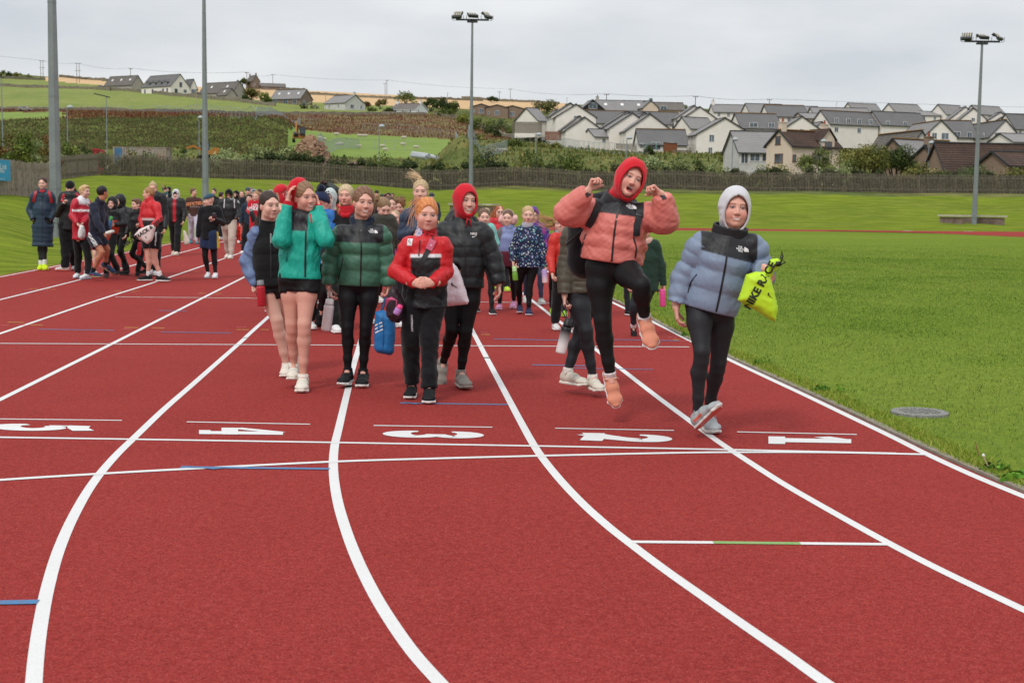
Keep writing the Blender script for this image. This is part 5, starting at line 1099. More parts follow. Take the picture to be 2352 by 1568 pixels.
# sheep
m_wool = mat('wool', '#b9b1a2', .95, noise=(9, .4, '#9a917f')); m_face = mat('sheep_face', '#a59c8c', .9)
for i, (x, y, d) in enumerate([(741, 796, 1), (955, 809, 1), (1000, 811, -1), (1361, 828, -1), (624, 853, -1), (1350, 888, 1), (590, 894, -1), (780, 884, 1), (757, 900, -1), (945, 906, -1), (1163, 905, -1), (1470, 914, 1), (1186, 938, 1), (2228, 950, -1), (2277, 949, 1), (588, 910, 1)]):
    u = 588+.25*x; v = 114.8+.25*y; b = T(u, v, 262); b.z = hz1(b.x, b.y)
    e = empty('sheep', tuple(b), ['white sheep highest in the pasture, at the left', 'small white sheep facing the viewer near the top of the pasture', 'white sheep grazing beside the small one at the top', 'white sheep alone near the top right of the pasture', 'white sheep just right of the excavator', 'white sheep in the right middle of the pasture', 'white sheep near the rubble, leftmost by the fence', 'white sheep behind another one left of the lamp post', 'white sheep in front of another one left of the lamp post', 'white sheep by the fence post left of the street lamp', 'white sheep just right of the street lamp', 'white sheep at the right end of the pasture', 'white sheep nearest the hedge right of the street lamp', 'white sheep left of a pair right of the middle mast', 'white sheep right of a pair right of the middle mast', 'white sheep low beside the rubble heap at the left'][i], 'sheep', 'sheep in the pasture')
    s = b.y/330*1.0; s = max(.8, min(s, 1.25)); f = Sdf(.07*s, .08*s)
    f.seg(b+Vector((-.38*s, 0, .62*s)), b+Vector((.38*s, 0, .64*s)), .29*s, .27*s); f.seg(b+Vector((d*.5*s, 0, .7*s)), b+Vector((d*.68*s, -.05, .45*s)), .14*s, .1*s); f.seg(b+Vector((d*.68*s, -.05, .42*s)), b+Vector((d*.8*s, -.05, .26*s)), .09*s, .06*s)
    for lx in (-.33, -.27, .27, .33): f.seg(b+Vector((lx*s, .12*s*(1 if lx in (-.33, .27) else -1), .5*s)), b+Vector((lx*s, .12*s*(1 if lx in (-.33, .27) else -1), 0)), .07*s, .045*s, k=.03)
    V, F = f.mesh(); mk('body', V, F, m_wool, e, True)
    MB().lathe(b+Vector((d*.66*s, -.05, .5*s)), [(.02, -.15*s), (.05*s, 0), (.02, .15*s)], 5, axis=(0, 1, 0)).build('ears', m_face, e)
# cars
m_silver = mat('car_silver', '#8d8378', .35, .5, .4); m_dcar = mat('car_dark', '#2e333a', .3, .5); m_tyre = mat('tyre', '#1c1c1c', .9); m_redl = mat('tail_lamp', '#a01c1c', .4)
def car(label, u, vb, d, m, rot=0.0, Y=None):
    b = T(u, vb) if Y is None else P(u, vb, Y); b.z = hz1(b.x, b.y)+.0; e = empty('parked_car', tuple(b), label, 'car', 'parked cars'); R = Matrix.Rotation(rot+(math.pi if d < 0 else 0), 3, 'Z')
    pr = [(-2.1, .35), (-2.15, .95), (-1.9, 1.05), (-1.55, 1.5), (.35, 1.52), (1.05, 1.02), (2.0, .85), (2.15, .5), (2.1, .35)]; n = len(pr)
    V = [b+R @ Vector((x, y*(1 if z < 1.1 else .85), z)) for y in (-.85, .85) for x, z in pr]
    MB().add(V, [tuple(range(n)), tuple(range(2*n-1, n-1, -1))]+[(i, i+n, (i+1) % n+n, (i+1) % n) for i in range(n)]).build('body', m, e)
    gl = MB()
    for y in (-.86, .86): MB().add([b+R @ Vector((x, y*(.99 if z < 1.1 else .87), z)) for x, z in ((-1.7, 1.08), (.8, 1.08), (.25, 1.44), (-1.45, 1.44))], [(0, 1, 2, 3)]).build('window', m_glass, e)
    for x in (-1.3, 1.3):
        for y in (-.78, .78): MB().lathe(b+R @ Vector((x, y, .33)), [(.2, -.1), (.33, -.1), (.33, .1), (.2, .1)], 12, axis=R @ Vector((0, 1, 0))).build('wheel', m_tyre, e)
    MB().box(b+R @ Vector((-2.12, -.6, .95)), (.08, .3, .25), R).build('tail_lamp', m_redl, e)
car('silver estate car parked by the far left wall below the green field', 58, 256, 1, m_silver, .1); car('dark car parked beside the first hill house', 234, 204, 1, m_dcar); car('pale car parked at the garage of the large new house', 449, 217, 1, m_silver, .4)
car('silver car parked beside the brown tiled house', 1842, 381, -1, m_dome, .5, Y=182); car('dark blue car parked at the stone steading', 621, 205, 1, m_dcar)
# estate garden fences and shed
m_tf = mat('brown_timber_fence', '#7d4a30', .8, noise=(3, .5, '#5f3a28')); 
for i, (u0, v0, u1, v1, vt, Y, m) in enumerate([(1252, 316, 1297, 317, 302, 332, m_tf), (1176, 300, 1245, 301, 280, 350, m_wood), (1590, 361, 1655, 363, 354, 292, m_wood2), (1545, 352, 1585, 353, 344, 296, m_wood), (1415, 335, 1470, 340, 330, 304, m_wood2)]):
    a = P(u0, v0, Y); b = P(u1, v1, Y); n = int((b-a).length/.16); h_ = (v0-vt)*Y/FP; mb = MB(); e = empty('garden_fence', tuple(a), ['orange brown timber garden fence under the first gabled pair', 'grey timber fence under the leftmost estate gable', 'low pale timber fence in front of the large cream gable', 'slatted timber fence left of the large cream gable', 'low pale fence below the paired cream gables'][i], 'garden fence', 'garden fences of the estate')
    for k in range(n): p = a.lerp(b, (k+.5)/n); mb.box((p.x, p.y, p.z+h_/2-.3), (.13, .03, h_+.6))
    mb.build('boards', m, e); MB().box(((a.x+b.x)/2, a.y+.05, a.z+h_*.7), ((b-a).length, .05, .1)).build('rail', m, e)
b = P(1496, 354, 296); e = empty('garden_shed', tuple(b), 'small brown garden shed with pale roof beside the swing', 'shed'); MB().box((b.x+4, b.y+1, b.z+1), (2.6, 2, 2.6)).build('wall', m_tf, e); MB().box((b.x+4, b.y+1, b.z+2.36), (2.9, 2.3, .1), Matrix.Rotation(.08, 3, 'Y')).build('roof', m_slate, e)
e = empty('garden_swing', tuple(b), 'green metal garden swing frame in front of the dark roofed bungalow', 'swing'); m_sw = mat('swing_green', '#5f8a84', .5)
for dx in (-1, 1): MB().tube([(b.x+dx-.3, b.y-1, b.z), (b.x+dx, b.y, b.z+2.2), (b.x+dx+.3, b.y+1, b.z)], .05, 5).build('leg', m_sw, e)
MB().tube([(b.x-1, b.y, b.z+2.2), (b.x+1, b.y, b.z+2.2)], .05, 5).build('crossbar', m_sw, e); MB().box((b.x, b.y, b.z+.6), (.5, .2, .04)).build('seat', m_sw, e)
# ------------------------------------------------------------ people
def attr_mat(name, rough=.6, spec=.3, bump=None, sub=0, sheen=0, fn=None): return mat(name, attr=True, rough=rough, spec=spec, bump=bump, sub=sub, sheen=sheen, fn=fn)
m_skin = attr_mat('skin', .5, .35, [(180, .12, .002)], sub=.08)
m_nylon = attr_mat('shiny_nylon', .5, .35, [(12, .25, .02, (1.6, 1.6, .8)), (45, .2, .006)])
m_shell = attr_mat('shell_fabric', .48, .35, [(8, .6, .03, (2, 2, .6)), (26, .25, .010)])
m_matte = attr_mat('matte_fabric', .85, .15, [(14, .5, .02), (220, .4, .003)], sheen=.15)
m_stretch = attr_mat('stretch_fabric', .6, .25, [(9, .35, .012), (260, .15, .002)])
m_knit = attr_mat('knit_fabric', .95, .1, [(130, .7, .005), (20, .3, .01)], sheen=.2)
m_hair = attr_mat('hair', .5, .35, [(60, .9, .008, (1, 1, .12)), (160, .8, .003, (1, 1, .1))])
m_curl = attr_mat('curly_hair', .6, .25, [(70, 1, .01)])
m_shoe = attr_mat('shoe_fabric', .7, .25, [(90, .5, .004)])
m_rub = attr_mat('rubber_plastic', .45, .4)
def floral(m, t, b):
    tcn = N(t, 'ShaderNodeTexCoord'); v = N(t, 'ShaderNodeTexVoronoi'); v.inputs['Scale'].default_value = 33; t.links.new(tcn.outputs['Object'], v.inputs[0])
    r = N(t, 'ShaderNodeMapRange'); r.inputs['From Min'].default_value = .36; r.inputs['From Max'].default_value = .30; t.links.new(v.outputs['Distance'], r.inputs[0])
    hs = N(t, 'ShaderNodeValToRGB'); hs.color_ramp.interpolation = 'CONSTANT'; sp = N(t, 'ShaderNodeSeparateColor'); t.links.new(v.outputs['Color'], sp.inputs[0]); t.links.new(sp.outputs[0], hs.inputs[0])
    for i, c in enumerate(('#6fb0b0', '#a9a8cc', '#c9d6c8', '#5a8fb0')):
        e = hs.color_ramp.elements[i] if i < 2 else hs.color_ramp.elements.new(i*.25); e.position = i*.25; e.color = (*lin(c), 1)
    mx = N(t, 'ShaderNodeMix', data_type='RGBA'); t.links.new(r.outputs[0], mx.inputs[0]); a = b.inputs['Base Color'].links[0].from_socket; t.links.new(a, mx.inputs[6]); t.links.new(hs.outputs[0], mx.inputs[7]); t.links.new(mx.outputs[2], b.inputs['Base Color'])
m_floral = attr_mat('floral_fabric', .6, .3, [(14, .6, .02)], fn=floral)
def galaxy(m, t, b):
    tcn = N(t, 'ShaderNodeTexCoord'); v = N(t, 'ShaderNodeTexNoise'); v.inputs['Scale'].default_value = 11; v.inputs['Detail'].default_value = 3; t.links.new(tcn.outputs['Object'], v.inputs[0])
    hs = N(t, 'ShaderNodeValToRGB'); t.links.new(v.outputs[0], hs.inputs[0])
    for i, c in enumerate(('#2a3f8c', '#4a2f7a', '#9a3f8a', '#6a3fa0')):
        e = hs.color_ramp.elements[i] if i < 2 else hs.color_ramp.elements.new(.6); e.position = (.36, .45, .55, .64)[i]; e.color = (*lin(c), 1)
    t.links.new(hs.outputs[0], b.inputs['Base Color'])
m_galaxy = attr_mat('galaxy_fabric', .6, .3, [(14, .6, .02)], fn=galaxy)
SKIN = dict(fair=('#d8ad9b', '#c88c80', '#b86c68'), rosy=('#d6a592', '#cc7f74', '#bb615f'), tan=('#b37a5e', '#a8624e', '#8f4a44'), dark=('#4a3026', '#4a2c24', '#4a2622'))
def W3(a): return Vector(a)
def frame(yaw, pitch=0, tilt=0):
    y = math.radians(yaw); S_ = Vector((math.cos(y), math.sin(y), 0)); F = Vector((math.sin(y), -math.cos(y), 0)); U = Vector((0, 0, 1))
    R = Matrix.Rotation(math.radians(pitch), 3, S_); F = R @ F; U = R @ U      # pitch>0 looks down, tilt>0 leans to the right of the picture
    R = Matrix.Rotation(math.radians(-tilt), 3, F)
    return R @ S_, F, R @ U
def softstep(x, w=1.): return np.clip(x/w+.5, 0, 1)[:, None]
class Person:
    def __init__(s, label, Y, k=1.0, group=None, skin='fair', hs=1.0, seed=0, name='person'):
        s.Y = Y; s.k = k; s.label = label; s.skin = SKIN[skin]; s.hs = hs; s.seed = seed; s.J = {}; s.isl = []; s.icol = []; s.lod = max(1.0, Y/10.5); s.legr = 1.0; s.group = group; s.kids = []
    def px(s, **kw):
        for n_, q in kw.items(): s.J[n_] = P(q[0], q[1], s.Y+(q[2] if len(q) > 2 else 0))
        return s
    def start(s, base):
        s.e = empty('person', tuple(base), s.label, 'person', s.group); return s
    def add(s, name, V, F, mat_, cols, parent=None):
        return mk(name, V, F, mat_, parent or s.e, True, cols)
    # ---- head
    def head(s, yaw=0, pitch=0, tilt=0, mouth='smile', brow='#6b4a36', slim=1.0, face_w=1.0):
        s.hf = frame(yaw, pitch, tilt); S_, F, U = s.hf; c = s.J['head']; h = s.hs; s.hc = c
        L = lambda x, y, z: c+(S_*x+F*y+U*z)*h
        s.L = L; f = Sdf(min(.0036*s.lod, .014), .018*h); R = (S_, F, U); e = lambda p, r, **k: f.ell(L(*p), R, [q*h for q in r], **k)
        fw = face_w
        e((0, -.012, .026), (.074, .091, .084)); e((0, .022, -.028), (.062*fw, .064, .080), k=.03*h)
        f.seg(L(-.033*fw, .026, -.066), L(.033*fw, .026, -.066), .031*h, k=.03*h); e((0, .058, -.092), (.022, .022, .018), k=.025*h)
        for q in (-1, 1):
            e((q*.038*fw, .054, -.034), (.028, .027, .028), k=.02*h)
            e((q*.074, -.008, -.012), (.010, .017, .027), k=.008*h)
        f.seg(L(-.034, .071, .026), L(.034, .071, .026), .011*h, k=.02*h)
        for q in (-1, 1):
            e((q*.030, .100, .004), (.017, .020, .013), k=.014*h, op=-1); f.ell(L(q*.030, .070, .003), R, [.0145*h]*3, k=.002)
        f.seg(L(0, .080, .006), L(0, .096, -.030), .006*h, .0098*h, k=.010*h)
        for q in (-1, 1): f.ell(L(q*.010, .090, -.034), R, [.009*h]*3, k=.008*h)
        if mouth == 'open':
            e((0, .092, -.070), (.019, .026, .019), k=.008*h, op=-1); e((0, .075, -.098), (.022, .020, .016), k=.02*h)
        elif mouth != 'none':
            f.seg(L(-.018, .079, -.058), L(.018, .079, -.058), .0075*h, k=.008*h); f.seg(L(-.014, .078, -.070), L(.014, .078, -.070), .008*h, k=.008*h)
        nb = s.J['neck']; f.chain([L(0, -.018, -.05), L(0, -.022, -.10), nb+Vector((0, .01, -.03))], [.052*h, .050*h*slim, .062*h], k=.03*h)
        V, Fc = f.mesh(); X = (V-np.array(c))/h; x = X @ np.array(S_); y = X @ np.array(F); z = X @ np.array(U); ax_ = np.abs(x)
        base, red, lip = [lin(q) for q in s.skin]; C = np.tile(base, (len(V), 1)); wd = .0028*s.lod
        def blend(mask, col):
            nonlocal C; C = C*(1-mask)+np.asarray(col)*mask
        fr = (y > .03)
        g = lambda cx, cz, r: np.exp(-(((ax_-cx)/r)**2+((z-cz)/r)**2))[:, None]*fr[:, None]
        blend(g(.042, -.032, .022)*.55, red); blend(g(0, -.030, .014)*.35, red); blend(np.exp(-((ax_-.078)/.012)**2)[:, None]*(np.abs(z+.01) < .04)[:, None]*.5, red)
        D1 = lambda cx, cz, rx, rz: (1-np.sqrt(((ax_-cx)/rx)**2+((z-cz)/rz)**2))*min(rx, rz)
        bz = .0245+.18*(ax_-.03)*(ax_ < .03)-.22*np.clip(ax_-.034, 0, 1)
        blend(softstep(.0026-np.abs(z-bz), wd)*softstep(.019-np.abs(ax_-.031), wd)*fr[:, None]*.75, lin(brow))
        dk = lin('#2a1c18'); ey = fr[:, None]
        blend(softstep(D1(.030, .0045, .0175, .0070), wd)*ey*.8, dk); blend(softstep(D1(.030, .0018, .0140, .0042), wd)*ey, (.34, .29, .27)); blend(softstep(D1(.030, .0025, .0060, .0058), wd)*ey, (.03, .035, .045))
        if mouth == 'smile':
            cz = -.066+9*ax_**2; dm = .0085-np.abs(z-cz)-.25*ax_
            blend(softstep(dm+.0035-.0*ax_, wd)*softstep(.031-ax_, wd)*ey, lin(s.skin[2])); blend(softstep(dm-.0005, wd)*softstep(.025-ax_, wd)*ey, (.58, .54, .49))
        elif mouth == 'open':
            blend(softstep((1-np.sqrt((x/.024)**2+((z+.070)/.023)**2))*.02, wd)*ey, lin(s.skin[2])); blend(softstep((1-np.sqrt((x/.020)**2+((z+.070)/.018)**2))*.02, wd)*ey, (.07, .012, .012))
            blend(softstep(.0045-np.abs(z+.056), wd)*softstep(.016-ax_, wd)*ey, (.58, .54, .49)); blend(softstep((1-np.sqrt((x/.013)**2+((z+.082)/.007)**2))*.01, wd)*ey, (.4, .1, .1))
        elif mouth == 'talk':
            blend(softstep((1-np.sqrt((x/.020)**2+((z+.064)/.012)**2))*.012, wd)*ey, lin(s.skin[2])); blend(softstep((1-np.sqrt((x/.013)**2+((z+.064)/.0055)**2))*.008, wd)*ey, (.12, .03, .03))
        elif mouth == 'grin':
            cz = -.064+5*ax_**2; blend(softstep(.008-np.abs(z-cz)-.2*ax_, wd)*softstep(.024-ax_, wd)*ey, lin(s.skin[2])); blend(softstep(.0016-np.abs(z-cz), wd)*softstep(.022-ax_, wd)*ey, (.16, .05, .05))
        else:
            blend(softstep(.008-np.abs(z+.064)-.2*ax_, wd)*softstep(.020-ax_, wd)*ey, lin(s.skin[2])); blend(softstep(.0012-np.abs(z+.064), wd)*softstep(.018-ax_, wd)*ey, (.2, .06, .06))
        blend(softstep(D1(.009, -.042, .0045, .003), wd)*ey*.7, lin('#5a2a24'))
        s.isl.append((V, Fc)); s.icol.append(C); return s
    def hand(s, W, D, Nn, curl=.5, spread=1.0, thumb=1, lat=None, sc=1.0, grip=None):
        D = Vector(D).normalized(); Nn = Vector(Nn); Nn = (Nn-D*Nn.dot(D)).normalized(); Lt = D.cross(Nn).normalized()*(thumb); k = .92*s.hs*sc
        f = Sdf(min(.014, max(.0042, .0042*s.lod*.9)), .006*k); W = Vector(W)
        f.seg(W-D*.05*k, W, .026*k, .024*k, k=.02*k); f.seg(W, W+D*.075*k, (.028*k, .015*k), (.040*k, .013*k), Lt, k=.015*k)
        cv = curl if hasattr(curl, '__len__') else (curl,)*4
        for i, (o, ln) in enumerate(((.029, .068), (.010, .078), (-.009, .072), (-.027, .056))):
            b = W+D*(.082-.006*abs(i-1.2))*k+Lt*o*k*spread; a = 0; p = b; r = .0086*k
            for j, sg_ in enumerate((.42, .33, .27)):
                a += cv[i]*(.95 if j == 0 else 1.15); d = D*math.cos(a)+Nn*math.sin(a)+Lt*(o*1.5*(spread-1)); q = p+d*ln*sg_*k; f.seg(p, q, r, r*.92, k=.004*k); p = q; r *= .93
        tb = W+D*.022*k+Lt*.026*k; td = (D*.62+Lt*.62+Nn*(.35+.4*min(1, cv[0]))).normalized(); p1 = tb+td*.034*k; td2 = (td+D*.3+Nn*.3*cv[0]-Lt*.35*min(1, cv[0])).normalized(); p2 = p1+td2*.032*k; p3 = p2+(td2+Nn*.2).normalized()*.02*k
        f.seg(tb-td*.01*k, p1, .013*k, .011*k, k=.01*k); f.seg(p1, p2, .0105*k, .0095*k, k=.004*k); f.seg(p2, p3, .0095*k, .008*k, k=.004*k)
        V, F = f.mesh(); base, red, lip = [lin(q) for q in s.skin]
        t = np.clip(((V-np.array(W)) @ np.array(D))/(.12*k), 0, 1)[:, None]
        s.isl.append((V, F)); s.icol.append(base*(1-.45*t)+red*.45*t); return s
    def body(s, legs='hidden'):
        J = s.J; f = Sdf(min(.0095*s.lod, .03), .03); k = s.k; sd_ = (J['shb']-J['sha']).normalized(); hc = (J['hipa']+J['hipb'])/2; sc = (J['sha']+J['shb'])/2; w_ = (J['shb']-J['sha']).length
        f.chain([hc, hc.lerp(sc, .5), hc.lerp(sc, .85), J['neck']], [(.115*k, .08*k), (.095*k, .07*k), (.42*w_*.8, .08*k), (.045*k, .045*k)], sd_)
        for q in 'ab':
            f.chain([J['sh'+q], J['el'+q], J['wr'+q]], [.040*k, .034*k, .024*k], k=.02)
            kn, an = J['kn'+q], J['an'+q]; cf = kn.lerp(an, .3)+s.back(q)*.012*k
            f.chain([J['hip'+q], J['hip'+q].lerp(kn, .35), kn+Vector((0, 0, .02)), kn.lerp(an, .1), cf, kn.lerp(an, .72), an], [q_*k*s.legr for q_ in (.078, .078, .050, .046, .051, .034, .029)], k=.025)
            f.seg(an, an+s.footdir(q)*(.045 if getattr(s, 'air'+q, False) else .07)*k+Vector((0, 0, 0 if getattr(s, 'air'+q, False) else -.03*k)), .028*k, .020*k, k=.01)
        V, F = f.mesh(); base, red, lip = [lin(q) for q in s.skin]; C = np.tile(base, (len(V), 1))
        for q in 'ab':
            d = np.linalg.norm(V-np.array(J['kn'+q]), axis=1); C = C*(1-.4*np.exp(-(d/.05)**2)[:, None])+red*.4*np.exp(-(d/.05)**2)[:, None]
            t = np.clip((d-.05)/.3, 0, 1)[:, None]*.15; C = C*(1-t)+red*t
        s.isl.append((V, F)); s.icol.append(C)
        Vs = [v for v, f_ in s.isl]; V, F = merge(s.isl); s.add('body', V, F, m_skin, np.concatenate(s.icol)); return s
    def footdir(s, q):
        d = s.J['to'+q]-s.J['an'+q]; return d.normalized()
    def back(s, q):
        d = s.J['to'+q]-s.J['an'+q]; sh = (s.J['an'+q]-s.J['kn'+q]).normalized(); d = d-sh*d.dot(sh); return -d.normalized() if d.length > 1e-4 else Vector((0, 1, 0))
    # ---- garments
    def top(s, col, hem=.06, wx=.16, cx=.17, dp=.115, tx=None, sl=(.070, .062, .052, .044), quilt=None, squilt=None, yoke=None, yoke_t=.27, sleeve=None, stripes=(), mat_=None, collar=(.072, .05, None), wr=.0035, name='jacket', cuff=.0, hemband=None, vest=False, q_amp=.014, open_=None, chest_shift=0, flare=1.0, yw=.5):
        J = s.J; k = s.k; sd_ = (J['shb']-J['sha']).normalized(); hc = (J['hipa']+J['hipb'])/2; sc = (J['sha']+J['shb'])/2; up = (sc-hc).normalized(); fwd = sd_.cross(up).normalized()
        if fwd.y > 0 and not getattr(s, 'backview', False): fwd = -fwd
        w_ = (J['shb']-J['sha']).length; bot = hc-up*hem*k; mat_ = mat_ or m_nylon
        f = Sdf(min(.0085*s.lod, .03), .025*k); Lh = (sc-bot).length
        wx *= k; cx *= k; dp *= k; tp = sc+up*.01*k
        pts = [bot-up*.06*k, bot, bot+up*Lh*.4, bot+up*Lh*.72, sc-up*.03*k]; rr = [(wx*.97*flare, dp*.98), (wx*flare, dp), (wx*.97, dp*.97), (cx, dp), (w_*.44, dp*.72)]
        if quilt:
            f.chain(pts[1:4]+[sc-up*.05*k], [(wx*.96*flare, dp), (wx, dp*1.02), (cx, dp*1.02), (w_*.46, dp*.74)], sd_, quilt=(quilt, q_amp*k)); f.seg(pts[0], pts[1], rr[0], rr[1], sd_)
        else: f.chain(pts, rr, sd_)
        f.chain([J['sha'].lerp(sc, .16)-up*.018*k, sc+up*.004*k, J['shb'].lerp(sc, .16)-up*.018*k], [.060*k*sl[0]/.075, .066*k*sl[0]/.075, .060*k*sl[0]/.075], k=.045*k); f.seg(sc, J['neck'], .075*k, .066*k, k=.06*k)
        if not vest:
            for q in 'ab':
                a, e_, w0 = J['sh'+q], J['el'+q], J['wr'+q]; fd = (w0-e_).normalized()
                f.chain([a.lerp(sc, .08)-up*.01*k, e_, w0+fd*.02], [sl[0]*k, sl[1]*k, sl[3]*k], k=.010*k, quilt=(squilt, q_amp*.7*k) if squilt else None); f.seg(e_, e_.lerp(w0, .5), sl[1]*k*.97, sl[2]*k, k=.01*k); f.seg(a.lerp(sc, .1)-up*.01*k, a.lerp(e_, .18), sl[0]*k*.92, sl[0]*k*.9, k=.045*k)
        if wr: f.wrinkle(wr*k, 34/k, s.seed+1); f.wrinkle(wr*.55*k, 85/k, s.seed+5)
        f.cut(bot, -up, None) if True else 0
        if not vest:
            for q in 'ab': w0 = J['wr'+q]; fd = (w0-J['el'+q]).normalized(); f.cut(w0+fd*.005, fd, .085*k)
        V, F = self_clean(f.mesh(), None)
        if collar:
            g = Sdf(min(.007*s.lod, .02), .01); ct = J['neck']; hd = (s.J['head']-ct).normalized(); g.seg(ct-hd*.03*k, ct+hd*(collar[1])*k, collar[0]*k*1.05, collar[0]*k); g.cut(ct+hd*collar[1]*k, hd)
            g.seg(ct+hd*(collar[1]-.012)*k, ct+hd*(collar[1]+.1)*k, (collar[0]-.014)*k, op=-1, k=.004); v2, f2 = g.mesh(); n0 = len(V); V = np.concatenate([V, v2]); F = np.concatenate([F, f2+n0])
        else: n0 = len(V)
        X = V-np.array(sc); x = X @ np.array(sd_); t = -(X @ np.array(up))/Lh; y = X @ np.array(fwd); C = np.tile(lin(col), (len(V), 1)); wd = .006*s.lod
        def bl(m_, c): nonlocal C; C = C*(1-m_)+lin(c)*m_
        arm = np.zeros(len(V)); 
        for q in 'ab':
            dm = np.minimum(segd(V, J['sh'+q], J['el'+q]), segd(V, J['el'+q], J['wr'+q])); lim = sl[0]*k*1.3; inner = np.sqrt((x/(cx*1.02))**2+(y/(dp*1.1))**2)
            out_ = np.maximum(softstep(x*(1 if q == 'b' else -1)-w_*max(.47, (yw-.02) if yoke else 0), wd)[:, 0], softstep((inner-.98)*.15, wd)[:, 0]*softstep(sl[1]*k*1.15-dm, wd)[:, 0]*(t > .12)); out_ = np.maximum(out_, softstep(y-dp*1.12, wd)[:, 0]*softstep(sl[1]*k*1.25-dm, wd)[:, 0])
            arm = np.maximum(arm, softstep(lim-dm, wd)[:, 0]*out_)
        arm[n0:] = 0
        if open_:   # front opening showing the layer beneath
            bl(softstep(open_[1]*k-np.abs(x), wd)*softstep(y, .01)*(arm < .5)[:, None], open_[0])
        if hemband: bl(softstep(t-hemband[0], wd)*(1-arm[:, None]), hemband[1])
        for (t0, t1, c, *only) in stripes:
            m_ = softstep(t-t0, wd/Lh)*softstep(t1-t, wd/Lh)*(1-arm[:, None]); 
            if only: m_ = m_*softstep(only[0]*k-np.abs(x), wd)
            bl(m_, c)
        if yoke: bl(softstep(yoke_t-t, wd/Lh)*softstep(w_*yw-np.abs(x), wd)*(1-arm[:, None]), yoke); 
        if sleeve: bl(arm[:, None], sleeve)
        if collar and collar[2]: C[n0:] = lin(collar[2])
        elif yoke and collar: C[n0:] = lin(yoke)
        o = s.add(name, V, F, mat_, C); s.bvh = BVHTree.FromPolygons([tuple(v) for v in V.tolist()], F.tolist()); s.topo = o; s.tf = (sc, sd_, up, fwd, Lh); return o
    def legs(s, kind, col, hemf=None, mat_=None, r=1.0, stripe=None, name=None, ank=.0, flare=1.0, waist=.06):
        J = s.J; k = s.k*r; f = Sdf(min(.0088*s.lod, .03), .03*k); hc = (J['hipa']+J['hipb'])/2; sd_ = (J['shb']-J['sha']).normalized(); up = ((J['sha']+J['shb'])/2-hc).normalized()
        wide = {'leggings': (.086, .084, .051, .047, .052, .036, .032), 'trousers': (.092, .090, .074, .070, .068, .066, .066), 'joggers': (.098, .098, .080, .074, .072, .060, .040), 'shorts': (.094, .100, .088, .08, .08, .08, .08)}[kind]
        f.seg(J['hipa'].lerp(hc, .25), J['hipb'].lerp(hc, .25), .098*k, k=.05*k); f.seg(hc, hc+up*waist*k, (.125*k, .092*k), (.115*k, .085*k), sd_, k=.04*k)
        for q in 'ab':
            hp, kn, an = J['hip'+q], J['kn'+q], J['an'+q]; bk = s.back(q)
            if kind == 'shorts':
                e_ = hp.lerp(kn, hemf or .6); d = (kn-hp).normalized(); f.seg(hp, e_+d*.05, wide[0]*k, wide[1]*k*flare); f.cut(e_, d, .16*k)
            else:
                cf = kn.lerp(an, .3)+bk*.013*k; end = an.lerp(kn, ank)
                f.chain([hp, hp.lerp(kn, .35), kn+Vector((0, 0, .02)), kn.lerp(an, .1), cf, kn.lerp(an, .72), end+(an-kn).normalized()*.03], [w_*k*(flare if i > 3 else 1) for i, w_ in enumerate(wide)], k=.025*k); f.cut(end, (an-kn), .13*k)
        if kind != 'leggings': f.wrinkle(.007*k, 24, s.seed+3); f.wrinkle(.004*k, 55, s.seed+4)
        else: f.wrinkle(.0015*k, 30, s.seed+3)
        V, F = f.mesh(); C = np.tile(lin(col), (len(V), 1))
        if stripe:   # (side, colour, n lines)
            for q in 'ab':
                if q not in stripe[0]: continue
                hp, kn = J['hip'+q], J['kn'+q]; X = V-np.array(hp); ax_ = np.array((kn-hp).normalized()); out_ = np.array(sd_)*(1 if q == 'b' else -1); fw_ = np.cross(ax_, out_); ang = np.degrees(np.arctan2(X @ fw_, X @ out_))
                side = segd(V, hp, kn) < .13*k
                for i in range(stripe[2]): m_ = (np.abs(ang-(i-(stripe[2]-1)/2)*11-(stripe[3] if len(stripe) > 3 else 0)) < 3.4) & side; C[m_] = lin(stripe[1])
        s.lego = s.add(name or {'leggings': 'leggings', 'trousers': 'trousers', 'joggers': 'joggers', 'shorts': 'shorts'}[kind], V, F, mat_ or (m_stretch if kind == 'leggings' else m_matte), C); s.lbvh = BVHTree.FromPolygons([tuple(v) for v in V.tolist()], F.tolist()); return s
    def shoes(s, up_='#d8d4c8', sole='#e8e6e0', sock=None, lace=None, sockh=.07, tongue=None, bottom=None, accent=None):
        k = s.k
        for q in 'ab':
            an = s.J['an'+q]; to = s.J['to'+q]; d = (to-an); foot_up = s.J.get('up'+q)
            if foot_up is None:
                if getattr(s, 'air'+q, False): foot_up = (s.J['kn'+q]-an).normalized(); foot_up = (foot_up-d.normalized()*foot_up.dot(d.normalized())).normalized(); fd = d.normalized()
                else: foot_up = Vector((0, 0, 1)); fd = Vector((d.x, d.y, 0)).normalized()
            else: fd = (d-foot_up*d.dot(foot_up)).normalized()
            sdv = fd.cross(foot_up).normalized(); hgt = .078*k
            if not getattr(s, 'air'+q, False) and s.J.get('up'+q) is None: hgt = max(.05*k, min(.11*k, an.z-.006))
            B = an-foot_up*hgt; K = lambda x, z, y=0: B+fd*x*k+foot_up*z*k+sdv*y*k
            k = k*1.08; h = min(.0052*s.lod, .013); f = Sdf(h, .02*k)
            f.seg(K(-.035, .045), K(.06, .048), (.031*k, .036*k), (.036*k, .034*k), sdv); f.seg(K(.06, .044), K(.135, .034), (.037*k, .032*k), (.040*k, .022*k), sdv); f.seg(K(.135, .034), K(.168, .030), (.038*k, .022*k), (.026*k, .017*k), sdv)
            f.seg(K(-.012, .05), an+foot_up*.012*k, .038*k, .034*k); f.cut(an+foot_up*.012*k, foot_up, .07*k); f.cut(K(0, .018), -foot_up)
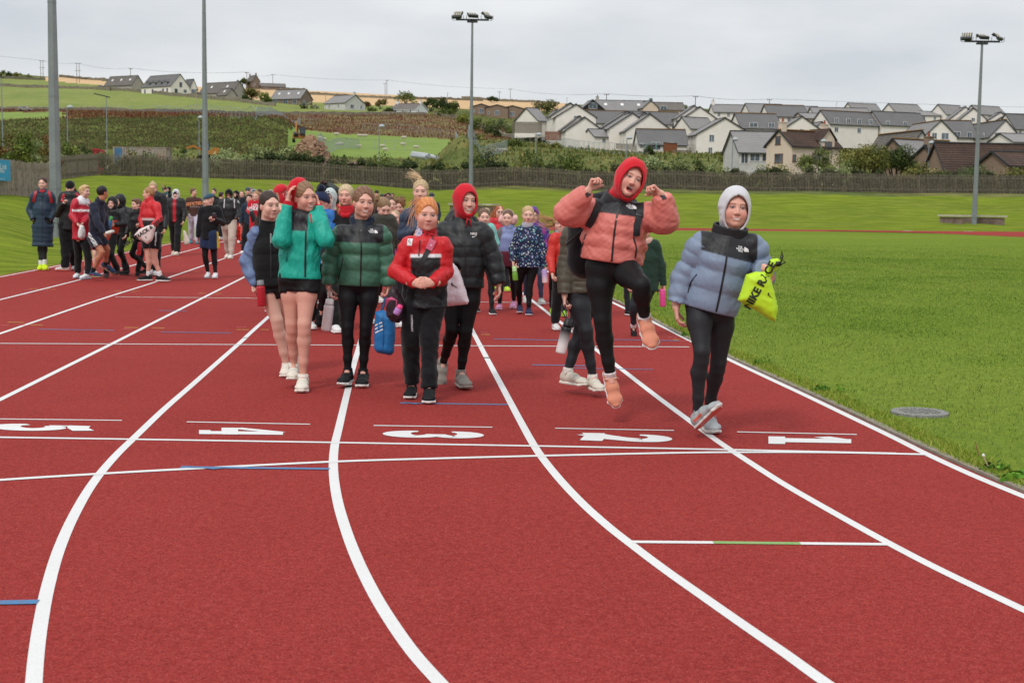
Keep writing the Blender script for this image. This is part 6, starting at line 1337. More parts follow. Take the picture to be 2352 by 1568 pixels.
            V, F = f.mesh(); X = V-np.array(B); zz = X @ np.array(foot_up)/k; xx = X @ np.array(fd)/k; C = np.tile(lin(up_), (len(V), 1))*(1-.12*(np.sin(xx*160) > .4)[:, None]*((xx > .02) & (xx < .1) & (zz > .05))[:, None])
            if accent: C[(xx > -.02) & (xx < .06) & (zz > .035) & (zz < .05)] = lin(accent)
            sh = s.add('shoe', V, F, m_shoe, C)
            g = Sdf(h, .006*k); g.seg(K(-.045, .012), K(.06, .010), (.036*k, .020*k), (.040*k, .018*k), sdv, k=.01*k); g.seg(K(.06, .010), K(.14, .012), (.040*k, .018*k), (.044*k, .016*k), sdv, k=.01*k); g.seg(K(.14, .012), K(.175, .020), (.043*k, .016*k), (.026*k, .013*k), sdv, k=.01*k); g.cut(K(0, .002), -foot_up); g.cut(K(0, .026), foot_up)
            V, F = g.mesh(); C = np.tile(lin(sole), (len(V), 1))
            if bottom: zb_ = (V-np.array(B)) @ np.array(foot_up)/k; C[zb_ < .006] = lin(bottom)
            s.add('sole', V, F, m_rub, C, sh)
            if s.lod < 2.2:
                m = MB()
                for i in range(4):
                    x0 = .03+.022*i; z0 = .083-.010*i; m.tube([K(x0, z0-.012, -.024), K(x0+.004, z0+.002), K(x0, z0-.012, .024)], .003*k, 5)
                m.tube([K(.03, .085), K(.02, .09, .03), K(.01, .07, .04)], .0025*k, 5).tube([K(.03, .085), K(.02, .09, -.03), K(.02, .065, -.045)], .0025*k, 5)
                c_ = lin(lace or up_); mk('laces', np.array(m.v), m.f, m_rub, sh, True, np.tile(c_, (len(m.v), 1)))
            if sock:
                kn = s.J['kn'+q]; f = Sdf(min(.006*s.lod, .015), .01); f.seg(an-foot_up*.02*k, an.lerp(kn, sockh/.36*1.0), .036*k, .037*k); f.cut(an.lerp(kn, sockh/.36), kn-an, .1); V, F = f.mesh(); s.add('sock', V, F, m_knit, np.tile(lin(sock), (len(V), 1)))
        return s
    # ---- hair and headwear
    def hair(s, col, style='tied', strands=0, wind=(1, 0, .1), col2=None, slen=.12, pony=None, seed=1, fringe=0, full=1.0):
        L = s.L; S_, F, U = s.hf; R = (S_, F, U); h = s.hs; f = Sdf(min(.0048*s.lod, .014), .015*h)
        f.ell(L(0, -.016, .029), R, [.0785*h*full, .0945*h*full, .0885*h*full])
        if style in ('tied', 'bun'): f.ell(L(0, -.05, .0), R, [.072*h, .062*h, .080*h]); f.ell(L(0, -.022, .055), R, [.076*h*full, .084*h*full, .076*h*full])
        if style == 'bun': f.ell(L(-.01, -.05, .125), R, [.034*h, .034*h, .030*h])
        if style == 'loose':
            for q in (-1, 1): f.chain([L(q*.062, -.01, .01), L(q*.078, -.01, -.07), L(q*.085, .005, -.15)], [.034*h, .033*h, .022*h])
            f.ell(L(0, -.06, -.05), R, [.075*h, .05*h, .10*h])
        if style == 'short': f.ell(L(0, .018, .075), R, [.066*h, .072*h, .047*h]); f.ell(L(0, -.04, .0), R, [.072*h, .062*h, .07*h])
        if style == 'crop': f.ell(L(0, -.04, .0), R, [.070*h, .060*h, .06*h])
        if style == 'curly':
            r = random.Random(seed)
            for i in range(26): a = r.uniform(-1, 1); b_ = r.uniform(0, 6.28); f.ell(L(.082*math.cos(b_)*math.sqrt(1-a*a*.6), -.02+.09*math.sin(b_)*math.sqrt(1-a*a*.6), .055+.065*a), R, [.027*h]*3, k=.01*h)
        for pn in (pony or []): f.chain([L(*q[:3]) for q in pn], [q[3]*h for q in pn], k=.02*h)
        fr = .0 if style not in ('short', 'curly') else -.004
        f.ell(L(0, .110, -.024+fr-fringe), R, [.0585*h, .088*h, .112*h], k=.006*h, op=-1); f.ell(L(0, .07, -.07), R, [.09*h, .075*h, .085*h], k=.006*h, op=-1)
        if style in ('tied', 'short', 'crop', 'bun'):
            for q in (-1, 1): f.ell(L(q*.085, .002, -.032), R, [.030*h, .034*h, .040*h], k=.008*h, op=-1)
            f.cut(L(0, 0, -.075), -U, .13*h) if style != 'tied' and style != 'bun' else f.cut(L(0, 0, -.09), -U, .12*h) if not pony else 0
        f.wrinkle(.0035*h if style in ('tied', 'bun', 'crop') else .007*h, 75/h, seed)
        V, Fc = f.mesh(); c1 = lin(col); c2 = lin(col2 or col)*(1 if col2 else .62); r = np.random.default_rng(seed)
        X = (V-np.array(s.hc))/h; ph = np.sin((X @ np.array(S_))*170+2.5*np.sin((X @ np.array(F))*40))*.5+.5; 
        if style in ('tied', 'bun'):
            xs_ = X @ np.array(S_); zs_ = X @ np.array(U); ys_ = X @ np.array(F); fi = np.arctan2(xs_, zs_+.02); ph = (np.sin(fi*24+3*np.sin(ys_*30+seed))*.5+.5)*.7+.3*(np.sin(fi*61+5*ys_*20)*.5+.5); ph = ph*1.5-.15
        C = c1*(1-ph[:, None]*.55)+c2*ph[:, None]*.55
        s.hairo = s.add('hair', V, Fc, m_curl if style == 'curly' else m_hair, C)
        if strands:
            wv_ = Vector(wind); vs = []; fs = []; cs = []
            for i in range(strands):
                a = r.uniform(-.9, 1); b_ = r.uniform(0, 6.28); p = L(.078*math.cos(b_)*math.sqrt(max(0, 1-a*a)), -.014+.094*math.sin(b_)*math.sqrt(max(0, 1-a*a)), .034+.082*abs(a)**.8)
                if (p-s.hc).dot(F) > .075*h and (p-s.hc).dot(U) < .06*h: continue
                d = ((p-s.hc).normalized()*.3+Vector(r.normal(size=3))*.22); ln = slen*r.uniform(.4, 1.2)*h; w0 = .0008*s.lod**.8; n = len(vs)
                sidev = d.cross(Vector((0, 1, 0))).normalized() if d.cross(Vector((0, 1, 0))).length > .1 else Vector((1, 0, 0))
                for j in range(6):
                    t = j/5; q = p+d*ln*t*(1-.4*t)+wv_*ln*t*t*1.2+Vector((0, 0, -.25*ln*t*t)); sw = sidev*w0*(1-.6*t); vs += [q+sw, q-sw]; cs += [c1*(1.0+.25*r.random())]*2
                fs += [(n+2*j, n+2*j+1, n+2*j+3, n+2*j+2) for j in range(5)]
            if vs: mk('loose_strands', np.array([tuple(v) for v in vs]), fs, m_hair, s.hairo, True, np.array(cs))
        return s
    def locks(s, col, pts_list, w0=.012, n=40, seed=2, spread=.02, name='ponytail'):
        """bunch of blown strands following world-space poly lines"""
        r = np.random.default_rng(seed); vs = []; fs = []; cs = []; c1 = lin(col)
        for i in range(n):
            pl = pts_list[i % len(pts_list)]; off = Vector(r.normal(size=3))*spread; n0 = len(vs); m = len(pl); ww = w0*r.uniform(.3, 1)*.35; o2 = Vector(r.normal(size=3))*spread*1.2
            for j, p in enumerate(pl):
                t = j/(m-1); q = Vector(p)+off*(.25+.75*t)+o2*t*t; tg = (Vector(pl[min(j+1, m-1)])-Vector(pl[max(j-1, 0)])).normalized(); sw = tg.cross(Vector((0, 1, 0))).normalized()*ww*(1-.7*t); vs += [q+sw, q-sw]; cs += [c1*(.7+.6*((i*37) % 10)/10)]*2
            fs += [(n0+2*j, n0+2*j+1, n0+2*j+3, n0+2*j+2) for j in range(m-1)]
        mk(name, np.array([tuple(v) for v in vs]), fs, m_hair, getattr(s, 'hairo', s.e), True, np.array(cs)); return s
    def hood(s, col, neckr=.10, open_=(.064, .092), depth=0, mat_=None, zc=-.012, name='hood', big=1.0, point=0, down=None, cape=.0):
        L = s.L; S_, F, U = s.hf; R = (S_, F, U); h = s.hs; f = Sdf(min(.0055*s.lod, .014), .03*h); b = big
        f.ell(L(0, -.012, .024), R, [.096*h*b, .112*h*b, .118*h*b]); f.ell(L(0, .02, -.04), R, [.084*h*b, .085*h*b, .105*h*b])
        if point: f.ell(L(0, -.06, .09), R, [.05*h, .06*h, .05*h])
        f.seg(L(0, -.03, -.05), s.J['neck']+Vector((0, .015, .0)), .068*h*b, neckr*h)
        f.wrinkle(.005*h, 32/h, s.seed+7)
        f.seg(L(0, .02+depth, zc), L(0, .25, zc), (open_[0]*h, open_[1]*h), (open_[0]*h*1.12, open_[1]*h*1.12), S_, k=.006*h, op=-1, cap=open_[0]*h)
        f.ell(L(0, .0, .0), R, [.083*h, .108*h, .112*h], k=.006*h, op=-1)
        V, Fc = f.mesh(); 
        o = s.add(name, V, Fc, mat_ or m_knit, np.tile(lin(col), (len(V), 1)))
        # rolled hem round the face opening
        m = MB(); pts = []
        for i in range(33):
            a = 2*math.pi*i/32; x = open_[0]*1.06*math.cos(a); z = zc+open_[1]*1.04*math.sin(a); yy = .012+.092*b*math.sqrt(max(.02, 1-(x/(.098*b))**2*.8-((z-.0)/(.135*b))**2*.75)); pts.append(L(x, yy-.006, z))
        m.tube(pts, .0075*h, 6, False); mk('hood_hem', np.array(m.v), m.f, mat_ or m_knit, o, True, np.tile(lin(col)*.92, (len(m.v), 1))); return s
    def beanie(s, col, cuff=None, pom=None, slouch=0, low=.035):
        L = s.L; S_, F, U = s.hf; R = (S_, F, U); h = s.hs; f = Sdf(min(.0055*s.lod, .014), .02*h)
        f.ell(L(0, -.016-slouch*.02, .04), R, [.088*h, .106*h, .098*h]); 
        if slouch: f.ell(L(0, -.075, .055), R, [.065*h, .07*h, .07*h])
        pl = L(0, .05, low); n_ = (-U-F*.35); f.cut(pl, n_, None); f.wrinkle(.003*h, 60, 3); V, Fc = f.mesh(); o = s.add('beanie', V, Fc, m_knit, np.tile(lin(col), (len(V), 1)))
        f = Sdf(min(.0055*s.lod, .014), .01); f.ell(L(0, -.016, .035), R, [.093*h, .112*h, .10*h]); f.cut(pl+n_.normalized()*.006, n_); f.cut(pl-n_.normalized()*.045*h, -n_); V, Fc = f.mesh(); s.add('cuff', V, Fc, m_knit, np.tile(lin(cuff or col)*(1 if cuff else .85), (len(V), 1)), o)
        if pom: f = Sdf(.006*s.lod, .01); c = L(0, -.03, .165); [f.ell(c+Vector(rng.normal(size=3))*.016*h, R, [.028*h]*3) for _ in range(14)]; V, Fc = f.mesh(); s.add('pompom', V, Fc, m_knit, np.tile(lin(pom), (len(V), 1)), o)
        return s
    def ribbon(s, pts, wd, col, name='zip', mat_=None, bvh=None, off=.004, parent=None, th=.003, step=6):
        """strip laid on a garment, pts given as photo readings"""
        bvh = bvh or s.bvh; q = []; C0 = Vector((0, 0, CH))
        for i in range(len(pts)-1):
            a = Vector((*pts[i], 0)); b = Vector((*pts[i+1], 0)); n = max(2, int((b-a).length/step))
            for j in range(n+(i == len(pts)-2)):
                p = a.lerp(b, j/n); d = rdir(p.x, p.y).normalized(); l, nn, _, _ = bvh.ray_cast(C0, d)
                if l is not None: q.append((l, nn))
        if len(q) < 2: print('ribbon missed', s.label, name); return None
        for _ in range(2): q = [q[0]]+[((q[i-1][0]+q[i][0]*2+q[i+1][0])/4, (q[i-1][1]+q[i][1]+q[i+1][1])) for i in range(1, len(q)-1)]+[q[-1]]
        V = []
        for i, (l, nn) in enumerate(q):
            nn = nn.normalized(); nn = nn if nn.y < 0.2 else -nn; t = (q[min(i+1, len(q)-1)][0]-q[max(i-1, 0)][0]).normalized(); sd_ = t.cross(nn).normalized()*wd/2
            V += [l-nn*.008+sd_, l+nn*off+sd_, l+nn*off-sd_, l-nn*.008-sd_]
        n = len(q); F = [(4*i+k, 4*i+k+1, 4*i+k+5, 4*i+k+4) for i in range(n-1) for k in range(3)]+[(0, 1, 2, 3), (4*n-1, 4*n-2, 4*n-3, 4*n-4)]
        return mk(name, np.array([tuple(v) for v in V]), F, mat_ or m_rub, parent or s.topo, False, np.tile(lin(col), (len(V), 1)))
    def decal(s, body_or_mesh, u, v, size, col, rot=0, bvh=None, name='logo', parent=None, off=.0035, align='CENTER', shear=0, bold=.0, line=.8):
        bvh = bvh or s.bvh; C0 = Vector((0, 0, CH)); l, nn, _, _ = bvh.ray_cast(C0, rdir(u, v).normalized())
        if l is None: print('decal missed', s.label); return
        if isinstance(body_or_mesh, str): V, F = text_mesh(body_or_mesh, size, align, off=bold, shear=shear, line=line)
        else: V, F = body_or_mesh; V = [(x*size, y*size, 0) for x, y in V]
        nn = nn if nn.y < 0 else -nn; up = Vector((0, 0, 1)); X = up.cross(nn)*1; X.normalize(); X = -X if X.x < 0 else X; Yv = Vector((0, 0, 1)); nh = X.cross(Yv)
        r_ = math.radians(rot); X2 = X*math.cos(r_)+Yv*math.sin(r_); Y2 = Yv*math.cos(r_)-X*math.sin(r_); W_ = []
        back_ = -nh if nh.dot(nn) < 0 else nh
        for x, y, *_z in V:
            p = l+X2*x+Y2*y; h_, n2, _, d = bvh.ray_cast(p+back_*.08, -back_, .2); h_ = h_ if h_ is not None else p; W_.append(h_+back_*off)
        return mk(name, np.array([tuple(p) for p in W_]), F, m_rub, parent or s.topo, False, np.tile(lin(col), (len(W_), 1)))
def self_clean(m, _): return m
def segd(V, a, b):
    a = np.array(a); b = np.array(b); ab = b-a; t = np.clip(((V-a) @ ab)/(ab @ ab+1e-12), 0, 1); return np.linalg.norm(V-a-t[:, None]*ab, axis=1)
def poly_mesh(polys):
    V = []; F = []
    for p in polys:
        n = len(V); tri = mathutils.geometry.tessellate_polygon([[Vector((x, y, 0)) for x, y in p]]); V += list(p); F += [tuple(i+n for i in t) for t in tri]
    return V, F
DOME = poly_mesh([[(0, 0)]+[(0+math.sin(a)*1.0, math.cos(a)*1.0) for a in [i*math.pi/2/8 for i in range(9)]][::-1]])   # quarter dome mark
SWOOSH = poly_mesh([[(-.62, .12), (-.66, -.12), (-.5, -.24), (-.25, -.20), (.75, .30), (-.2, -.02), (-.42, -.03), (-.5, .05)]])
TREF = poly_mesh([[(-.5, -.3), (-.28, -.3), (-.36, -.12)], [(-.2, -.3), (.04, -.3), (-.16, .12), (-.28, -.1)], [(.12, -.3), (.38, -.3), (.0, .42), (-.12, .2)]])
def nf_logo(p, u, v, s_, rot=0, col='#dfe0e0', bvh=None):
    p.decal('THE\nNORTH\nFACE', u-s_*200, v, s_*1.05, col, rot, align='CENTER', bold=.03*s_, bvh=bvh)
    p.decal(poly_mesh([[(0, 0)]+[(math.sin(a), math.cos(a)) for a in [i*math.pi/2/8 for i in range(9)]]]), u+s_*330, v+s_*380, s_*1.9, col, rot, bvh=bvh)
# template skeleton for people seen further away
def skel(p, x, y, H, yaw=0, stride=.18, arm=(8, 8), elb=(20, 20), side=1, lean=0, z0=0.0, spread=1.0):
    yw = math.radians(yaw); Rg = Vector((math.cos(yw), math.sin(yw), 0)); Fw = Vector((math.sin(yw), -math.cos(yw), 0)); U = Vector((0, 0, 1)); o = Vector((x, y, z0))
    k = H/1.62; p.k = k; p.hs = .93+.07*k if H < 1.75 else 1.02; hh = .115*p.hs
    A = lambda r_, f_, u_: o+Rg*r_*H+Fw*f_*H+U*u_*H; J = p.J
    J['head'] = o+Rg*0+Fw*(lean+.02)*H*.6+U*(H-hh-.0*H); J['neck'] = A(0, lean*.5, .825); 
    for q, sg in (('a', -1), ('b', 1)):
        sw = sg*side*stride; J['sh'+q] = A(sg*.105, lean*.45, .80); J['hip'+q] = A(sg*.05*spread, 0, .515)
        J['kn'+q] = A(sg*.055*spread, sw*.5+.02, .285); J['an'+q] = A(sg*.055*spread, sw*.85-.0, .048+(.02 if sw < 0 else 0)); J['to'+q] = J['an'+q]+Fw*.14*H-U*.035*H
        i = 0 if q == 'a' else 1; th = math.radians(arm[i]); e_ = J['sh'+q]+(Rg*sg*math.sin(math.radians(12))-U*math.cos(th)+Fw*math.sin(th))*.175*H; th2 = math.radians(arm[i]+elb[i]); J['el'+q] = e_; J['wr'+q] = e_+(Rg*(-sg)*.1*min(1, elb[i]/60)-U*math.cos(th2)+Fw*math.sin(th2))*.145*H
    return p
def props_bottle(label, a, b, r, col, cap, capf=.16, name='water_bottle', strap=None, frost=None, rg=None):
    a = Vector(a); b = Vector(b); L = (b-a).length; ax_ = (b-a).normalized(); e = empty(name, tuple(b), label, 'bottle', rg)
    m = MB().lathe(a+ax_*L*capf, [(r*.72, 0), (r*.98, L*.05), (r, L*.12), (r, L*(1-capf)-.012), (r*.9, L*(1-capf)), (.004, L*(1-capf)+.001)], 20, ax_); V = np.array(m.v); C = np.tile(lin(col), (len(V), 1))
    if frost: t = np.clip((((V-np.array(a)) @ np.array(ax_))/L-.35)/.4, 0, 1)[:, None]; C = C*(1-t)+lin(frost)*t
    if frost:
        # more rings for the colour gradient
        m = MB(); n = 14; m.lathe(a+ax_*L*capf, [(r*.72, 0)]+[(r, L*(1-capf)*(i+1)/n*.98) for i in range(n)]+[(.004, L*(1-capf))], 20, ax_); V = np.array(m.v); t = np.clip((((V-np.array(a)) @ np.array(ax_))/L-.35)/.4, 0, 1)[:, None]; C = lin(col)*(1-t)+lin(frost)*t
    mk('flask', V, m.f, m_rub, e, True, C)
    m = MB().lathe(a, [(r*.5, 0), (r*.8, .006), (r*.82, L*capf*.8), (r*.95, L*capf)], 20, ax_); mk('cap', np.array(m.v), m.f, m_rub, e, True, np.tile(lin(cap), (len(m.v), 1)))
    if strap: m = MB().tube(strap, .006, 6); mk('strap', np.array(m.v), m.f, m_rub, e, True, np.tile(lin('#1c1c1e'), (len(m.v), 1)))
    return e
def soft_bag(label, poly, Y, th, col, name='drawstring_bag', folds=.004, edge=.06, top=None, cat='bag', mat_=None, group=None):
    O = P(poly[0][0], poly[0][1], Y); pts = []
    for u, v in poly: q = P(u, v, Y)-O; pts.append((q.x, q.z))
    f = Sdf(.0075*max(1, Y/10), .01); f.poly(pts, O, (1, 0, 0), (0, 0, 1), (0, 1, 0), th, edge); f.wrinkle(folds, 30, int(Y*7)); f.wrinkle(folds*.6, 70, 3)
    V, F = f.mesh(); e = empty(name, tuple(O), label, cat, group); o = mk('pouch', V, F, mat_ or m_shell, e, True, np.tile(lin(col), (len(V), 1))); return e, o, BVHTree.FromPolygons([tuple(v) for v in V.tolist()], F.tolist())
# ------------------------------------------------------------ the eight girls in front
def finish(p): return p
FG = 'girls walking in the front row'
# --- girl in black gilet
p = Person('dark haired girl in a black padded gilet over blue sleeves, leftmost of the front group', 12.05, .97, FG, 'fair', 1.0, 1)
p.px(head=(619, 473, 0), neck=(613, 516, .02), sha=(590, 535, 0), shb=(641, 533, .06), ela=(569, 600, .03), wra=(583, 650, -.06), elb=(660, 600, .1), wrb=(655, 650, .05), hipa=(606, 648, 0), hipb=(640, 648, 0), kna=(636, 741, -.05), knb=(651, 742, .1), ana=(657, 836, 0), anb=(680, 822, .3), toa=(655, 862, -.15), tob=(684, 846, .12))
p.start(G(650, 862)); p.head(38, 0, 0, 'grin', brow='#3a2820'); p.hand(p.J['wra'], (.25, -.25, -1), (.6, -.6, 0), .9, thumb=-1); p.legr = .80 if 'shorts' not in p.label and 'gilet' not in p.label else 1.0; p.body()
p.hair('#3b2a22', 'tied', 26, (-1, 0, -.2), pony=[[(-.01, -.085, .02, .035), (-.03, -.10, -.06, .028), (-.05, -.09, -.17, .016)]])
p.locks('#33231c', [[p.L(-.01, -.09, 0), p.L(-.05, -.10, -.08), p.L(-.09, -.08, -.16), p.L(-.11, -.05, -.24)]], n=26, spread=.014)
p.legs('shorts', '#141416', .30, m_stretch); p.top('#17181a', hem=.04, wx=.15, cx=.145, dp=.12, vest=True, quilt=6, q_amp=.008, mat_=m_matte, collar=(.068, .045, None), name='gilet')
z = p.topo; f = Sdf(.0085, .03)
for q in 'ab': f.chain([p.J['sh'+q], p.J['el'+q], p.J['wr'+q]], [.064, .062, .040], k=.03); f.seg(p.J['el'+q], p.J['el'+q].lerp(p.J['wr'+q], .6), .062, .056)
f.wrinkle(.008, 26, 4); f.wrinkle(.005, 60, 9); V, F = f.mesh(); p.add('sleeves', V, F, m_shell, np.tile(lin('#61769c'), (len(V), 1)))
p.ribbon([(620, 536), (622, 585), (622, 640)], .010, '#2a2b2e', 'zip'); p.ribbon([(622, 536), (622, 558)], .010, '#8c8c8c', 'zip_pull')
p.shoes('#d9d0c2', '#e6e2da', '#e2ddd6', sockh=.008, accent='#d29a6a')
a = P(598, 643, 11.93); b = P(602, 703, 11.93); props_bottle('red plastic sports bottle with grey nozzle held by the girl in the black gilet', a, b, .038, '#b41f2e', '#7d7d80', .2)
# --- girl in teal jacket
p = Person('girl in a bright teal jacket and black shorts, hands raised to her red hat', 11.2, 1.0, FG, 'rosy', 1.02, 2)
p.px(head=(699, 453, 0), neck=(695, 500, .02), sha=(655, 503, .03), shb=(726, 503, -.03), ela=(646, 551, -.14), wra=(661, 473, -.10), elb=(747, 551, -.10), wrb=(731, 478, .02), hipa=(668, 640, 0), hipb=(707, 640, -.03), kna=(671, 748, .02), knb=(699, 750, -.10), ana=(675, 836, .16), anb=(696, 862, -.06), toa=(672, 866, 0.0), tob=(693, 889, -.22))
p.start(G(694, 893)); p.head(42, 2, -4, 'smile', brow='#8a6a52')
p.hand(p.J['wra']+Vector((0, 0, .03)), (.12, .1, 1), (.9, .2, 0), .35, thumb=1); p.hand(p.J['wrb']+Vector((0, 0, .02)), (-.30, .35, .9), (-.8, -.3, 0), .5, thumb=-1); p.legr = .80 if 'shorts' not in p.label and 'gilet' not in p.label else 1.0; p.body()
p.hair('#7a5a42', 'tied', 10, (.2, 0, .3), '#9a7a5c', full=1.03, slen=.06)
L = p.L; p.locks('#a87c52', [[L(-.02, -.03, -.06), L(-.01, .02, -.13), L(.02, .05, -.17), L(.05, .07, -.18)], [L(-.03, 0, -.08), L(0, .04, -.15), L(.03, .06, -.20), L(.01, .08, -.23)]], n=60, spread=.016)
f = Sdf(.0055, .02); S_, F_, U_ = p.hf; f.ell(L(-.015, -.050, .055), p.hf, [.090, .085, .092]); f.ell(L(-.02, -.04, .115), p.hf, [.050, .055, .035]); f.seg(L(-.03, -.06, .0), L(-.02, -.05, -.13), .066, .060); f.ell(L(.03, .05, -.02), p.hf, [.085, .10, .115], k=.01, op=-1); f.wrinkle(.004, 40, 3)
V, F = f.mesh(); p.add('red_hat', V, F, m_knit, np.tile(lin('#c3202f'), (len(V), 1)))
p.legs('shorts', '#101012', .30, m_stretch); p.top('#12a08c', hem=.0, wx=.165, cx=.155, dp=.12, sl=(.068, .070, .058, .042), yoke='#26272a', yoke_t=.20, yw=.36, wr=.006, mat_=m_shell, collar=(.070, .030, '#1e1f22'))
for q in 'ab':
    w0 = p.J['wr'+q]; fd = (w0-p.J['el'+q]).normalized(); m = MB().tube([w0-fd*.012, w0+fd*.035], [.040, .036], 14, False); mk('cuff', np.array(m.v), m.f, m_knit, p.e, True, np.tile(lin('#b5202c'), (len(m.v), 1)))
p.ribbon([(703, 516), (702, 560), (701, 600), (701, 642)], .014, '#1c1d20'); p.ribbon([(712, 492), (715, 500), (716, 512)], .012, '#b5202c', 'drawcord'); p.ribbon([(661, 580), (657, 602)], .006, '#0c6f62', 'pocket_seam')
p.shoes('#d8d2c4', '#e4e0d4', '#e6e2dc', sockh=.008)
# --- girl in dark green puffer
p = Person('smiling brown haired girl in a dark green and black puffer jacket and black leggings', 11.42, 1.0, FG, 'rosy', 1.03, 3)
p.px(head=(835, 466, 0), neck=(831, 514, .02), sha=(779, 533, 0), shb=(878, 533, 0), ela=(760, 594, .03), wra=(755, 657, -.03), elb=(886, 594, .03), wrb=(893, 657, -.02), hipa=(801, 650, 0), hipb=(850, 650, 0), kna=(798, 757, -.04), knb=(840, 757, -.03), ana=(799, 848, 0), anb=(834, 850, .05), toa=(787, 878, -.16), tob=(831, 880, -.12))
p.start(G(812, 890)); p.head(20, 0, 4, 'smile', brow='#5a4032')
p.hand(p.J['wra'], (.15, -.1, -1), (.9, 0, -.1), .55, thumb=-1); p.hand(p.J['wrb'], (-.15, -.1, -1), (-.9, 0, -.1), .9, thumb=1); p.legr = .80 if 'shorts' not in p.label and 'gilet' not in p.label else 1.0; p.body()
p.hair('#6b4a38', 'tied', 16, (.3, 0, .3), '#8c684c', full=1.06, slen=.07)
p.legs('leggings', '#141518', r=.92); p.top('#3f6b56', hem=.02, wx=.172, cx=.158, dp=.13, sl=(.072, .068, .066, .050), quilt=3.0, squilt=5, yoke='#1d1f22', yoke_t=.19, yw=.56, q_amp=.023, collar=(.080, .0, '#1d1f22'))
f = Sdf(.006, .02); nk = p.J['neck']; f.seg(nk+Vector((-.02, -.080, -.045)), nk+Vector((-.070, .0, .03)), .028, .032); f.seg(nk+Vector((.02, -.080, -.045)), nk+Vector((.070, .0, .03)), .028, .032); f.seg(nk+Vector((-.06, .05, .035)), nk+Vector((.06, .05, .035)), .045); f.wrinkle(.006, 40, 1); V, F = f.mesh(); p.add('hood', V, F, m_matte, np.tile(lin('#1b2436'), (len(V), 1)))
p.ribbon([(829, 530), (830, 560), (829, 610), (828, 657)], .012, '#141517'); p.ribbon([(829, 529), (829, 539)], .010, '#9a9a9a', 'zip_pull'); p.ribbon([(788, 592), (783, 618), (778, 640)], .007, '#141517', 'pocket_zip')
nf_logo(p, 856, 530.5, .0135)
p.shoes('#1a1b1e', '#e2e0dc', None, lace='#1a1b1e')
a = P(758, 686, 11.36); b = P(749, 759, 11.36); e = props_bottle('white metal bottle with carry loop held by the girl in the green puffer', a, b, .041, '#e6e2e2', '#eae7e5', .17)
m = MB().tube([P(754, 688, 11.36), P(754, 672, 11.36), P(760, 670, 11.36), P(763, 690, 11.36)], .008, 8); mk('carry_loop', np.array(m.v), m.f, m_rub, e, True, np.tile(lin('#d4d0ce'), (len(m.v), 1)))
e, o, bv = soft_bag('blue sports shoe bag with three white stripes held beside the green puffer', [(862, 716), (878, 712), (905, 722), (909, 760), (905, 808), (897, 816), (866, 810), (859, 800), (859, 765)], 11.2, .07, '#1f6ba8', 'shoe_bag')
p.ribbon([(859, 752), (866, 744), (878, 740)], .011, '#d8dadc', 'stripe', bvh=bv, parent=o); p.ribbon([(859, 760), (866, 752), (879, 748)], .011, '#d8dadc', 'stripe', bvh=bv, parent=o); p.ribbon([(859, 769), (867, 760), (880, 756)], .011, '#d8dadc', 'stripe', bvh=bv, parent=o); p.ribbon([(878, 716), (881, 760), (879, 812)], .006, '#174f80', 'zip', bvh=bv, parent=o)
m = MB().tube([P(876, 716, 11.2), P(881, 700, 11.25), P(886, 682, 11.3), P(892, 690, 11.25), P(896, 720, 11.2)], .011, 6); mk('handle', np.array(m.v), m.f, m_rub, e, True, np.tile(lin('#1a3f6a'), (len(m.v), 1)))
# --- red haired girl
p = Person('red haired girl in a red and black half zip jacket with hands clasped, black trousers', 10.72, .95, FG, 'rosy', 1.02, 4)
p.px(head=(980, 495, 0), neck=(980, 541, .02), sha=(937, 560, 0), shb=(1021, 560, 0), ela=(910, 622, 0), wra=(951, 650, -.20), elb=(1023, 624, 0), wrb=(992, 650, -.20), hipa=(960, 673, 0), hipb=(1001, 673, 0), kna=(942, 776, -.02), knb=(986, 778, -.06), ana=(946, 880, .12), anb=(986, 892, -.12), toa=(940, 906, -.06), tob=(984, 905, -.32))
p.air_b = True; p.airb = True
p.start(G(975, 915)); p.head(14, 0, 2, 'grin', brow='#b0764a', face_w=1.08)
p.hand(p.J['wra'], (.85, -.45, -.05), (.3, .9, -.2), .75, thumb=1); p.hand(p.J['wrb'], (-.85, -.5, -.02), (-.3, .9, -.2), .85, thumb=-1); p.legr = .80 if 'shorts' not in p.label and 'gilet' not in p.label else 1.0; p.body()
p.hair('#c4763f', 'tied', 46, (-1, 0, .1), '#d9955c', full=1.08, slen=.13); L = p.L
p.locks('#d8a070', [[L(-.05, .03, .09), L(-.09, .02, .05), L(-.12, .02, -.02), L(-.13, .03, -.09)], [L(-.03, .0, .11), L(-.08, 0, .12), L(-.12, 0, .08), L(-.15, .0, .02)]], n=34, spread=.016, w0=.0045, name='windblown_locks')
p.legs('trousers', '#17181b', ank=.02); p.top('#c01f26', hem=.115, wx=.158, cx=.160, dp=.125, sl=(.064, .066, .058, .042), wr=.006, mat_=m_shell, stripes=[(.20, 1.2, '#1b1c1f', .118), (.155, .205, '#d6d6d8', .122)], hemband=(.62, '#1b1c1f'), collar=None)
f = Sdf(.006, .015); nk = p.J['neck']; f.seg(nk+Vector((0, .0, .0)), nk+Vector((0, -.004, .055)), (.090, .088), (.076, .078), (1, 0, 0)); f.wrinkle(.008, 45, 2); V, F = f.mesh(); X = V-np.array(nk); C = np.tile(lin('#b3232c'), (len(V), 1)); pt = np.sin(X[:, 0]*110+X[:, 2]*60)*np.sin(X[:, 2]*150-X[:, 0]*40); C[pt > .55] = lin('#1d1a1c'); C[(X[:, 0] < -.03) & (X[:, 2] > -.005)] = lin('#c3bcd0'); C[(X[:, 0] < -.02) & (X[:, 2] > .0) & (pt < -.4)] = lin('#7d87b0'); p.add('neck_warmer', V, F, m_knit, C)
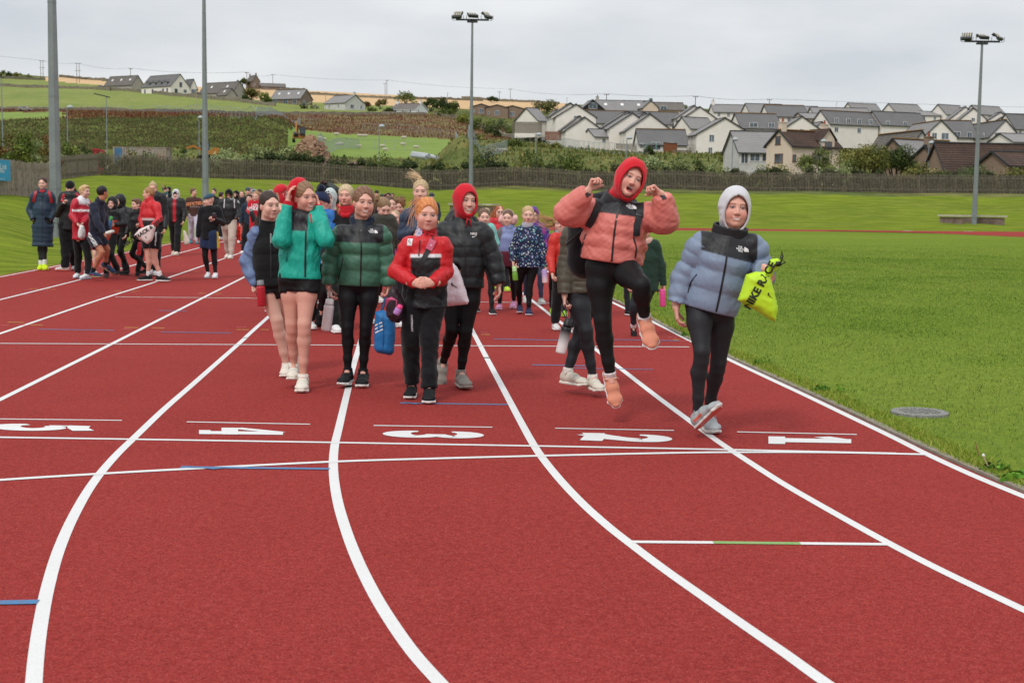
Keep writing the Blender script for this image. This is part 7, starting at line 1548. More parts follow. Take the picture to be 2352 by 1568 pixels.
p.ribbon([(965, 553), (963, 580), (962, 588)], .010, '#1b1c1f')
V = [(-1+i/3, -1.35+j*.45) for j in range(7) for i in range(7)]; F = [(j*7+i, j*7+i+1, j*7+i+8, j*7+i+7) for j in range(6) for i in range(6)]; p.decal((V, F), 941, 556, .019, '#d8d8d8', 0, name='club_badge', off=.002)
for (du, dv, r_) in ((-1.0, -3.0, .0085), (1.2, .6, .0065)):
    ring = []
    for i in range(11): a1 = math.radians(40+280*i/11); a2 = math.radians(40+280*(i+1)/11); ring.append([(math.cos(a1), math.sin(a1)), (math.cos(a2), math.sin(a2)), (math.cos(a2)*.6, math.sin(a2)*.6), (math.cos(a1)*.6, math.sin(a1)*.6)])
    p.decal(poly_mesh(ring), 941+du, 556+dv, r_, '#2a2a2c' if du < 0 else '#8a7a5a', 0, name='badge_ring', off=.0045)
p.ribbon([(1002, 541), (990, 562), (976, 590), (960, 620), (953, 632)], .038, '#1b1b1e', 'bag_strap'); p.ribbon([(994, 552), (984, 574)], .050, '#c9647e', 'strap_pad', off=.010); p.decal(TREF, 989, 563, .022, '#e6d4da', 60, name='stripe_mark', off=.013)
p.decal('CANTERBURY', 946, 742, .020, '#c9c9cb', -88, bvh=p.lbvh, parent=p.lego, bold=.0005, name='trouser_lettering')
p.shoes('#17181b', '#dedcd8', None, lace='#17181b', bottom='#17181b')
e, o, bv = soft_bag('dark and pink waist bag slung at the hip of the red haired girl', [(889, 676), (900, 655), (914, 662), (926, 686), (931, 700), (925, 732), (915, 741), (899, 738), (888, 726), (886, 700)], 10.62, .06, '#2a1c24', 'waist_bag', .006)
V, F = poly_mesh([[(-1, -.9), (.9, -1.1), (1.1, .6), (.1, 1.2), (-1, .8)]]); p.decal((V, F), 898, 697, .042, '#c95a82', 0, bvh=bv, parent=o, name='pink_panel')
props_bottle('small purple bottle with pink cap in the waist bag', P(921, 700, 10.5), P(909, 722, 10.5), .026, '#b07fc0', '#d8407c', .35)
# --- girl in long black jacket
p = Person('laughing girl in a black quilted jacket and a red hood tied under her chin', 11.4, 1.02, FG, 'fair', 1.03, 5)
p.px(head=(1069, 462, 0), neck=(1064, 508, .03), sha=(1019, 528, .03), shb=(1108, 530, 0), ela=(1012, 585, .03), wra=(1036, 622, -.10), elb=(1133, 594, 0), wrb=(1146, 652, -.05), hipa=(1036, 650, 0), hipb=(1084, 650, 0), kna=(1038, 762, -.06), knb=(1070, 766, -.05), ana=(1018, 832, .26), anb=(1059, 852, .02), toa=(1013, 876, .15), tob=(1069, 880, -.13))
p.aira = True; p.start(G(1062, 893)); p.head(26, 0, 4, 'smile', brow='#2c1e18', slim=.95)
p.hand(p.J['wrb'], (.1, -.1, -1), (-.9, -.1, 0), .4, thumb=1, spread=1.2); p.hand(p.J['wra'], (.3, -.3, -.8), (.7, -.5, 0), 1.0, thumb=-1); p.legr = .80 if 'shorts' not in p.label and 'gilet' not in p.label else 1.0; p.body()
p.legs('leggings', '#121315', r=.93); p.top('#1f2224', hem=.035, wx=.178, cx=.172, dp=.14, sl=(.078, .074, .068, .058), quilt=5, squilt=5, q_amp=.010, collar=(.085, .0, '#1f2224'))
f = Sdf(.008, .03); nk = p.J['neck']; f.seg(nk+Vector((-.10, .07, -.01)), nk+Vector((.06, .09, .0)), .062, .055); f.seg(nk+Vector((-.10, .02, -.02)), nk+Vector((-.07, .06, .05)), .045, .05); f.wrinkle(.008, 30, 2); V, F = f.mesh(); p.add('jacket_hood', V, F, m_nylon, np.tile(lin('#1f2224'), (len(V), 1)))
p.hood('#c4202e', .062, (.062, .088), mat_=m_matte, zc=-.014); L = p.L
for dx in (-.5, 1): m = MB().tube([L(0, .06, -.13), L(.02*dx, .08, -.15), L(.03*dx, .075, -.20)], .006, 6); mk('hood_tie', np.array(m.v), m.f, m_matte, p.e, True, np.tile(lin('#b01c28'), (len(m.v), 1)))
p.ribbon([(1062, 515), (1068, 560), (1069, 600), (1068, 655)], .010, '#101113'); p.decal('NIKE', 1088, 537, .024, '#d9d9d9', -3, bold=.0012); p.decal(SWOOSH, 1090, 543, .030, '#d9d9d9', 4)
p.shoes('#8f8a82', '#9d978e', None, lace='#7d786f')
e, o, bv = soft_bag('white drawstring bag with a black tick, held between the red jacket and the black jacket', [(1040, 604), (1050, 612), (1062, 640), (1078, 692), (1074, 699), (1020, 704), (1018, 690), (1022, 650), (1034, 620)], 11.12, .075, '#ecdfe6')
p.decal(SWOOSH, 1044, 657, .055, '#232325', -50, bvh=bv, parent=o)
# --- girl in khaki jacket, mostly hidden
p = Person('girl in a khaki brown padded jacket, mostly hidden behind the jumping girl', 11.05, 1.0, FG, 'fair', 1.0, 6)
p.px(head=(1338, 470, .1), neck=(1335, 512, .1), sha=(1310, 534, .05), shb=(1360, 536, .15), ela=(1299, 608, .04), wra=(1297, 680, -.03), elb=(1370, 600, .15), wrb=(1366, 650, .1), hipa=(1324, 672, .05), hipb=(1352, 672, .12), kna=(1346, 765, -.04), knb=(1331, 772, .16), ana=(1361, 862, .0), anb=(1305, 848, .12), toa=(1374, 892, -.13), tob=(1326, 880, .04))
p.start(G(1340, 895)); p.head(10, 0, 0, 'closed'); p.hand(p.J['wra'], (0, -.15, -1), (.9, 0, 0), .8, thumb=-1); p.legr = .80 if 'shorts' not in p.label and 'gilet' not in p.label else 1.0; p.body(); p.hair('#6b4a38', 'tied')
p.legs('leggings', '#25272b'); p.top('#4a4438', hem=.0, wx=.15, cx=.14, dp=.13, sl=(.070, .066, .064, .056), quilt=9, squilt=9, q_amp=.007, collar=(.07, .04, None)); p.shoes('#cfc8ba', '#ddd8cc', '#e0dcd6', sockh=.01)
a = P(1307, 731, 10.85); b = P(1287, 812, 10.85); props_bottle('tall bottle fading from black to white hanging from a wrist loop, behind the jumping girl', a, b, .040, '#1d1d20', '#1b1b1e', .22, strap=[P(1291, 700, 10.95), P(1292, 716, 10.9), P(1302, 735, 10.85), P(1300, 716, 10.9), P(1298, 700, 10.95)], frost='#dedcda')
# --- jumping girl
p = Person('girl in a salmon pink puffer jacket and red hood leaping with both arms flexed', 9.62, 1.06, FG, 'rosy', 1.06, 7)
p.px(head=(1447, 412, -.03), neck=(1416, 466, .02), sha=(1362, 487, 0), shb=(1477, 494, 0), ela=(1304, 488, -.13), wra=(1348, 441, -.21), elb=(1528, 506, -.10), wrb=(1522, 449, -.17), hipa=(1377, 612, 0), hipb=(1428, 612, 0), kna=(1384, 742, -.03), knb=(1474, 662, -.36), ana=(1402, 864, .03), anb=(1480, 728, -.20), toa=(1417, 925, -.06), tob=(1496, 776, -.33))
p.aira = p.airb = True; p.start(Vector((P(1410, 900, 9.62).x, 9.62, 0))); p.head(12, -2, 22, 'open', brow='#6b4a36')
p.hand(p.J['wra']+Vector((.01, 0, .01)), (.40, .1, .9), (.8, -.4, -.3), (.7, .9, 1.1, 1.2), thumb=1); p.hand(p.J['wrb']+Vector((-.01, 0, .01)), (-.75, .05, .62), (-.3, -.3, -.8), (.9, 1.0, 1.1, 1.2), thumb=-1); p.legr = .80 if 'shorts' not in p.label and 'gilet' not in p.label else 1.0; p.body()
p.legs('leggings', '#131416', r=1.03); p.top('#cd756b', hem=-.03, wx=.196, cx=.185, dp=.155, sl=(.088, .090, .074, .050), quilt=3.1, squilt=4, yoke='#222326', yoke_t=.02, q_amp=.026, collar=(.098, .045, '#222326'), wr=.007)
p.hood('#c5202c', .085, (.069, .104), zc=-.026, big=1.02, point=1)
p.ribbon([(1424, 470), (1416, 500), (1409, 550), (1405, 600)], .012, '#1a1a1d'); nf_logo(p, 1449, 474, .0150, -6)
p.ribbon([(1346, 538), (1338, 562), (1333, 590)], .010, '#1c1c1f', 'pocket_zip'); p.ribbon([(1455, 545), (1462, 570), (1459, 592)], .010, '#1c1c1f', 'pocket_zip')
p.ribbon([(1388, 440), (1377, 460), (1366, 490), (1352, 520)], .045, '#1d1e21', 'backpack_strap', off=.012); p.ribbon([(1472, 462), (1470, 490), (1462, 520), (1461, 542)], .045, '#1d1e21', 'backpack_strap', off=.012)
m = MB().tube([P(1355, 515, 9.55), P(1338, 530, 9.7), P(1300, 562, 9.75)], [.018, .014, .008], 6); mk('strap_end', np.array(m.v), m.f, m_matte, p.e, True, np.tile(lin('#1a1a1d'), (len(m.v), 1)))
f = Sdf(.01, .05); f.seg(P(1340, 510, 9.85), P(1345, 600, 9.85), (.11, .10), (.13, .12), (1, 0, 0)); f.seg(P(1400, 470, 9.86), P(1400, 600, 9.86), (.2, .1), (.2, .12), (1, 0, 0)); f.wrinkle(.01, 20, 2); V, F = f.mesh(); eb = empty('backpack', tuple(P(1350, 610, 9.85)), 'black backpack on the back of the jumping girl', 'backpack'); mk('pack', V, F, m_matte, eb, True, np.tile(lin('#19191c'), (len(V), 1)))
for q, (u, v) in (('a', (1349, 446)), ('b', (1521, 452))): p.ribbon([(u-3, v+4), (u+4, v-1)] if q == 'a' else [(u-2, v-4), (u+5, v+5)], .030, '#1a1a1d', 'cuff_tab', off=.008)
p.shoes('#d78f74', '#e6e3e0', '#e0d8d8', lace='#f0d8c8', accent='#ecd8cc', bottom='#cf8a5a', sockh=.03)
# --- girl in blue puffer
p = Person('laughing girl in a grey blue puffer jacket with pale grey hood, nearest on the right', 9.12, 1.03, FG, 'rosy', 1.07, 8)
p.px(head=(1687, 480, 0), neck=(1674, 543, .03), sha=(1610, 556, 0), shb=(1733, 562, 0), ela=(1569, 640, .03), wra=(1553, 706, -.02), elb=(1752, 634, .05), wrb=(1756, 618, -.20), hipa=(1604, 700, 0), hipb=(1660, 704, .02), kna=(1612, 815, -.13), knb=(1650, 838, .10), ana=(1601, 950, -.04), anb=(1626, 948, .30), toa=(1644, 908, -.17), tob=(1640, 990, .10))
p.aira = True; p.start(G(1600, 1005)); p.head(4, -4, 5, 'smile', brow='#6b4a36')
p.hand(p.J['wra'], (.1, -.1, -1), (.9, 0, 0), .45, thumb=-1); p.hand(p.J['wrb']+Vector((.01, 0, 0)), (.35, -.55, -.45), (-.75, -.2, -.6), 1.25, thumb=1); p.legr = .80 if 'shorts' not in p.label and 'gilet' not in p.label else 1.0; p.body()
p.legs('leggings', '#25262a', r=.93); p.top('#76869c', hem=.03, wx=.174, cx=.170, dp=.14, sl=(.080, .077, .071, .052), quilt=3.0, squilt=6, yoke='#1c1d20', yoke_t=.18, yw=.545, q_amp=.025, collar=(.110, .070, '#1c1d20'))
p.hood('#c6c7ca', .060, (.072, .106), zc=-.030, big=1.0)
p.ribbon([(1672, 552), (1668, 600), (1655, 670), (1642, 728)], .012, '#17181b'); p.ribbon([(1601, 630), (1585, 650), (1580, 672)], .008, '#17181b', 'pocket_zip'); nf_logo(p, 1703, 572, .0155, -8)
p.shoes('#a3a8aa', '#c9c5c0', None, accent='#d0604c', bottom='#c4503f')
e, o, bv = soft_bag('bright yellow drawstring bag lettered NIKE RACE, held up by the girl in the blue puffer', [(1714, 630), (1735, 624), (1757, 624), (1768, 630), (1778, 668), (1786, 705), (1782, 739), (1770, 736), (1738, 714), (1700, 694), (1694, 689), (1704, 660)], 8.86, .06, '#b4dc28', mat_=m_nylon)
p.decal('NIKE RACE', 1746, 656, .066, '#26301c', 62, bvh=bv, parent=o, bold=.003, name='lettering'); p.decal(SWOOSH, 1768, 680, .038, '#20281c', -62, bvh=bv, parent=o)
f = Sdf(.006, .02); f.seg(P(1764, 634, 8.86), P(1778, 606, 8.84), .022, .026); f.seg(P(1778, 606, 8.84), P(1784, 601, 8.84), .03, .02); f.wrinkle(.005, 60, 1); V, F = f.mesh(); mk('gathered_neck', V, F, m_nylon, e, True, np.tile(lin('#b4dc28'), (len(V), 1)))
m = MB().tube([P(1784, 604, 8.84), P(1792, 606, 8.84), P(1798, 590, 8.84), P(1796, 576, 8.84), P(1793, 592, 8.84), P(1804, 602, 8.84), P(1790, 610, 8.84)], .005, 6).box(P(1786, 606, 8.82), (.03, .03, .03)); mk('cord', np.array(m.v), m.f, m_rub, e, True, np.tile(lin('#1a1c14'), (len(m.v), 1)))
# ------------------------------------------------------------ the rest of the walkers
def crowd(label, u, vt, vf=None, Y=None, yaw=0, group='walkers behind the front group', skin='fair', k=1, top=None, leg=('leggings', '#141518'), shoe=('#d8d8d6', '#e6e6e4'), hair=None, hood=None, bean=None, px=None, seed=0, hx=None, hands=(1, 1), air='', mouth='closed', pitch=0, hyaw=None, tilt=0, back=False, sock=None, simple=False, z0=None, hb=None, **sk):
    if Y is None: Y = G(u, vf).y+.1
    x = P(u, vf or 560, Y).x; z0 = (hz1(x, Y) if Y > 24 else 0.0) if z0 is None else z0; H = P(u, vt, Y).z-z0
    p = Person(label, Y, 1, group, skin, 1, seed or int(u+Y)); skel(p, x, Y, H, yaw, z0=z0, **sk)
    if hb: p.hs *= hb
    if px: p.px(**px)
    if back: p.backview = True
    for q in air: setattr(p, 'air'+q, True)
    p.start((x, Y, z0)); p.head(yaw if hyaw is None else hyaw, pitch, tilt, mouth, brow='#5a4032')
    for q, on in zip('ab', hands):
        if on: w0 = p.J['wr'+q]; fd = (w0-p.J['el'+q]).normalized(); sg = 1 if q == 'a' else -1; p.hand(w0, fd, (sg*.8, -.3, 0), .7, thumb=-sg)
    if leg[0] != 'shorts': p.legr = min(1, (leg[2].get('r', 1) if len(leg) > 2 else 1))*.8
    p.body()
    if hair: hk = dict(hair[2]) if len(hair) > 2 else {}; p.hair(hair[1], hair[0], **hk)
    lk = dict(leg[2]) if len(leg) > 2 else {}; p.legs(leg[0], leg[1], **lk)
    tk = dict(top[1]) if len(top) > 1 else {}; 
    tk.setdefault('mat_', m_matte); p.top(top[0], **tk)
    if hood: hk = dict(hood[1]) if len(hood) > 1 else {}; p.hood(hood[0], **hk)
    if bean: bk = dict(bean[1]) if len(bean) > 1 else {}; p.beanie(bean[0], **bk)
    p.shoes(shoe[0], shoe[1], sock, **(shoe[2] if len(shoe) > 2 else {})); return p
LG = 'group walking at the left edge of the track'
PUF = dict(quilt=6, squilt=6, q_amp=.009, mat_=m_nylon)
# left group
p = crowd('woman in a long navy padded coat with red rucksack straps and yellow shoes', 97, 403, 621, group=LG, skin='fair', mouth='smile', stride=.05, px=dict(head=(98, 422), neck=(97, 438), sha=(80, 447), shb=(116, 447), ela=(68, 482, .05), wra=(76, 505, -.05), elb=(126, 482, .05), wrb=(116, 505, -.05), hipa=(91, 513), hipb=(105, 513), kna=(93, 560), knb=(102, 560), ana=(94, 605), anb=(102, 604), toa=(92, 616, -.15), tob=(104, 615, -.15)), hands=(0, 0), top=('#26384a', dict(hem=.40, wx=.18, cx=.16, quilt=11, squilt=7, q_amp=.009, mat_=m_nylon, collar=(.085, .04, None))), leg=('leggings', '#242426'), shoe=('#c6e020', '#d8e83a'), sock='#dcdcdc', hair=('tied', '#4a3228', dict(strands=14, wind=(1, 0, 0))))
p.ribbon([(97, 444), (97, 480), (97, 515), (97, 555)], .02, '#1c2b3a', step=3); p.ribbon([(83, 440), (80, 450), (77, 464)], .05, '#a8202c', 'rucksack_strap', off=.014, step=2); p.ribbon([(112, 440), (116, 452), (119, 466)], .05, '#a8202c', 'rucksack_strap', off=.014, step=2); p.ribbon([(92, 436), (97, 441), (102, 436)], .05, '#b0242c', 'red_collar', off=.01, step=2)
p = crowd('woman with a black headband and black jacket, one hand raised, red rucksack straps', 158, 412, 624, group=LG, yaw=10, px=dict(head=(161, 431), sha=(145, 448), shb=(178, 448), ela=(133, 492, -.05), wra=(146, 466, -.22), elb=(186, 488), wrb=(176, 516, -.1), kna=(150, 576), knb=(166, 574, .1), ana=(150, 614), anb=(172, 612, .35)), pitch=18, top=('#1c1d20', dict(mat_=m_nylon, hem=.10, collar=(.085, .03, '#d8d8da'))), leg=('trousers', '#17181b', dict(flare=1.1)), shoe=('#d8d4d0', '#c0584a'), hair=('tied', '#2e231f', dict(pony=[[(.06, -.05, -.02, .03), (.09, -.05, -.08, .028), (.10, -.04, -.15, .018)]])), bean=('#1a1a1c', dict(low=.02)))
p.ribbon([(148, 446), (144, 455), (143, 464)], .05, '#a8202c', 'rucksack_strap', off=.014, step=2); p.ribbon([(176, 444), (180, 452), (182, 460)], .05, '#a8202c', 'rucksack_strap', off=.014, step=2)
p = crowd('fair haired boy in a red and white football top, holding a white bag', 190, 425, 641, group=LG, yaw=55, px=dict(head=(194, 440), neck=(189, 456), sha=(174, 464, -.1), shb=(200, 464, .1), ela=(166, 496, -.15), wra=(178, 514, -.25), elb=(204, 494, .05), wrb=(190, 513, -.2), hipa=(178, 548), hipb=(194, 548), kna=(180, 590, .1), knb=(202, 590, -.05), ana=(178, 626, .15), anb=(202, 632, -.1), toa=(174, 640, .0), tob=(194, 642, -.2)), hyaw=70, top=('#b31f33', dict(mat_=m_shell, hem=.02, wr=.006, stripes=[(-.3, .06, '#dcdce0')], collar=(.07, .02, '#b31f33'))), leg=('trousers', '#1a1b1e', dict(r=.85)), shoe=('#d9dde0', '#bcd2e4'), hair=('short', '#c9a878', dict(strands=10, wind=(1, 0, .4), slen=.05)))
p.decal('NORTHWARDS', 193, 484, .055, '#e4e4e6', 0, bold=.004); p.decal(poly_mesh([[(math.cos(a*.785), math.sin(a*.785)) for a in range(8)]]), 202, 470, .035, '#d8d0d4', 0); p.decal(poly_mesh([[(math.cos(a*.785), math.sin(a*.785)) for a in range(8)]]), 202, 470, .020, '#7c2034', 0, off=.007)
soft_bag('white drawstring bag hanging from the hands of the boy in the red football top', [(184, 516), (192, 518), (196, 532), (195, 546), (187, 551), (180, 546), (179, 534)], p.Y-.3, .07, '#d6d6d4', group='bags carried by walkers')
p = crowd('dark haired boy in a navy hoodie and striped shorts striding with his back half turned', 228, 427, 646, group=LG, skin='tan', yaw=115, back=True, px=dict(head=(236, 442, .0), neck=(231, 458), sha=(214, 474, -.12), shb=(236, 470, .12), ela=(224, 512, -.25), wra=(240, 536, -.3), elb=(240, 500, .2), wrb=(246, 530, .15), hipa=(213, 545, -.05), hipb=(228, 545, .08), kna=(234, 582, -.15), knb=(246, 574, .15), ana=(213, 622, -.1), anb=(243, 607, .3), toa=(226, 640, -.15), tob=(262, 618, .3)), air='b', hyaw=140, top=('#232838', dict(hem=.02, wx=.15, wr=.008, mat_=m_matte, collar=(.085, .0, None))), leg=('shorts', '#1d2434', dict(hemf=.62, stripe=('ab', '#d8d8d8', 3, -20), flare=1.05)), shoe=('#2a3f5c', '#a08a6a', dict(accent='#b8383c')), sock='#17181a', hair=('crop', '#1c1718', dict(full=1.03)))
props_bottle('white water bottle pointed forward by the boy in the navy hoodie', P(262, 531, p.Y-.4), P(244, 536, p.Y-.35), .032, '#cfd2cc', '#b9bcb8', .2, rg='bottles carried by walkers')
p = crowd('smiling boy in a black hood and black and orange jacket with gloved hands together', 252, 449, 640, group=LG, yaw=-5, mouth='smile', px=dict(head=(258, 468), sha=(243, 487), shb=(279, 487), ela=(238, 514, -.05), wra=(250, 509, -.22), elb=(286, 514, -.05), wrb=(262, 516, -.22), ana=(245, 628), toa=(243, 640, -.15), anb=(270, 618, .2), tob=(266, 632, .1)), top=('#1b1c1f', dict(mat_=m_shell, hem=.16, stripes=[(.24, .62, '#bf3d22', .15), (.72, 1.2, '#b83420', .2)])), hood=('#1b1c1f', dict(open_=(.060, .078), neckr=.09, mat_=m_shell)), leg=('trousers', '#17181a', dict(r=.9)), shoe=('#2a2a2c', '#8c4a40'))
props_bottle('blue and green topped bottle held by the boy in the orange banded jacket', P(256, 497, p.Y-.3), P(250, 527, p.Y-.28), .035, '#3a78a8', '#3f9a4a', .3, rg='bottles carried by walkers')
p = crowd('boy in a black puffer with its hood up, behind the orange banded jacket', 280, 444, 633, group=LG, yaw=-20, px=dict(head=(275, 463), sha=(270, 484), shb=(302, 484), ana=(288, 622), anb=(292, 615, .3)), hood=('#1d1e20', dict(open_=(.062, .08), neckr=.09, big=1.1, mat_=m_nylon)), top=('#1d1e20', PUF), leg=('trousers', '#141517', dict(r=.8)), shoe=('#17181a', '#2a2a2c'), hair=('short', '#7a5f48'))
p = crowd('brown haired boy in a black jacket looking left, holding a red flask', 318, 452, 636, group=LG, yaw=-50, px=dict(head=(314, 470), sha=(305, 487, -.05), shb=(326, 488, .1), ela=(300, 520), wra=(318, 545, -.12), elb=(330, 515), wrb=(322, 516, -.2), ana=(316, 625), anb=(338, 615, .25)), top=('#1b1c1f', PUF), leg=('trousers', '#141517', dict(r=.78)), shoe=('#17181a', '#3a3a3c'), hair=('short', '#6b4c38'))
props_bottle('red metal flask hanging from the hand of the boy in the black jacket', P(321, 556, p.Y-.25), P(319, 586, p.Y-.25), .038, '#c0303a', '#b02a34', .15, rg='bottles carried by walkers'); props_bottle('clear sports bottle with a red nozzle held at the chest beside the red jacket', P(323, 506, p.Y-.3), P(331, 530, p.Y-.25), .034, '#9a9a94', '#a02a30', .3, rg='bottles carried by walkers')
p = crowd('boy in a red and black jacket and shorts, back half turned, carrying a white bag', 346, 428, 648, group=LG, skin='rosy', yaw=-115, back=True, px=dict(head=(341, 445), neck=(343, 458), sha=(333, 470, .12), shb=(360, 472, -.12), ela=(326, 505, .12), wra=(330, 525, -.05), elb=(366, 503, -.2), wrb=(350, 520, -.32), hipa=(337, 543, .08), hipb=(357, 543, -.08), kna=(341, 590, .05), knb=(354, 590, -.1), ana=(341, 630, .05), anb=(367, 630, -.05), toa=(324, 646, .0), tob=(381, 645, -.1)), hyaw=-75, top=('#c3242c', dict(mat_=m_shell, hem=.03, wr=.006, stripes=[(.40, .46, '#d8d8da'), (.46, 1.3, '#1b1c1f')])), leg=('shorts', '#17181b', dict(hemf=.6, stripe=('b', '#cfcfd0', 1, 30))), shoe=('#1a1b1e', '#dedcd8'), sock='#e0e0e0', hair=('crop', '#a07850', dict(full=1.03)))
e, o, bv = soft_bag('white drawstring bag lettered TRACK and FIELD held by a boy in shorts', [(352, 516), (358, 522), (350, 552), (338, 561), (322, 550), (308, 540), (320, 526), (340, 518)], p.Y-.4, .05, '#d8c8c4', group='bags carried by walkers')
p.decal('NIKE TRACK & FIELD', 331, 533, .09, '#2a2628', 35, bvh=bv, parent=o, bold=.004); p.decal(SWOOSH, 338, 548, .07, '#1c1a1c', -60, bvh=bv, parent=o)
crowd('tall fair girl in a long black jacket behind the boy in red and black', 352, 418, None, Y=27.2, group=LG, skin='rosy', yaw=5, px=dict(head=(351, 434), sha=(345, 450), shb=(374, 452)), top=('#1a1b1e', dict(hem=.16, mat_=m_nylon, collar=(.075, .045, '#b8222c'))), leg=('trousers', '#1a1b1e'), hair=('bun', '#b59a72'))
crowd('child in red shorts half hidden behind the boy in the navy hoodie', 207, 470, None, Y=27.0, group=LG, yaw=20, top=('#2a2d36',), leg=('shorts', '#b02030', dict(hemf=.7)), hair=('short', '#5a4030'))
p = crowd('girl with white hood over a black beanie, black puffer open over a red top', 404, 429, 586, group=LG, mouth='closed', px=dict(head=(404, 447)), hands=(0, 1), top=('#1c1d1f', dict(open_=('#b51e30', .035), **PUF)), hood=('#d2d2d6', dict(open_=(.058, .085), neckr=.085)), bean=('#161618', dict(low=.03)), leg=('trousers', '#17181a', dict(flare=1.15)), shoe=('#c8bfae', '#ded8cc'), hair=('loose', '#b8966a', dict(strands=10, wind=(-1, 0, 0), slen=.12)))
soft_bag('pale drawstring bag carried low beside the girl with the white hood', [(420, 528), (426, 530), (437, 555), (434, 563), (423, 564), (421, 556)], p.Y-.1, .06, '#cfc4b6', group='bags carried by walkers')
p = crowd('girl in a brown hoodie with orange lettering and pale grey trousers, head turned right', 446, 433, 560, group=LG, yaw=12, hyaw=75, top=('#4d3530', dict(hem=.03, wr=.006, collar=(.09, .01, None))), leg=('trousers', '#b9b4c6', dict(flare=1.1)), shoe=('#2f7f8c', '#3f8f9a'), hair=('tied', '#6b4c3c', dict(strands=8, wind=(-1, 0, 0))))
p.decal('EDICTED', 447, 468, .13, '#c98058', 6, bold=.008); p.decal('STATE SERIES', 448, 475, .05, '#b0a09a', 0, bold=.002)
p = crowd('boy in a teal beanie, blue and yellow shorts over leggings, holding a cup', 482, 443, 640, group=LG, yaw=-25, hyaw=-55, px=dict(head=(479, 461), sha=(463, 482), shb=(501, 480), ela=(458, 520), wra=(455, 545), elb=(512, 512), wrb=(492, 503, -.25), kna=(471, 590), knb=(492, 592), ana=(478, 626, .05), anb=(495, 628), toa=(474, 638, -.1), tob=(492, 640, -.2)), top=('#1a1b1d', dict(hem=.10, mat_=m_matte, quilt=8, q_amp=.004)), leg=('leggings', '#141517'), shoe=('#d8dadc', '#c8ccd0', dict(accent='#3a78a8')), bean=('#33505f', dict(slouch=1)))
f = Sdf(.02, .03)
for q in 'ab': hp, kn = p.J['hip'+q], p.J['kn'+q]; e_ = hp.lerp(kn, .62); f.seg(hp, e_+(kn-hp).normalized()*.05, .105, .115); f.cut(e_, kn-hp, .17)
V, F = f.mesh(); C = np.tile(lin('#22304e'), (len(V), 1)); C[V[:, 0] > p.J['hipb'].x+.085] = lin('#c9b020'); p.add('shorts', V, F, m_matte, C)
props_bottle('dark red travel cup held up by the boy in the teal beanie', P(492, 488, p.Y-.4), P(492, 502, p.Y-.4), .042, '#3a1a24', '#17181a', .35, 'travel_cup', rg='bottles carried by walkers')
p = crowd('person in a black hooded puffer and beige joggers with head bowed and hands in pockets', 527, 430, 594, group=LG, px=dict(head=(526, 447)), pitch=30, hands=(0, 0), arm=(12, 12), elb=(55, 55), top=('#1b1c1e', PUF), hood=('#17181a', dict(open_=(.055, .075), neckr=.09)), leg=('joggers', '#b8a89c'), shoe=('#d2ccc2', '#dedad2'))
for q in ((516, 520), (538, 536)): p.ribbon([(q[0], 450), (q[0]-1 if q[0] < 520 else q[0]+1, 478)], .02, '#c8c8ca', 'bag_cord', off=.01, step=2)
nf_logo(p, 537, 455, .03)
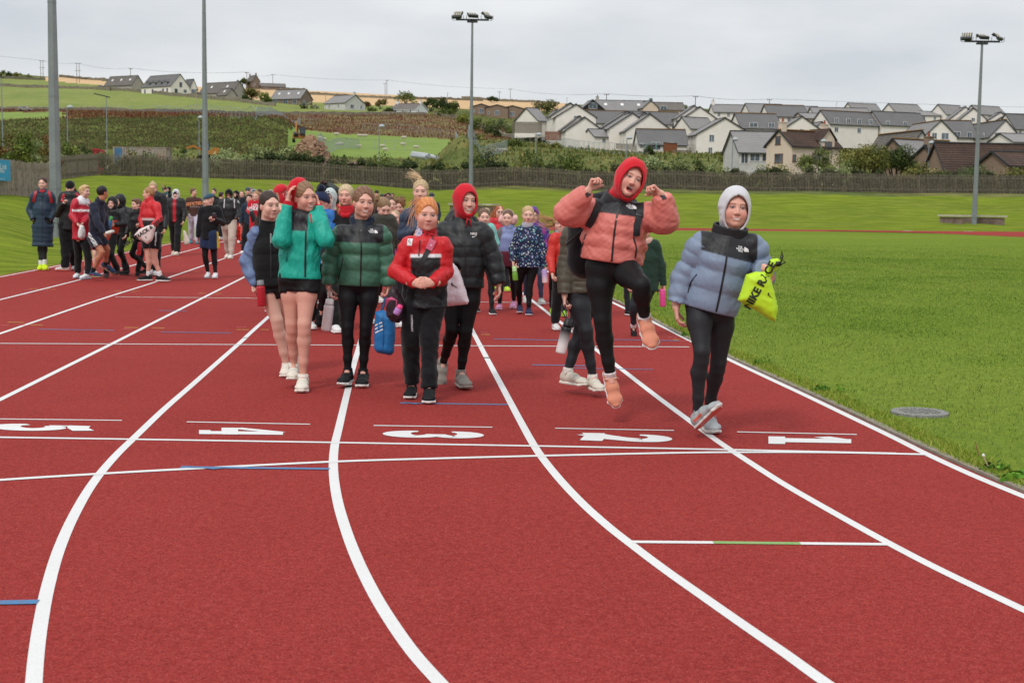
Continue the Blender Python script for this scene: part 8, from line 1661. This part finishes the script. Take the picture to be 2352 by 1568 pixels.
# middle distance, left of the teal jacket
p = crowd('smiling woman in a red hoodie with white lettering, holding a dark water bottle', 590, 438, None, Y=31.5, mouth='smile', yaw=-12, skin='fair', px=dict(head=(588, 452), sha=(577, 466), shb=(603, 466), ela=(572, 484), wra=(577, 491, -.15)), top=('#bf2030', dict(collar=(.09, .01, None))), leg=('trousers', '#1a1b1e'), hair=('tied', '#a8805a', dict(strands=8)))
p.decal('LOVE\nATHLETICS', 588, 476, .09, '#dcd4d4', 0, bold=.004)
props_bottle('dark ribbed water bottle in the hand of the woman in the red hoodie', P(576, 480, 31.2), P(584, 509, 31.2), .055, '#1e1e22', '#77777a', .2, rg='bottles carried by walkers')
FAR = 'distant walkers on the far bend'
R2 = random.Random(4)
for i, (lb, u, vt, Y, tc, lc, hd, hc) in enumerate([
    ('dark haired woman with a bun in a black coat right of the second mast', 493, 434, 52, '#1d1e21', '#1a1b1e', 'bun', '#3a2420'),
    ('person in a black coat with a bright red collar turning away', 508, 441, 50, '#1b1c1e', '#1a1b1e', 'short', '#3a2420'),
    ('person in a black furry hood behind the beige joggers', 544, 439, 48, '#17181a', '#1a1b1e', 'hood', '#17181a'),
    ('woman with long windblown brown hair at the back of the left crowd', 556, 438, 46, '#2a2522', '#1a1b1e', 'loose', '#5a4436'),
    ('person in a grey green beanie and dark coat', 570, 431, 44, '#1e2428', '#1a1b1e', 'beanie', '#4a5f5c'),
    ('man with short grey hair at the back of the left crowd', 579, 431, 52, '#2a2d33', '#1a1b1e', 'short', '#7a7068'),
    ('person in a pale blue beanie and dark blue coat', 584, 436, 42, '#25384a', '#1a1b1e', 'beanie', '#7f9aa6'),
    ('person in a brown hat at the back of the left crowd', 597, 435, 50, '#2b2522', '#1a1b1e', 'beanie', '#5a4a40'),
    ('fair haired person behind the girl in the black gilet', 611, 438, 48, '#33363c', '#1a1b1e', 'short', '#a89a84'),
    ('person in a cream beanie behind the girl in the black gilet', 622, 437, 46, '#3a3330', '#1a1b1e', 'beanie', '#c9bfa6'),
    ('man in a navy quilted coat behind the beige joggers', 574, 446, 38, '#1f3040', '#17181a', 'short', '#4a3a30'),
    ('adult in a dark padded coat and hood carrying a child on the bank', 390, 430, 62, '#2c3338', '#1a1b1e', 'hood', '#23282c'),
    ('bearded man in a black beanie on the far bend', 865, 438, 55, '#24272b', '#1a1b1e', 'beanie', '#17181a'),
    ('child in a green hat on the far bend', 877, 446, 55, '#3a4a3c', '#1a1b1e', 'beanie', '#2f5a3c'),
    ('person in a maroon bobble hat on the far bend', 886, 446, 52, '#3a2428', '#1a1b1e', 'beanie', '#4a1f28'),
    ('man with dark hair in profile and a red jacket on the far bend', 893, 443, 50, '#c0362c', '#1a1b1e', 'short', '#2e2320'),
    ('second dark haired man in a red jacket on the far bend', 901, 444, 52, '#b83026', '#1a1b1e', 'crop', '#2e2320'),
    ('blonde child at the back near the centre', 857, 444, 60, '#5a5450', '#1a1b1e', 'short', '#b59a72'),
    ('person in a navy beanie behind the blonde in the navy coat', 991, 444, 44, '#26303c', '#1a1b1e', 'beanie', '#1f3a4a'),
    ('fair haired person half hidden behind the red hooded girl', 1116, 478, 30, '#4a4440', '#1a1b1e', 'short', '#c0a880')]):
    if hd == 'hood': kw = dict(hood=(hc, dict(open_=(.055, .075), neckr=.09)))
    elif hd == 'beanie': kw = dict(bean=(hc,), hair=('short', '#4a3a30'))
    else: kw = dict(hair=(hd, hc))
    crowd(lb, u, vt, None, Y=Y, group=FAR, skin='tan' if i in (15, 16) else 'fair', yaw=R2.uniform(-25, 25) if 'turning' not in lb else 150, top=(tc,), leg=('trousers', lc), stride=R2.uniform(.05, .2)*R2.choice((1, -1)), **kw)
p = crowd('small child in a red snow suit on the far bend', 552, 484, None, Y=46, group=FAR, top=('#c8382c', dict(mat_=m_shell)), leg=('joggers', '#c8382c', dict(mat_=m_shell)), shoe=('#222', '#333') if False else ('#222222', '#333333'), hair=('short', '#5a4030'))
crowd('child in a maroon bobble hat riding on the shoulders of an adult', 381, 431, None, Y=61.6, z0=hz1(P(381, 431, 61.6).x, 61.6)+.85, group=FAR, top=('#3f6a70',), leg=('trousers', '#2a2a2e'), bean=('#5a1f2a', dict(pom='#5a1f2a')), arm=(150, 20))
# middle distance behind the front row
MG = 'walkers close behind the front row'
crowd('person in a red hood behind the girl in the black gilet', 648, 428, None, Y=18.5, group=MG, hyaw=60, yaw=30, px=dict(head=(648, 448)), top=('#b9242c',), hood=('#bf2430', dict(open_=(.055, .08), neckr=.085)), hair=('loose', '#a8806a', dict(strands=14, wind=(-1, 0, .4), slen=.14)))
crowd('fair haired child between the gilet girl and the teal jacket', 643, 466, None, Y=17.5, group=MG, top=('#4a4c50',), hair=('loose', '#b8a078'))
p = crowd('man in sunglasses and a black beanie with one arm bent over his head', 743, 421, None, Y=20.5, group=MG, skin='dark', yaw=-35, px=dict(head=(741, 441), shb=(768, 462), elb=(770, 437, 0), wrb=(752, 424, 0)), top=('#2c3432', dict(mat_=m_nylon, quilt=9, squilt=8, q_amp=.006)), bean=('#151517', dict(low=.03)), leg=('trousers', '#17181a'))
b_ = p.L; mk('sunglasses', *(lambda m: (np.array(m.v), m.f))(MB().box(b_(-.031, .088, .003), (.045, .02, .03), Matrix.Rotation(math.radians(-35), 3, 'Z')).box(b_(.031, .088, .003), (.045, .02, .03), Matrix.Rotation(math.radians(-35), 3, 'Z'))), m_rub, p.e, False, np.tile(lin('#101012'), (16, 1)))
p = crowd('child in a navy bobble hat and blue puffer behind the teal jacket', 740, 437, None, Y=16.2, group=MG, yaw=20, hyaw=140, px=dict(head=(741, 466), sha=(722, 492), shb=(762, 494)), top=('#2a6fb8', dict(quilt=10, squilt=8, q_amp=.006, mat_=m_nylon, collar=(.08, .03, '#b8222c'))), bean=('#232f4c', dict(pom='#1b2438', low=-.01)), leg=('trousers', '#17181a'))
crowd('boy in a pale grey hood and red jacket behind the navy bobble hat', 759, 440, None, Y=19.0, group=MG, yaw=-10, px=dict(head=(757, 456)), top=('#b8242c', dict(mat_=m_shell)), hood=('#b9c4c2', dict(open_=(.066, .085), neckr=.08)), hair=('short', '#3a2a24', dict(fringe=.02)))
p = crowd('blonde young woman with a plait and red hood, between the teal and green jackets', 795, 421, 762, group=MG, skin='rosy', mouth='talk', yaw=-5, k=1.05, px=dict(head=(794, 450), neck=(795, 480), sha=(770, 497), shb=(826, 497), kna=(745, 672), knb=(785, 690), ana=(738, 712, .1), anb=(779, 742), toa=(736, 730, .1), tob=(783, 762, -.1), hipa=(765, 615), hipb=(800, 615)), air='a', top=('#232427', dict(mat_=m_matte, hem=.16, wx=.15, hemband=(1.0, '#a81c28'), collar=(.10, .035, '#b3202b'))), leg=('leggings', '#17181b'), shoe=('#1a1b1e', '#2c2c2e'), hair=('tied', '#cdb892', dict(strands=46, wind=(-.6, 0, .7), slen=.10, full=1.05)))
p.locks('#b09468', [[p.L(-.05, .03, -.05), p.L(-.055, .06, -.10), p.L(-.05, .075, -.15), p.L(-.04, .07, -.19)]], n=40, spread=.010, name='plait'); f = Sdf(.008, .02); nk = p.J['neck']; f.seg(nk+Vector((-.075, -.02, .03)), nk+Vector((-.02, -.09, -.07)), .035, .03); f.seg(nk+Vector((.085, -.02, .03)), nk+Vector((.03, -.09, -.07)), .035, .03); f.wrinkle(.006, 50, 1); V, F = f.mesh(); p.add('red_hood', V, F, m_matte, np.tile(lin('#b8222d'), (len(V), 1)))
p = crowd('tall blonde young woman in a navy padded coat with folded arms', 960, 413, None, Y=15.2, group=MG, skin='fair', px=dict(head=(966, 441), neck=(962, 470), sha=(936, 492), shb=(988, 492), ela=(926, 540), wra=(958, 532, -.22), elb=(996, 540), wrb=(970, 540, -.22)), top=('#26374c', dict(wx=.17, hem=.25, **PUF)), leg=('trousers', '#17181a'), hair=('tied', '#c4ab84', dict(strands=50, wind=(-.4, 0, .8), slen=.10, full=1.04)))
p.locks('#e2cba4', [[p.L(0, -.03, .10), p.L(-.02, -.03, .15), p.L(-.06, -.03, .18), p.L(-.12, -.03, .19)]], n=50, spread=.02, name='windblown_tuft')
p = crowd('girl with a blown ponytail in an olive jacket with red collar, looking down', 879, 458, None, Y=17.0, group=MG, yaw=25, pitch=22, px=dict(head=(882, 479), sha=(862, 503), shb=(898, 503)), top=('#3f3f38', dict(collar=(.085, .02, '#b8222c'))), leg=('leggings', '#17181b'), hair=('tied', '#8c7050', dict(strands=20, wind=(-1, 0, 0))))
p.locks('#94775a', [[p.L(-.02, -.05, .09), p.L(-.08, -.06, .08), p.L(-.13, -.05, .02), p.L(-.17, -.04, -.07)], [p.L(-.02, -.05, .09), p.L(-.1, -.05, .10), p.L(-.16, -.05, .06), p.L(-.2, -.05, 0)]], n=70, spread=.02, w0=.016)
crowd('girl with brown hair tied back behind the ponytail girl', 896, 453, None, Y=20.5, group=MG, yaw=25, px=dict(head=(896, 470)), top=('#b8242c',), hair=('tied', '#5a4030'))
crowd('child with tousled curly brown hair behind the pink puffer', 917, 460, None, Y=21.5, group=MG, pitch=15, px=dict(head=(916, 474)), top=('#3a3a3c',), hair=('curly', '#7a5a40', dict(seed=5, full=1.08)))
p = crowd('little fair haired girl in a bright pink quilted puffer and pink shoes', 906, 484, 700, group=MG, yaw=5, px=dict(head=(906, 501)), stride=-.12, top=('#c0348a', dict(quilt=10, squilt=9, q_amp=.007, mat_=m_nylon, yoke='#232638', yoke_t=.08, collar=(.075, .03, '#a8202c'))), leg=('leggings', '#17181b'), shoe=('#c88ac4', '#dcb8dc'), hair=('loose', '#b8a280', dict(strands=16, wind=(-1, 0, 0))))
p.ribbon([(909, 520), (909, 545), (908, 570)], .012, '#2a2444', step=3)
# right of the red hooded girl
RG = 'children walking on the right side lanes'
p = crowd('red haired girl in glasses with a red and black jacket, long hair blowing', 1147, 467, 668, group=RG, yaw=10, mouth='grin', px=dict(head=(1148, 488), wrb=(1136, 533, -.2), elb=(1160, 540)), top=('#b8222b', dict(mat_=m_shell, stripes=[(.40, .46, '#d8d0d2'), (.46, 1.3, '#1b1c1f')])), leg=('trousers', '#1a1b1e'), shoe=('#a8c83a', '#c4d860'), hair=('loose', '#a05a34', dict(strands=24, wind=(-1, 0, 0))))
p.locks('#a4603a', [[p.L(-.05, -.03, .07), p.L(-.10, -.02, .02), p.L(-.14, -.01, -.07), p.L(-.16, 0, -.17)]], n=60, spread=.02, w0=.016); b_ = p.L
for q in (-1, 1): m = MB().tube([b_(q*.031+.021*math.cos(a*.785), .098, .002+.018*math.sin(a*.785)) for a in range(9)], .003, 5, False); mk('glasses', np.array(m.v), m.f, m_rub, p.e, False, np.tile(lin('#3a2428'), (len(m.v), 1)))
crowd('girl in a mint green top and black leggings, half hidden behind the black jacket', 1111, 484, 721, group=RG, yaw=10, px=dict(head=(1112, 500), sha=(1102, 520), shb=(1128, 522), elb=(1140, 560), wrb=(1128, 575, -.1)), hair=('tied', '#6f5440'), top=('#7fc0b8', dict(hemband=(.75, '#3a4048'))), shoe=('#1b1c1e', '#dcdcdc'))
p = crowd('girl in pink fluffy earmuffs, lavender gilet and maroon top with pink shoes', 1164, 481, 711, group=RG, yaw=-8, hyaw=-12, px=dict(head=(1167, 502), neck=(1169, 519), sha=(1153, 530), shb=(1186, 530)), stride=-.14, top=('#7d88b4', dict(quilt=4, q_amp=.006, sleeve='#5c5a5e', hem=.0, hemband=(.86, '#5c2030'), collar=(.085, .02, None), mat_=m_shell)), leg=('leggings', '#17181b'), shoe=('#d89ac0', '#e0c8d8'), hair=('tied', '#6b5040'))
hj = (p.J['hipa']+p.J['hipb'])/2; f = Sdf(.016, .03); f.seg(hj+Vector((0, 0, .05)), hj+Vector((0, 0, -.12)), (.145, .11), (.155, .115), (1, 0, 0)); f.cut(hj+Vector((0, 0, -.12)), (0, 0, -1)); V, F = f.mesh(); p.add('maroon_top', V, F, m_matte, np.tile(lin('#5c2030'), (len(V), 1)))
S_, F_, U_ = p.hf
for q in (-1, 1):
    f = Sdf(.010, .01); c = p.L(q*.090, -.008, -.022); r_ = random.Random(q+5)
    for _ in range(16): f.ell(c+Vector((r_.gauss(0, .014), r_.gauss(0, .02), r_.gauss(0, .02))), p.hf, [.032, .038, .040])
    V, F = f.mesh(); p.add('earmuff', V, F, m_knit, np.tile(lin('#d4aaa4'), (len(V), 1)))
m = MB().tube([p.L(.092*math.cos(a), -.01, -.01+.135*math.sin(a)) for a in [i*math.pi/12 for i in range(13)]], .010, 6); mk('earmuff_band', np.array(m.v), m.f, m_knit, p.e, True, np.tile(lin('#c9a8a0'), (len(m.v), 1)))
crowd('child in a purple and pink galaxy patterned hooded jacket behind the flowery coat', 1226, 476, None, Y=21.0, group=RG, yaw=10, px=dict(head=(1224, 496)), top=('#5a3a8c', dict(mat_=m_galaxy, hem=.08)), hood=('#6a3f9a', dict(mat_=m_galaxy, neckr=.09)), leg=('leggings', '#2c3048'), shoe=('#b8bcb8', '#d8d8d4'))
p = crowd('fair haired girl in a navy flower patterned coat walking with a green bottle', 1213, 474, 725, group=RG, mouth='talk', yaw=2, k=1.05, px=dict(head=(1213, 495), neck=(1212, 514), sha=(1194, 528), shb=(1233, 528), ela=(1178, 570), wra=(1179, 601, -.08), elb=(1246, 570), wrb=(1252, 612, -.02), kna=(1191, 660, .1), knb=(1216, 660), ana=(1194, 700, .25), anb=(1214, 712), toa=(1194, 714, .15), tob=(1215, 722, -.12)), top=('#1f2a48', dict(mat_=m_floral, hem=.12, wx=.175, dp=.13, sl=(.068, .062, .056, .045), collar=(.085, .025, '#a8a4b0'))), leg=('leggings', '#141518'), shoe=('#2a3050', '#c8c8cc', dict(accent='#b84a8a')), hair=('tied', '#c4a67a', dict(strands=26, wind=(-1, 0, 0), slen=.09)))
props_bottle('clear green bottle with a tall handle carried by the girl in the flowery coat', P(1181, 611, p.Y-.15), P(1184, 644, p.Y-.15), .036, '#6fa63a', '#a8cc8a', .42, rg='bottles carried by walkers'); props_bottle('frosted lilac and pink bottle carried below the left sleeve of the flowery coat', P(1250, 618, p.Y-.05), P(1252, 650, p.Y-.05), .038, '#b8a0d0', '#b8a0d0', .1, rg='bottles carried by walkers', frost='#e0c4c8')
p = crowd('girl with wild windblown blonde hair in an open maroon coat over a pale blue jumper', 1282, 492, 725, group=RG, mouth='smile', yaw=0, px=dict(head=(1286, 514), neck=(1284, 530), sha=(1268, 545), shb=(1300, 545), ela=(1264, 580), wra=(1278, 590, -.1)), top=('#5a2450', dict(open_=('#8fb4c6', .06), hem=.1, sl=(.07, .065, .06, .05))), leg=('trousers', '#17181b', dict(r=.85)), shoe=('#8fb83a', '#a8cc5a'), hair=('curly', '#a8825a', dict(strands=30, wind=(-1, 0, .1), slen=.16, full=1.06)))
p.locks('#c09a6c', [[p.L(-.04, -.03, .05), p.L(-.12, -.03, .06), p.L(-.20, -.02, .07), p.L(-.27, -.02, .10)], [p.L(-.04, -.03, .0), p.L(-.12, -.03, -.02), p.L(-.18, -.02, -.03), p.L(-.23, -.02, .02)]], n=110, spread=.028, w0=.018, name='windblown_hair')
crowd('walker in a red jacket almost hidden behind the khaki padded jacket', 1301, 490, None, Y=16.5, group=RG, yaw=10, top=('#c23028', dict(mat_=m_shell)), leg=('trousers', '#1a1b1e'), hair=('short', '#6b4c3c'))
p = crowd('boy in a dark green parka and striped socks behind the jumping girl', 1483, 503, 778, group=RG, yaw=15, skin='rosy', px=dict(head=(1477, 528), neck=(1481, 547), sha=(1464, 564), shb=(1505, 560), ela=(1450, 610), wra=(1446, 650), elb=(1519, 610), wrb=(1524, 655), kna=(1455, 705), knb=(1482, 705), ana=(1455, 752, .15), toa=(1457, 772, .1), anb=(1490, 752, .3)), air='a', top=('#22382f', dict(hem=.20, wx=.16, collar=(.10, .0, '#d0a89c'))), leg=('leggings', '#2a3038'), shoe=('#2a2224', '#b0202c'), sock='#e0e0e0', hair=('short', '#8c6a50'))
props_bottle('bright pink bottle in the hand of the boy in the green parka', P(1522, 664, p.Y-.1), P(1523, 704, p.Y-.1), .033, '#d8468c', '#d8468c', .12, rg='bottles carried by walkers')
crowd('walker in black trousers and dark trainers hidden behind the jumping girl', 1415, 500, 724, group=RG, yaw=25, top=('#5c5c58', dict(hem=.1)), leg=('trousers', '#1c1e22', dict(r=.75)), shoe=('#22272a', '#dadad6'), hair=('short', '#5a4030'))
# ------------------------------------------------------------ grass
def blades(name, label, P0, n, hmin, hmax, wd, cols, seed, poly=None, powd=1.0):
    r = np.random.default_rng(seed); pts = np.array([(p.x, p.y) for p in poly]); lo = pts.min(0); hi = pts.max(0); q = np.empty((0, 2))
    while len(q) < n:
        yy = lo[1]+(hi[1]-lo[1])*r.random(n)**powd; c = np.stack([r.uniform(lo[0], hi[0], n), yy], 1); keep = (c[:, 0] < (2480-1176)/FP*c[:, 1]+.2) & (r.random(n) < np.clip((56-c[:, 1])/38, 0, 1)); ins = np.zeros(n, bool)
        for i in range(len(pts)):
            a, b = pts[i], pts[(i+1) % len(pts)]; ins ^= ((a[1] > c[:, 1]) != (b[1] > c[:, 1])) & (c[:, 0] < (b[0]-a[0])*(c[:, 1]-a[1])/(b[1]-a[1]+1e-12)+a[0])
        q = np.concatenate([q, c[keep & ins]])
    q = q[:n]; dist = q[:, 1]; h = (hmin+(hmax-hmin)*r.random(n)**1.5)*(1+.5*fbm(q[:, 0], q[:, 1], .7, 2)); th = r.uniform(0, 6.28, n); w_ = wd*(.6+.8*r.random(n))*np.clip(dist/9, .8, 4)**.8
    b = np.stack([q[:, 0], q[:, 1], np.full(n, .014)], 1); sd_ = np.stack([np.cos(th)*w_, np.sin(th)*w_*.3, 0*w_], 1); ln = np.stack([r.normal(size=n)*.45*h, r.normal(size=n)*.45*h, h], 1)
    V = np.stack([b-sd_, b+sd_, b+ln], 1).reshape(-1, 3); cl = np.array([lin(c) for c in cols]); patch = fbm(q[:, 0], q[:, 1], 1.6, 4); ci = np.clip(((patch+.5)*len(cols)+r.normal(size=n)*.9).astype(int), 0, len(cols)-1)
    C = cl[ci]*(.8+.4*r.random(n))[:, None]; tag(mk(name, V, np.arange(3*n).reshape(n, 3), m_leaf, cols=np.repeat(C, 3, 0)), label, 'grass', kind='stuff')
nb = [p for p in inn if p.y > 0]
blades('infield_blades', 'short mown grass blades on the infield beside the track', None, 260000, .010, .032, .0030, ['#5c772a', '#688232', '#748c38', '#869444', '#6b7d34'], 3, [Vector((p.x+.03, p.y, 0)) for p in inn]+[Vector((14, 6, 0)), Vector((28, 30, 0)), Vector((26, 56, 0)), Vector((0, 56, 0))], powd=1.3)
# ragged verge along the stone edging
r = np.random.default_rng(8); vs = []; cs = []; cl = [lin(c) for c in ('#6f8628', '#8a9a3c', '#5f8022', '#a3a04e')]
for _ in range(26000):
    i = r.integers(0, len(ec)-1); p = ec[i].lerp(ec[i+1], r.random()); t = (ec[i+1]-ec[i]).normalized(); s_ = Vector((-t.y, t.x, 0)); p = p+s_*(.01+.16*r.random()**1.3*(1 if r.random() < .93 else -.25)); h = r.uniform(.012, .045); a = r.uniform(0, 6.28); w_ = .0035*max(1, p.y/10); dx = Vector((math.cos(a)*w_, 0, 0)); tip = p+Vector((r.normal()*.5*h, r.normal()*.5*h, h+.014)); p.z = .014
    vs += [p-dx, p+dx, tip]; cs += [cl[r.integers(0, 4)]*(.8+.4*r.random())]*3
tag(mk('verge_grass', np.array([tuple(v) for v in vs]), np.arange(len(vs)).reshape(-1, 3), m_leaf, cols=np.array(cs)), 'ragged grass verge hanging over the stone edging of the track', 'grass', kind='stuff')
# broad leaved weeds and stalks by the edging
for i, (u, v, n, sc, lb) in enumerate([(2330, 1112, 60, .06, 'dark leafy weed clump at the right edge beside the track'), (2290, 1090, 34, .045, 'pale leafy weed beside the bent stalk'), (1740, 840, 26, .03, 'small leafy weed at the edge of the track, right of the blue jacket'), (1600, 775, 30, .05, 'low weed tuft behind the blue jacket'), (1905, 905, 34, .035, 'low clover patch beside the track edging')]):
    g0 = G(u, v); r = np.random.default_rng(i); V, F, cc = leaves(np.array([(g0.x+r.normal()*.06, g0.y+r.normal()*.05, .03) for _ in range(4)]), np.array([.05]*4), n*3, sc*.5, ['#4f7a24', '#6a9430', '#3f6420'], i, shell=.3)
    e = empty('weed_clump', tuple(g0), lb, 'weed', 'weeds by the track edge'); mk('foliage', V, F, m_leaf, e, cols=cc)
g0 = G(2248, 1058); tag(mk('dry_stalk', *(lambda m: (np.array(m.v), m.f))(MB().tube([g0, g0+Vector((-.006, 0, .05)), g0+Vector((-.025, 0, .115))], [.005, .005, .002], 5)), mat('dry_stem', '#8a5a44', .9)), 'upright brown dock stalk in the grass at the right', 'stalk')
g0 = G(2307, 1088); m = MB().tube([g0, g0+Vector((-.05, 0, .02)), g0+Vector((-.10, 0, .05)), g0+Vector((-.125, 0, .10))], .004, 5); e = empty('dandelion', tuple(g0), 'bent pale dandelion stalk leaning over the track edge', 'flower'); m.build('stem', mat('pale_stem', '#b09a80', .9), e); MB().lathe(g0+Vector((-.125, 0, .10)), [(.003, 0), (.009, .004), (.007, .012), (.002, .016)], 8).build('seed_head', m_white, e)
